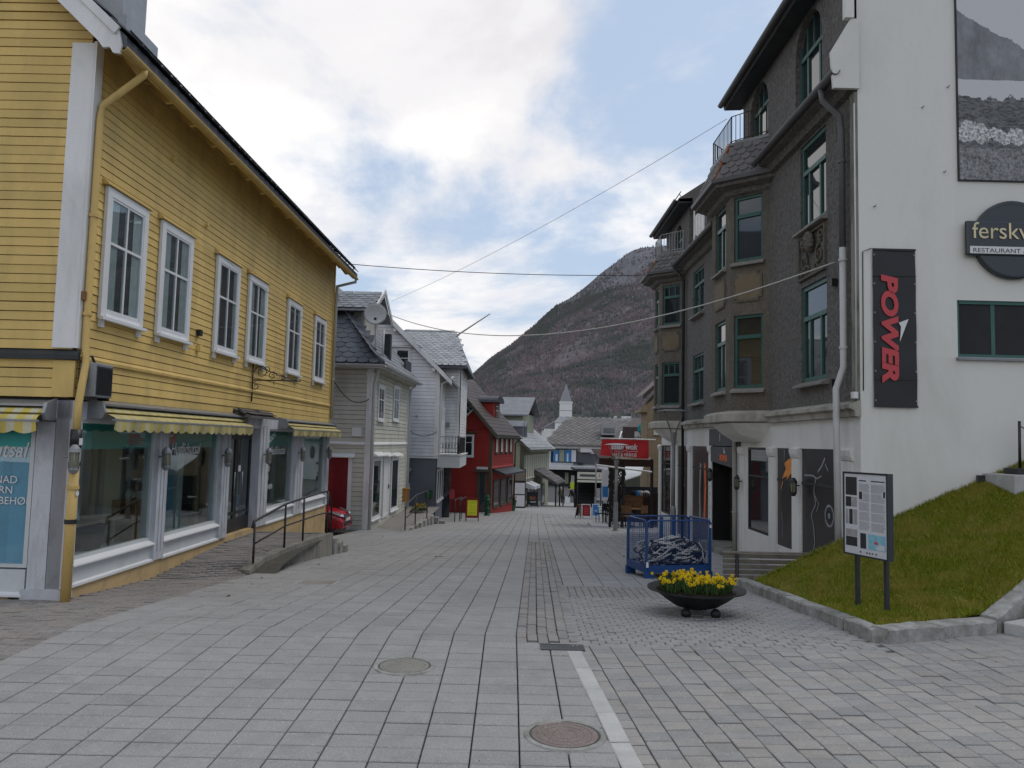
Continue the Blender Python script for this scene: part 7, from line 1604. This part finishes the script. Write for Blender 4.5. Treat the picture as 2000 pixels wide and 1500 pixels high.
# ---- folding signs and the kiosk behind
aboard(1144, 1013, .46, .74, 'print_white', 'board_red', 'red folding sign with white frame left of the terrace', .1, decor=[(-.25, .25, z, z+.05, 'print_red') for z in (.72, .6, .48, .36)])
aboard(1163, 1012, .38, .74, 'print_white', 'blue_print', 'blue folding sign with white frame next to the red one', .1, decor=[(-.2, .2, .5, .56, 'print_paper')])
aboard(1131, 1012, .3, .72, 'brown_wood', 'print_dark', 'narrow dark menu board left of the red folding sign', .9, decor=[(-.25, .25, z, z+.03, 'print_grey') for z in (.75, .65, .55, .45, .35)])
ki = thing('kiosk', 'open-fronted kiosk shop with white sign band at the street bend', 'kiosk', (tx(1150, 68), 68, gz(68))); yk = 68
x0, x1 = tx(1128, yk), tx(1176, yk); g_ = gz(yk); zz_ = lambda py: at(1150, py, yk).z
bx('sign_band', 'cream_trim', ki, W, x0, x1, yk-.06, yk, zz_(936), zz_(922)); bx('sign_text_bar', 'grey_panel', ki, W, x0+.22, x1-.5, yk-.075, yk-.061, zz_(931), zz_(926.5)); bx('sign_emblem', 'print_red', ki, W, x1-.24, x1-.18, yk-.075, yk-.061, zz_(931), zz_(925))
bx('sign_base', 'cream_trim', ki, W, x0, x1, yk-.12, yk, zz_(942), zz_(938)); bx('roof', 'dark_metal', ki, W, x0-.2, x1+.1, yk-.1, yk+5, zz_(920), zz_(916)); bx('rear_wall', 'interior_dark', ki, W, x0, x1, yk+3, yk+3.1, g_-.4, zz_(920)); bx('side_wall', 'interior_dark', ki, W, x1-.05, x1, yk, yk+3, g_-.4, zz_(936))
for x in (x0, x1-.12): bx('post', 'dark_metal', ki, W, x, x+.08, yk-.04, yk+.04, g_-.3, zz_(942))
for k in range(4): bx('shelf', 'interior_dark', ki, W, x0+.3, x1-.4, yk+.6+.5*k, yk+.9+.5*k, g_+.2, g_+.55+.28*k)
bx('magazine_rack', 'print_grey', ki, W, x1-.52, x1-.16, yk-.35, yk-.1, g_-.1, zz_(953)); 
for k in range(5): bx('magazine', ('print_paper', 'print_grey', 'print_dark')[k % 3], ki, W, x1-.48+.04*(k % 2), x1-.22, yk-.37, yk-.355, g_+.05+.22*k, g_+.2+.22*k)
pl_ = thing('poster_column', 'tall pale poster panel between the kiosk and the terrace', 'poster', (tx(1183, 44), 44, gz(44))); x0 = tx(1176, 44)
bx('panel', 'print_paper', pl_, W, x0, tx(1190, 44), 44, 44.08, gz(44)+.9, at(1180, 918, 44).z); bx('picture', 'blue_print', pl_, W, x0+.04, tx(1190, 44)-.04, 43.985, 43.999, gz(44)+1.1, gz(44)+1.7)
for x in (x0+.03, tx(1190, 44)-.09): bx('leg', 'dark_metal', pl_, W, x, x+.06, 44.0, 44.07, gz(44)-.1, gz(44)+.9)
lm = thing('lime_sign', 'bright lime green notice on a post behind the walkers', 'sign', (tx(1118, 84), 84, gz(84))); a, b = at(1113.5, 955, 84), at(1122, 942, 84); bx('sheet', 'lime_print', lm, W, a.x, b.x, 84, 84.03, a.z, b.z); tb('post', 'dark_metal', lm, [((a.x+b.x)/2, 84.06, gz(84)), ((a.x+b.x)/2, 84.06, b.z)], .03, 6)
# ================================================================ two walkers
def person(px, py, y, H, label, coat, hair, hunch=0, face=0, bag=True):
    x = at(px, py, y).x; z = gz(y); t = thing('person', label, 'person', (x, y, z), 'people in the street'); r = Matrix.Rotation(face, 3, 'Z'); s = H/1.7
    J = {'pel': (0, 0, .92), 'sp': (0, -.02-hunch*.15, 1.15), 'ch': (0, -.03-hunch*.3, 1.35), 'nk': (0, -.04-hunch*.42, 1.46), 'hd': (0, -.06-hunch*.5, 1.56), 'tp': (0, -.06-hunch*.5, 1.66),
         'ls': (-.19, -.03-hunch*.3, 1.38), 'le': (-.26, -.02-hunch*.35, 1.12), 'lw': (-.27, -.10-hunch*.4, .88), 'lh': (-.27, -.12-hunch*.4, .80), 'rs': (.19, -.03-hunch*.3, 1.38), 're': (.27, .0-hunch*.35, 1.12), 'rw': (.30, -.06-hunch*.4, .88), 'rh': (.30, -.08-hunch*.4, .80),
         'lp': (-.09, 0, .88), 'lk': (-.10, -.08, .48), 'la': (-.10, .0, .08), 'lt': (-.10, -.14, .03), 'rp': (.09, 0, .88), 'rk': (.10, .02, .48), 'ra': (.10, .14, .09), 'rt': (.10, .0, .03)}
    E_ = 'pel-sp sp-ch ch-nk nk-hd hd-tp ch-ls ls-le le-lw lw-lh ch-rs rs-re re-rw rw-rh pel-lp lp-lk lk-la la-lt pel-rp rp-rk rk-ra ra-rt'.split()
    rad = dict(pel=.15, sp=.15, ch=.16, nk=.06, hd=.10, tp=.075, ls=.085, le=.06, lw=.045, lh=.045, rs=.085, re=.06, rw=.045, rh=.045, lp=.10, lk=.07, la=.05, lt=.045, rp=.10, rk=.07, ra=.05, rt=.045)
    ks = list(J); me = bpy.data.meshes.new('b'); me.from_pydata([tuple(r @ Vector(J[k])*s) for k in ks], [tuple(ks.index(q_) for q_ in e.split('-')) for e in E_], [])
    o = bpy.data.objects.new('b', me); COL.objects.link(o); o.modifiers.new('k', 'SKIN'); sb_ = o.modifiers.new('s', 'SUBSURF'); sb_.levels = sb_.render_levels = 1
    for i, k in enumerate(ks): me.skin_vertices[0].data[i].radius = (rad[k]*s, rad[k]*s); me.skin_vertices[0].data[i].use_root = (k == 'pel')
    ev_ = o.evaluated_get(bpy.context.evaluated_depsgraph_get()); m2 = bpy.data.meshes.new_from_object(ev_); bpy.data.objects.remove(o)
    V = [tuple(v.co) for v in m2.vertices]; F = [tuple(p.vertices) for p in m2.polygons]; me3 = bpy.data.meshes.new('body'); me3.from_pydata(V, [], F)
    for mm in (coat, 'skin', 'coat_black'): me3.materials.append(M(mm))
    hz = J['nk'][2]*s; hx = r @ Vector((0, J['hd'][1], 0))
    for p in me3.polygons: p.use_smooth = True; c = p.center; p.material_index = 1 if c.z > hz+.01 or (c.z < .86*s and abs((r.transposed() @ c).x) > .22*s) else (2 if c.z < .80*s else 0)
    link(bpy.data.objects.new('body', me3), t, (x, y, z))
    hc = Vector((x, y, z))+r @ Vector(J['hd'])*s+Vector((0, 0, .06*s)); MB().ball(hc+r @ Vector((0, .03, .02)), .125*s, 14, 8, (.9, 1, .95)).build('hair', hair, t, smooth=True)
    hp_ = Vector((x, y, z))+r @ Vector((0, J['hd'][1]-.115, 1.575))*s; MB().ball(hp_, .02*s, 8, 6).build('nose', 'skin', t, smooth=True)
    if bag:
        b = tag(bx('shopping_bag', 'coat_black', None, Frame((x, y), (1, 0)), .24, .42, -.02, .12, z+.42*s, z+.72*s), 'small dark bag in the hand of the walker in the olive jacket', 'bag')
person(1095, 983, 82, 1.68, 'walker in an olive jacket and black trousers heading down the street', 'coat_olive', 'hair_grey', 0, math.pi)
person(1122, 992, 66, 1.74, 'stooping person dressed in black before the kiosk', 'coat_black', 'hair_dark', .9, -2.0, False)
# bicycle-like stroller beside the stooping person
# ================================================================ building closing the street
eb = thing('shop_building', 'low shop building with dark slate roof and picture windows closing the street', 'building', (10, 112, gz(112))); YE = 112
def ez(py, px=1130): return at(px, py, YE).z
def ex(px): return at(px, 900, YE).x
X0, X1 = ex(1066), ex(1300)
bx('wall', 'panel_grey', eb, W, X0, X1, YE+.3, YE+12, gz(YE)-1, ez(872)); bx('fascia', 'white_paint', eb, W, X0, ex(1133), YE-.3, YE+.29, ez(876), ez(869)); bx('fascia_box', 'plastic_white', eb, W, ex(1133), ex(1172), YE-.5, YE+.28, ez(883), ez(868))
bx('picture_window', 'dark_glass', eb, W, ex(1076), ex(1128), YE+.15, YE+.29, ez(904), ez(878))
for i, (a, b, mt) in enumerate(((1080, 1091, 'blue_print'), (1092, 1102, 'olive_paint'), (1103, 1115, 'blue_print'), (1116, 1125, 'print_paper'))): bx('window_picture', mt, eb, W, ex(a), ex(b), YE+.05, YE+.14, ez(902.5), ez(879.5))
for i, (a, b, c, d) in enumerate(((1085, 1089, 902, 888), (1096, 1101, 890, 883), (1107, 1110, 902, 886), (1119, 1123, 896, 888))): bx('picture_figure', 'print_paper' if i != 1 else 'olive_paint', eb, W, ex(a), ex(b), YE+.03, YE+.049, ez(c), ez(d))
bx('glass_wall', 'grey_panel', eb, W, ex(1129), ex(1180), YE+.1, YE+.28, ez(907), ez(882)); bx('canopy', 'plastic_white', eb, W, X0, ex(1185), YE-2.2, YE+.28, ez(917), ez(910))
bx('shop_glass', 'interior_dark', eb, W, X0, ex(1185), YE+.05, YE+.28, gz(YE), ez(918))
for i in range(8): a = ex(1080+12*i); bx('shop_display', ('interior_wood', 'interior_dark', 'olive_paint', 'interior_wall')[i % 4], eb, W, a, a+.5, YE-.0, YE+.049, gz(YE)+.3, gz(YE)+1.5+.2*(i % 3))
for i in range(4): MB().lathe(Vector((ex(1122+5*i), YE-.2, ez(908))), [(.12, 0), (.16, .35), (.001, .35)], 10).build('flower_pot', 'print_dark', eb)
zr2, ze2 = ez(829), ez(869)
rf_ = MB().prism([(X0-.5, YE-.8, ze2), (X1, YE-.8, ze2), (X1, YE+9, zr2+1.0), (ex(1112), YE+9, zr2+1.0)], (0, 0, -.2)).build('roof', 'slate_warm', eb); slates(rf_, (X0, YE-.8, ze2+.02), (1, 0, 0), (0, 9.8, zr2+1.0-ze2), .95, .6, 'slate_warm', lambda p: p.x > X0+(p.y-YE)*.4, 19, 26, 'diamond', 300)
bx('roof_light', 'galvanised', eb, W, ex(1177), ex(1205), YE+1.5, YE+4, ez(848), ez(826)); bx('roof_light_glass', 'dark_glass', eb, W, ex(1180), ex(1202), YE+1.4, YE+1.5, ez(844), ez(834))
# ---- houses on the right beyond the block
th_ = thing('tan_house', 'tan weatherboard gable house showing behind the stucco block', 'house', (8, 41, gz(41))); YN = 41; xa = at(1264, 820, YN).x
bx('wall', 'tan_paint', th_, W, xa, xa+5.6, YN, YN+2, gz(YN)-.5, at(1256, 790, YN).z); f = Frame((xa, YN), (1, 0)); f.n = Vector((0, -1, 0)); boards(th_, f, .05, 2.2, gz(YN), at(1256, 790, YN).z, .17, 'tan_paint', .001)
zg_ = at(1256, 790, YN).z; MB().prism([(xa-.3, YN-.35, zg_+.25), (xa+2.8, YN-.35, zg_+3.1), (xa+5.9, YN-.35, zg_+.25), (xa+5.9, YN-.35, zg_+.5), (xa+2.8, YN-.35, zg_+3.4), (xa-.3, YN-.35, zg_+.5)], (0, 2.6, 0)).build('roof', 'tile_brown', th_); MB().prism([(xa, YN+.02, zg_), (xa+2.8, YN+.02, zg_+2.9), (xa+5.6, YN+.02, zg_)], (0, 1.9, 0)).build('gable', 'tan_paint', th_)
bx('balcony', 'tan_paint', th_, W, xa-.35, xa, YN, YN+2, zg_-.4, zg_-.25); window(th_, f, .35, .95, zg_-1.6, zg_-.5, .02, 'cream_trim', .08, (.5,), ())
bh = thing('brown_house', 'dark brown roofed house with a roof terrace behind the red banner', 'house', (9, 56, gz(56))); YQ = 56; xa = at(1212, 850, YQ).x; xb = at(1275, 850, YQ).x
bx('wall', 'dark_olive_trim', bh, W, xa+.2, xb, YQ, YQ+6, gz(YQ), at(1230, 858, YQ).z); MB().prism([(xa, YQ-.3, at(1212, 846, YQ).z), (xb, YQ-.3, at(1212, 846, YQ).z), (xb, YQ+4, at(1245, 812, YQ).z), (xa+1.6, YQ+4, at(1245, 812, YQ).z)], (0, 0, -.15)).build('roof', 'tile_brown', bh)
bx('terrace_wall', 'tile_brown', bh, W, xa+.1, xb, YQ-.4, YQ-.3, at(1230, 860, YQ).z, at(1230, 834, YQ).z)
tu_ = thing('parasol', 'closed teal parasol on the roof terrace behind the red banner', 'parasol', at(1254, 858, 54)); c = at(1254, 858, 54); tb('pole', 'galvanised', tu_, [c, c+Vector((0, 0, .6))], .03, 6); MB().lathe(c+Vector((0, 0, .45)), [(.04, 0), (.34, .12), (.30, .5), (.10, .75), (.001, .8)], 9).build('canopy', 'teal_cloth', tu_)
for k, px in enumerate((1243, 1247)): c = at(px, 858, 54); t = thing('garden_chair', ('left' if k == 0 else 'right')+' white slatted chair on the roof terrace', 'chair', c, 'roof terrace chairs'); [bx('slat', 'plastic_white', t, W, c.x-.12+.06*i, c.x-.09+.06*i, 54, 54.03, c.z, c.z+.55) for i in range(4)]; bx('seat', 'plastic_white', t, W, c.x-.13, c.x+.13, 53.75, 54, c.z+.2, c.z+.24)
fh = thing('slate_roof_house', 'distant house with steep pale slate roof and chimneys', 'house', (22, 150, gz(150))); YF = 150; fx = lambda px: at(px, 820, YF).x; fz = lambda py: at(1210, py, YF).z
bx('wall', 'white_paint', fh, W, fx(1192), fx(1255), YF, YF+9, gz(YF)-1, fz(836)); MB().prism([(fx(1188), YF-.5, fz(838)), (fx(1258), YF-.5, fz(838)), (fx(1246), YF+4.5, fz(811)), (fx(1206), YF+4.5, fz(811))], (0, 0, -.2)).build('roof', 'slate_pale', fh)
for px in (1214, 1243): bx('chimney', 'slate_warm', fh, W, fx(px)-.4, fx(px)+.4, YF+3, YF+4, fz(826), fz(803))
# ================================================================ church
chh = thing('church', 'white wooden church tower with slender grey spire', 'church', (28, 260, -5)); YC = 260; cx = at(1105, 800, YC).x; cz_ = lambda py: at(1105, py, YC).z; px_ = YC/1500
def sq(hw): return [Vector((cx-hw, YC-hw, 0)), Vector((cx+hw, YC-hw, 0)), Vector((cx+hw, YC+hw, 0)), Vector((cx-hw, YC+hw, 0))]
def tier(name, mat, a, za, b, zb):
    V = [p+Vector((0, 0, za)) for p in sq(a)]+[p+Vector((0, 0, zb)) for p in sq(b)]; MB().add(V, [(0, 1, 5, 4), (1, 2, 6, 5), (2, 3, 7, 6), (3, 0, 4, 7), (4, 5, 6, 7), (0, 3, 2, 1)]).build(name, mat, chh)
tier('tower_base', 'church_white', 20*px_, -6, 20*px_, cz_(826)); tier('tower_roof', 'slate_pale', 22*px_, cz_(826), 12*px_, cz_(814)); tier('belfry', 'church_white', 11.5*px_, cz_(814), 11.5*px_, cz_(788)); tier('belfry_cornice', 'church_white', 12.5*px_, cz_(788), 12.5*px_, cz_(785)); tier('spire', 'slate_grey', 11*px_, cz_(785), .05, cz_(749)); tb('spire_cross', 'black_iron', chh, [(cx, YC, cz_(750)), (cx, YC, cz_(744))], .1, 5)
tier('lantern_band', 'grey_metal', 11.7*px_, cz_(803), 11.7*px_, cz_(802)); bx('nave', 'white_paint', chh, W, cx-7, cx+4, YC+3, YC+26, -6, cz_(838)); MB().prism([(cx-8, YC+3, cz_(838)), (cx+5, YC+3, cz_(838)), (cx-1.5, YC+3, cz_(816))], (0, 24, 0)).build('nave_roof', 'slate_grey', chh)
# ================================================================ overhead wires
def wire(name, label, a, b, sag, r, mat='cable_dark', n=24):
    a, b = Vector(a), Vector(b); P = [a.lerp(b, i/n)-Vector((0, 0, sag*4*(i/n)*(1-i/n))) for i in range(n+1)]; o = tb(name, mat, None, P, r, 5); return tag(o, label, 'cable', 'cables over the street')
wire('overhead_cable', 'dark cable strung straight across the street at eave height', at(686, 516, 21.9), at(1270, 537, 23.6), .12, .011)
wire('overhead_cable', 'pale sagging cable from the satellite dish house to the stucco block', at(750, 610, 26), FB(ub(12.4), .06, 5.06), 1.0, .013, 'cable_pale', 40)
wire('overhead_cable', 'thin cable rising from the white house to the upper balcony', at(765, 588, 34), at(1420, 232, 17.2), .25, .007, 'cable_pale')
wire('overhead_cable', 'loose black cable drooping from the yellow house to the pale green one', FY(LY-.05, .08, 3.6), at(722, 778, 24.9), .35, .014)
wire('overhead_cable', 'drooping dark cable across the white house gable', at(797, 838, 33.2), at(853, 843, 33.4), .25, .014)
wire('overhead_cable', 'thin cable along the upper boards of the yellow house', FY(3.2, .06, 5.12), FY(LY-.2, .08, 4.7), .05, .005, 'cable_pale')

# ================================================================ mountain with bare birch and spruce
rs_ = np.random.RandomState(11)
def vnoise(x, y, seed):
    r = np.random.RandomState(seed).rand(64, 64); xi = np.floor(x).astype(int); yi = np.floor(y).astype(int); fx_ = x-xi; fy_ = y-yi; fx_ = fx_*fx_*(3-2*fx_); fy_ = fy_*fy_*(3-2*fy_)
    g = lambda a, b: r[a % 64, b % 64]; return (g(xi, yi)*(1-fx_)+g(xi+1, yi)*fx_)*(1-fy_)+(g(xi, yi+1)*(1-fx_)+g(xi+1, yi+1)*fx_)*fy_
def fbm(x, y, o, seed=5): return sum(vnoise(x*2**k, y*2**k, seed+k)/2**k for k in range(o))/2-.5
YM = 2400.0
prof = [(200, 850), (600, 846), (760, 812), (860, 778), (918, 741), (960, 700), (999, 674), (1044, 637), (1086, 596), (1116, 580), (1149, 555), (1179, 529), (1203, 514), (1227, 493), (1245, 485), (1263, 482), (1310, 478), (1400, 470), (1600, 450), (2000, 440), (2600, 470), (3400, 600)]
PX_ = np.array([at(p, q, YM).x for p, q in prof]); PZ_ = np.array([at(p, q, YM).z for p, q in prof])
def mz(x, y):
    Hh_ = np.interp(x, PX_, PZ_); s = np.clip((y-720)/(YM-720), 0, 1); s2 = np.where(y > YM, 1-.25*(y-YM)/800, s**1.12)
    rough = fbm((x+.35*y)/260, (y*.45)/330, 5, 5)*105*np.minimum(1, s*1.5)*np.clip(1.15-s, .12, 1)+fbm(x/60, y/60, 4, 15)*26*np.minimum(1, s*2)*np.clip(1.25-s, .2, 1); return -12+(Hh_+12)*s2+rough
xs_ = np.linspace(-1500, 3600, 260); ys_ = np.concatenate([np.linspace(720, 2400, 130), np.linspace(2450, 3200, 8)])
Xg, Yg = np.meshgrid(xs_, ys_); Zg = mz(Xg, Yg); n_ = len(xs_)
Vm = np.stack([Xg.ravel(), Yg.ravel(), Zg.ravel()], 1); Fm = [(j*n_+i, j*n_+i+1, (j+1)*n_+i+1, (j+1)*n_+i) for j in range(len(ys_)-1) for i in range(n_-1)]
t = T('mountain_slope'); P_ = t.geo.outputs['Position']; b1 = t.noise(.006, 8, .6, None, .5); b2 = t.noise(.03, 8, .7, t.scaled((1, .5, .6))); sp = t.n('ShaderNodeSeparateXYZ'); t.link(P_, sp.inputs[0])
c = t.mix(t.ramp(b2, [(.35, 0), (.62, 1)]), (.095, .078, .085), (.165, .136, .145)); c = t.mix(t.ramp(b1, [(.45, 0), (.58, .85)]), c, (.065, .078, .072))  # bluish distance haze is mixed into these slope colours
hz_ = t.math('DIVIDE', sp.outputs[2], 650.0); rk = t.math('ADD', t.noise(.011, 9, .72, t.scaled((1, .6, .35)), .8), t.math('MULTIPLY', hz_, .30)); c = t.mix(t.ramp(rk, [(.655, 0), (.75, .85)]), c, t.ramp(t.noise(.05, 8, .75), [(.3, (.09, .095, .11)), (.7, (.22, .225, .25))]))
sn = t.math('ADD', t.noise(.016, 8, .7, None, .6), t.math('MULTIPLY', hz_, .34)); c = t.mix(t.ramp(sn, [(.955, 0), (.985, 1)]), c, (.66, .68, .72)); t.bsdf(c, .95, .05, 0, b2, .6, 6)
me = bpy.data.meshes.new('mountain'); me.from_pydata(Vm.tolist(), [], Fm); me.materials.append(M('mountain_slope')); me.polygons.foreach_set('use_smooth', [True]*len(me.polygons)); mo = kind(link(bpy.data.objects.new('mountain', me), None, (0, 0, 0)), 'structure')
t = T('mountain_trees'); c = t.ramp(t.geo.outputs['Random Per Island'], [(0, (.115, .092, .106)), (.5, (.14, .114, .13)), (.74, (.126, .102, .116)), (.78, (.065, .08, .075)), (1, (.085, .10, .09))]); c = t.mix(t.ramp(t.noise(.006, 8, .6, None, .5), [(.45, 0), (.58, .8)]), c, (.06, .074, .066)); t.bsdf(c, .95, .05)  # tree tints also carry the haze, shifted towards blue-lilac
N = 130000; x = rs_.uniform(-500, 1100, N); y = 720+1690*rs_.rand(N)**.8; keep = np.abs(x-(y*.1)) < y*.34; x, y = x[keep], y[keep]; z = mz(x, y); dens = fbm(x/120, y/120, 4, 31)+.5; k2 = (rs_.rand(len(x)) < np.clip(dens*1.9-.25, .05, 1)) & ((z < 430) | (rs_.rand(len(x)) < .25)); x, y, z = x[k2], y[k2], z[k2]; Nn = len(x)
h = rs_.uniform(3.5, 8, Nn); w = h*rs_.uniform(.22, .40, Nn); TV = np.zeros((Nn, 5, 3)); 
for k, (a, b, c_) in enumerate(((1, 0, -.1), (0, 1, -.1), (-1, 0, -.1), (0, -1, -.1), (0, 0, 1))): TV[:, k, 0] = x+a*w; TV[:, k, 1] = y+b*w; TV[:, k, 2] = z+c_*h
ff = np.array([(0, 1, 4), (1, 2, 4), (2, 3, 4), (3, 0, 4)]); FF = (ff[None]+np.arange(Nn)[:, None, None]*5).reshape(-1, 3)
me = bpy.data.meshes.new('mountain_forest'); me.vertices.add(Nn*5); me.vertices.foreach_set('co', TV.ravel()); me.loops.add(FF.size); me.loops.foreach_set('vertex_index', FF.ravel()); me.polygons.add(len(FF)); me.polygons.foreach_set('loop_start', np.arange(0, FF.size, 3)); me.update(calc_edges=True); me.validate(); me.materials.append(M('mountain_trees'))
mf = kind(link(bpy.data.objects.new('mountain_forest', me), None, (0, 0, 0)), 'stuff'); mf['label'] = 'bare birch and dark spruce wood covering the mountainside'; mf['category'] = 'forest'
tag(tb('transmitter_mast', 'grey_metal', None, [(at(1260, 490, 2395).x, 2395, at(1260, 495, 2395).z), (at(1260, 490, 2395).x, 2395, at(1260, 482, 2395).z)], 1.0, 5), 'tiny transmitter mast on the mountain ridge', 'mast')

# ================================================================ dry leaves and grit on the paving
m = MB(); q = random.Random(9)
for k in range(230):
    if k < 150: x, y = q.uniform(2.2, 5.0), q.uniform(15.5, 27)
    elif k < 190: x, y = q.uniform(-4.9, -3.2), q.uniform(9.5, 22)
    else: x, y = q.uniform(-3.5, 3.4), q.uniform(4.6, 12)
    z = (surf(x, y) if x < -3.7 and y < 15.5 else gz(y))+.008; a = q.random()*6.28; s_ = q.uniform(.008, .03) if k < 190 else q.uniform(.004, .01); e = Vector((math.cos(a), math.sin(a), q.gauss(0, .2)))*s_; f_ = Vector((-math.sin(a), math.cos(a), q.gauss(0, .3)))*s_*.55
    c = Vector((x, y, z)); m.add([c-e, c-f_, c+e, c+f_+Vector((0, 0, s_*.3))], [(0, 1, 2, 3)])
o = m.build('dry_leaves', 'earth_leaf'); kind(o, 'stuff'); o['label'] = 'scattered brown dry leaves and grit on the paving'; o['category'] = 'leaves'
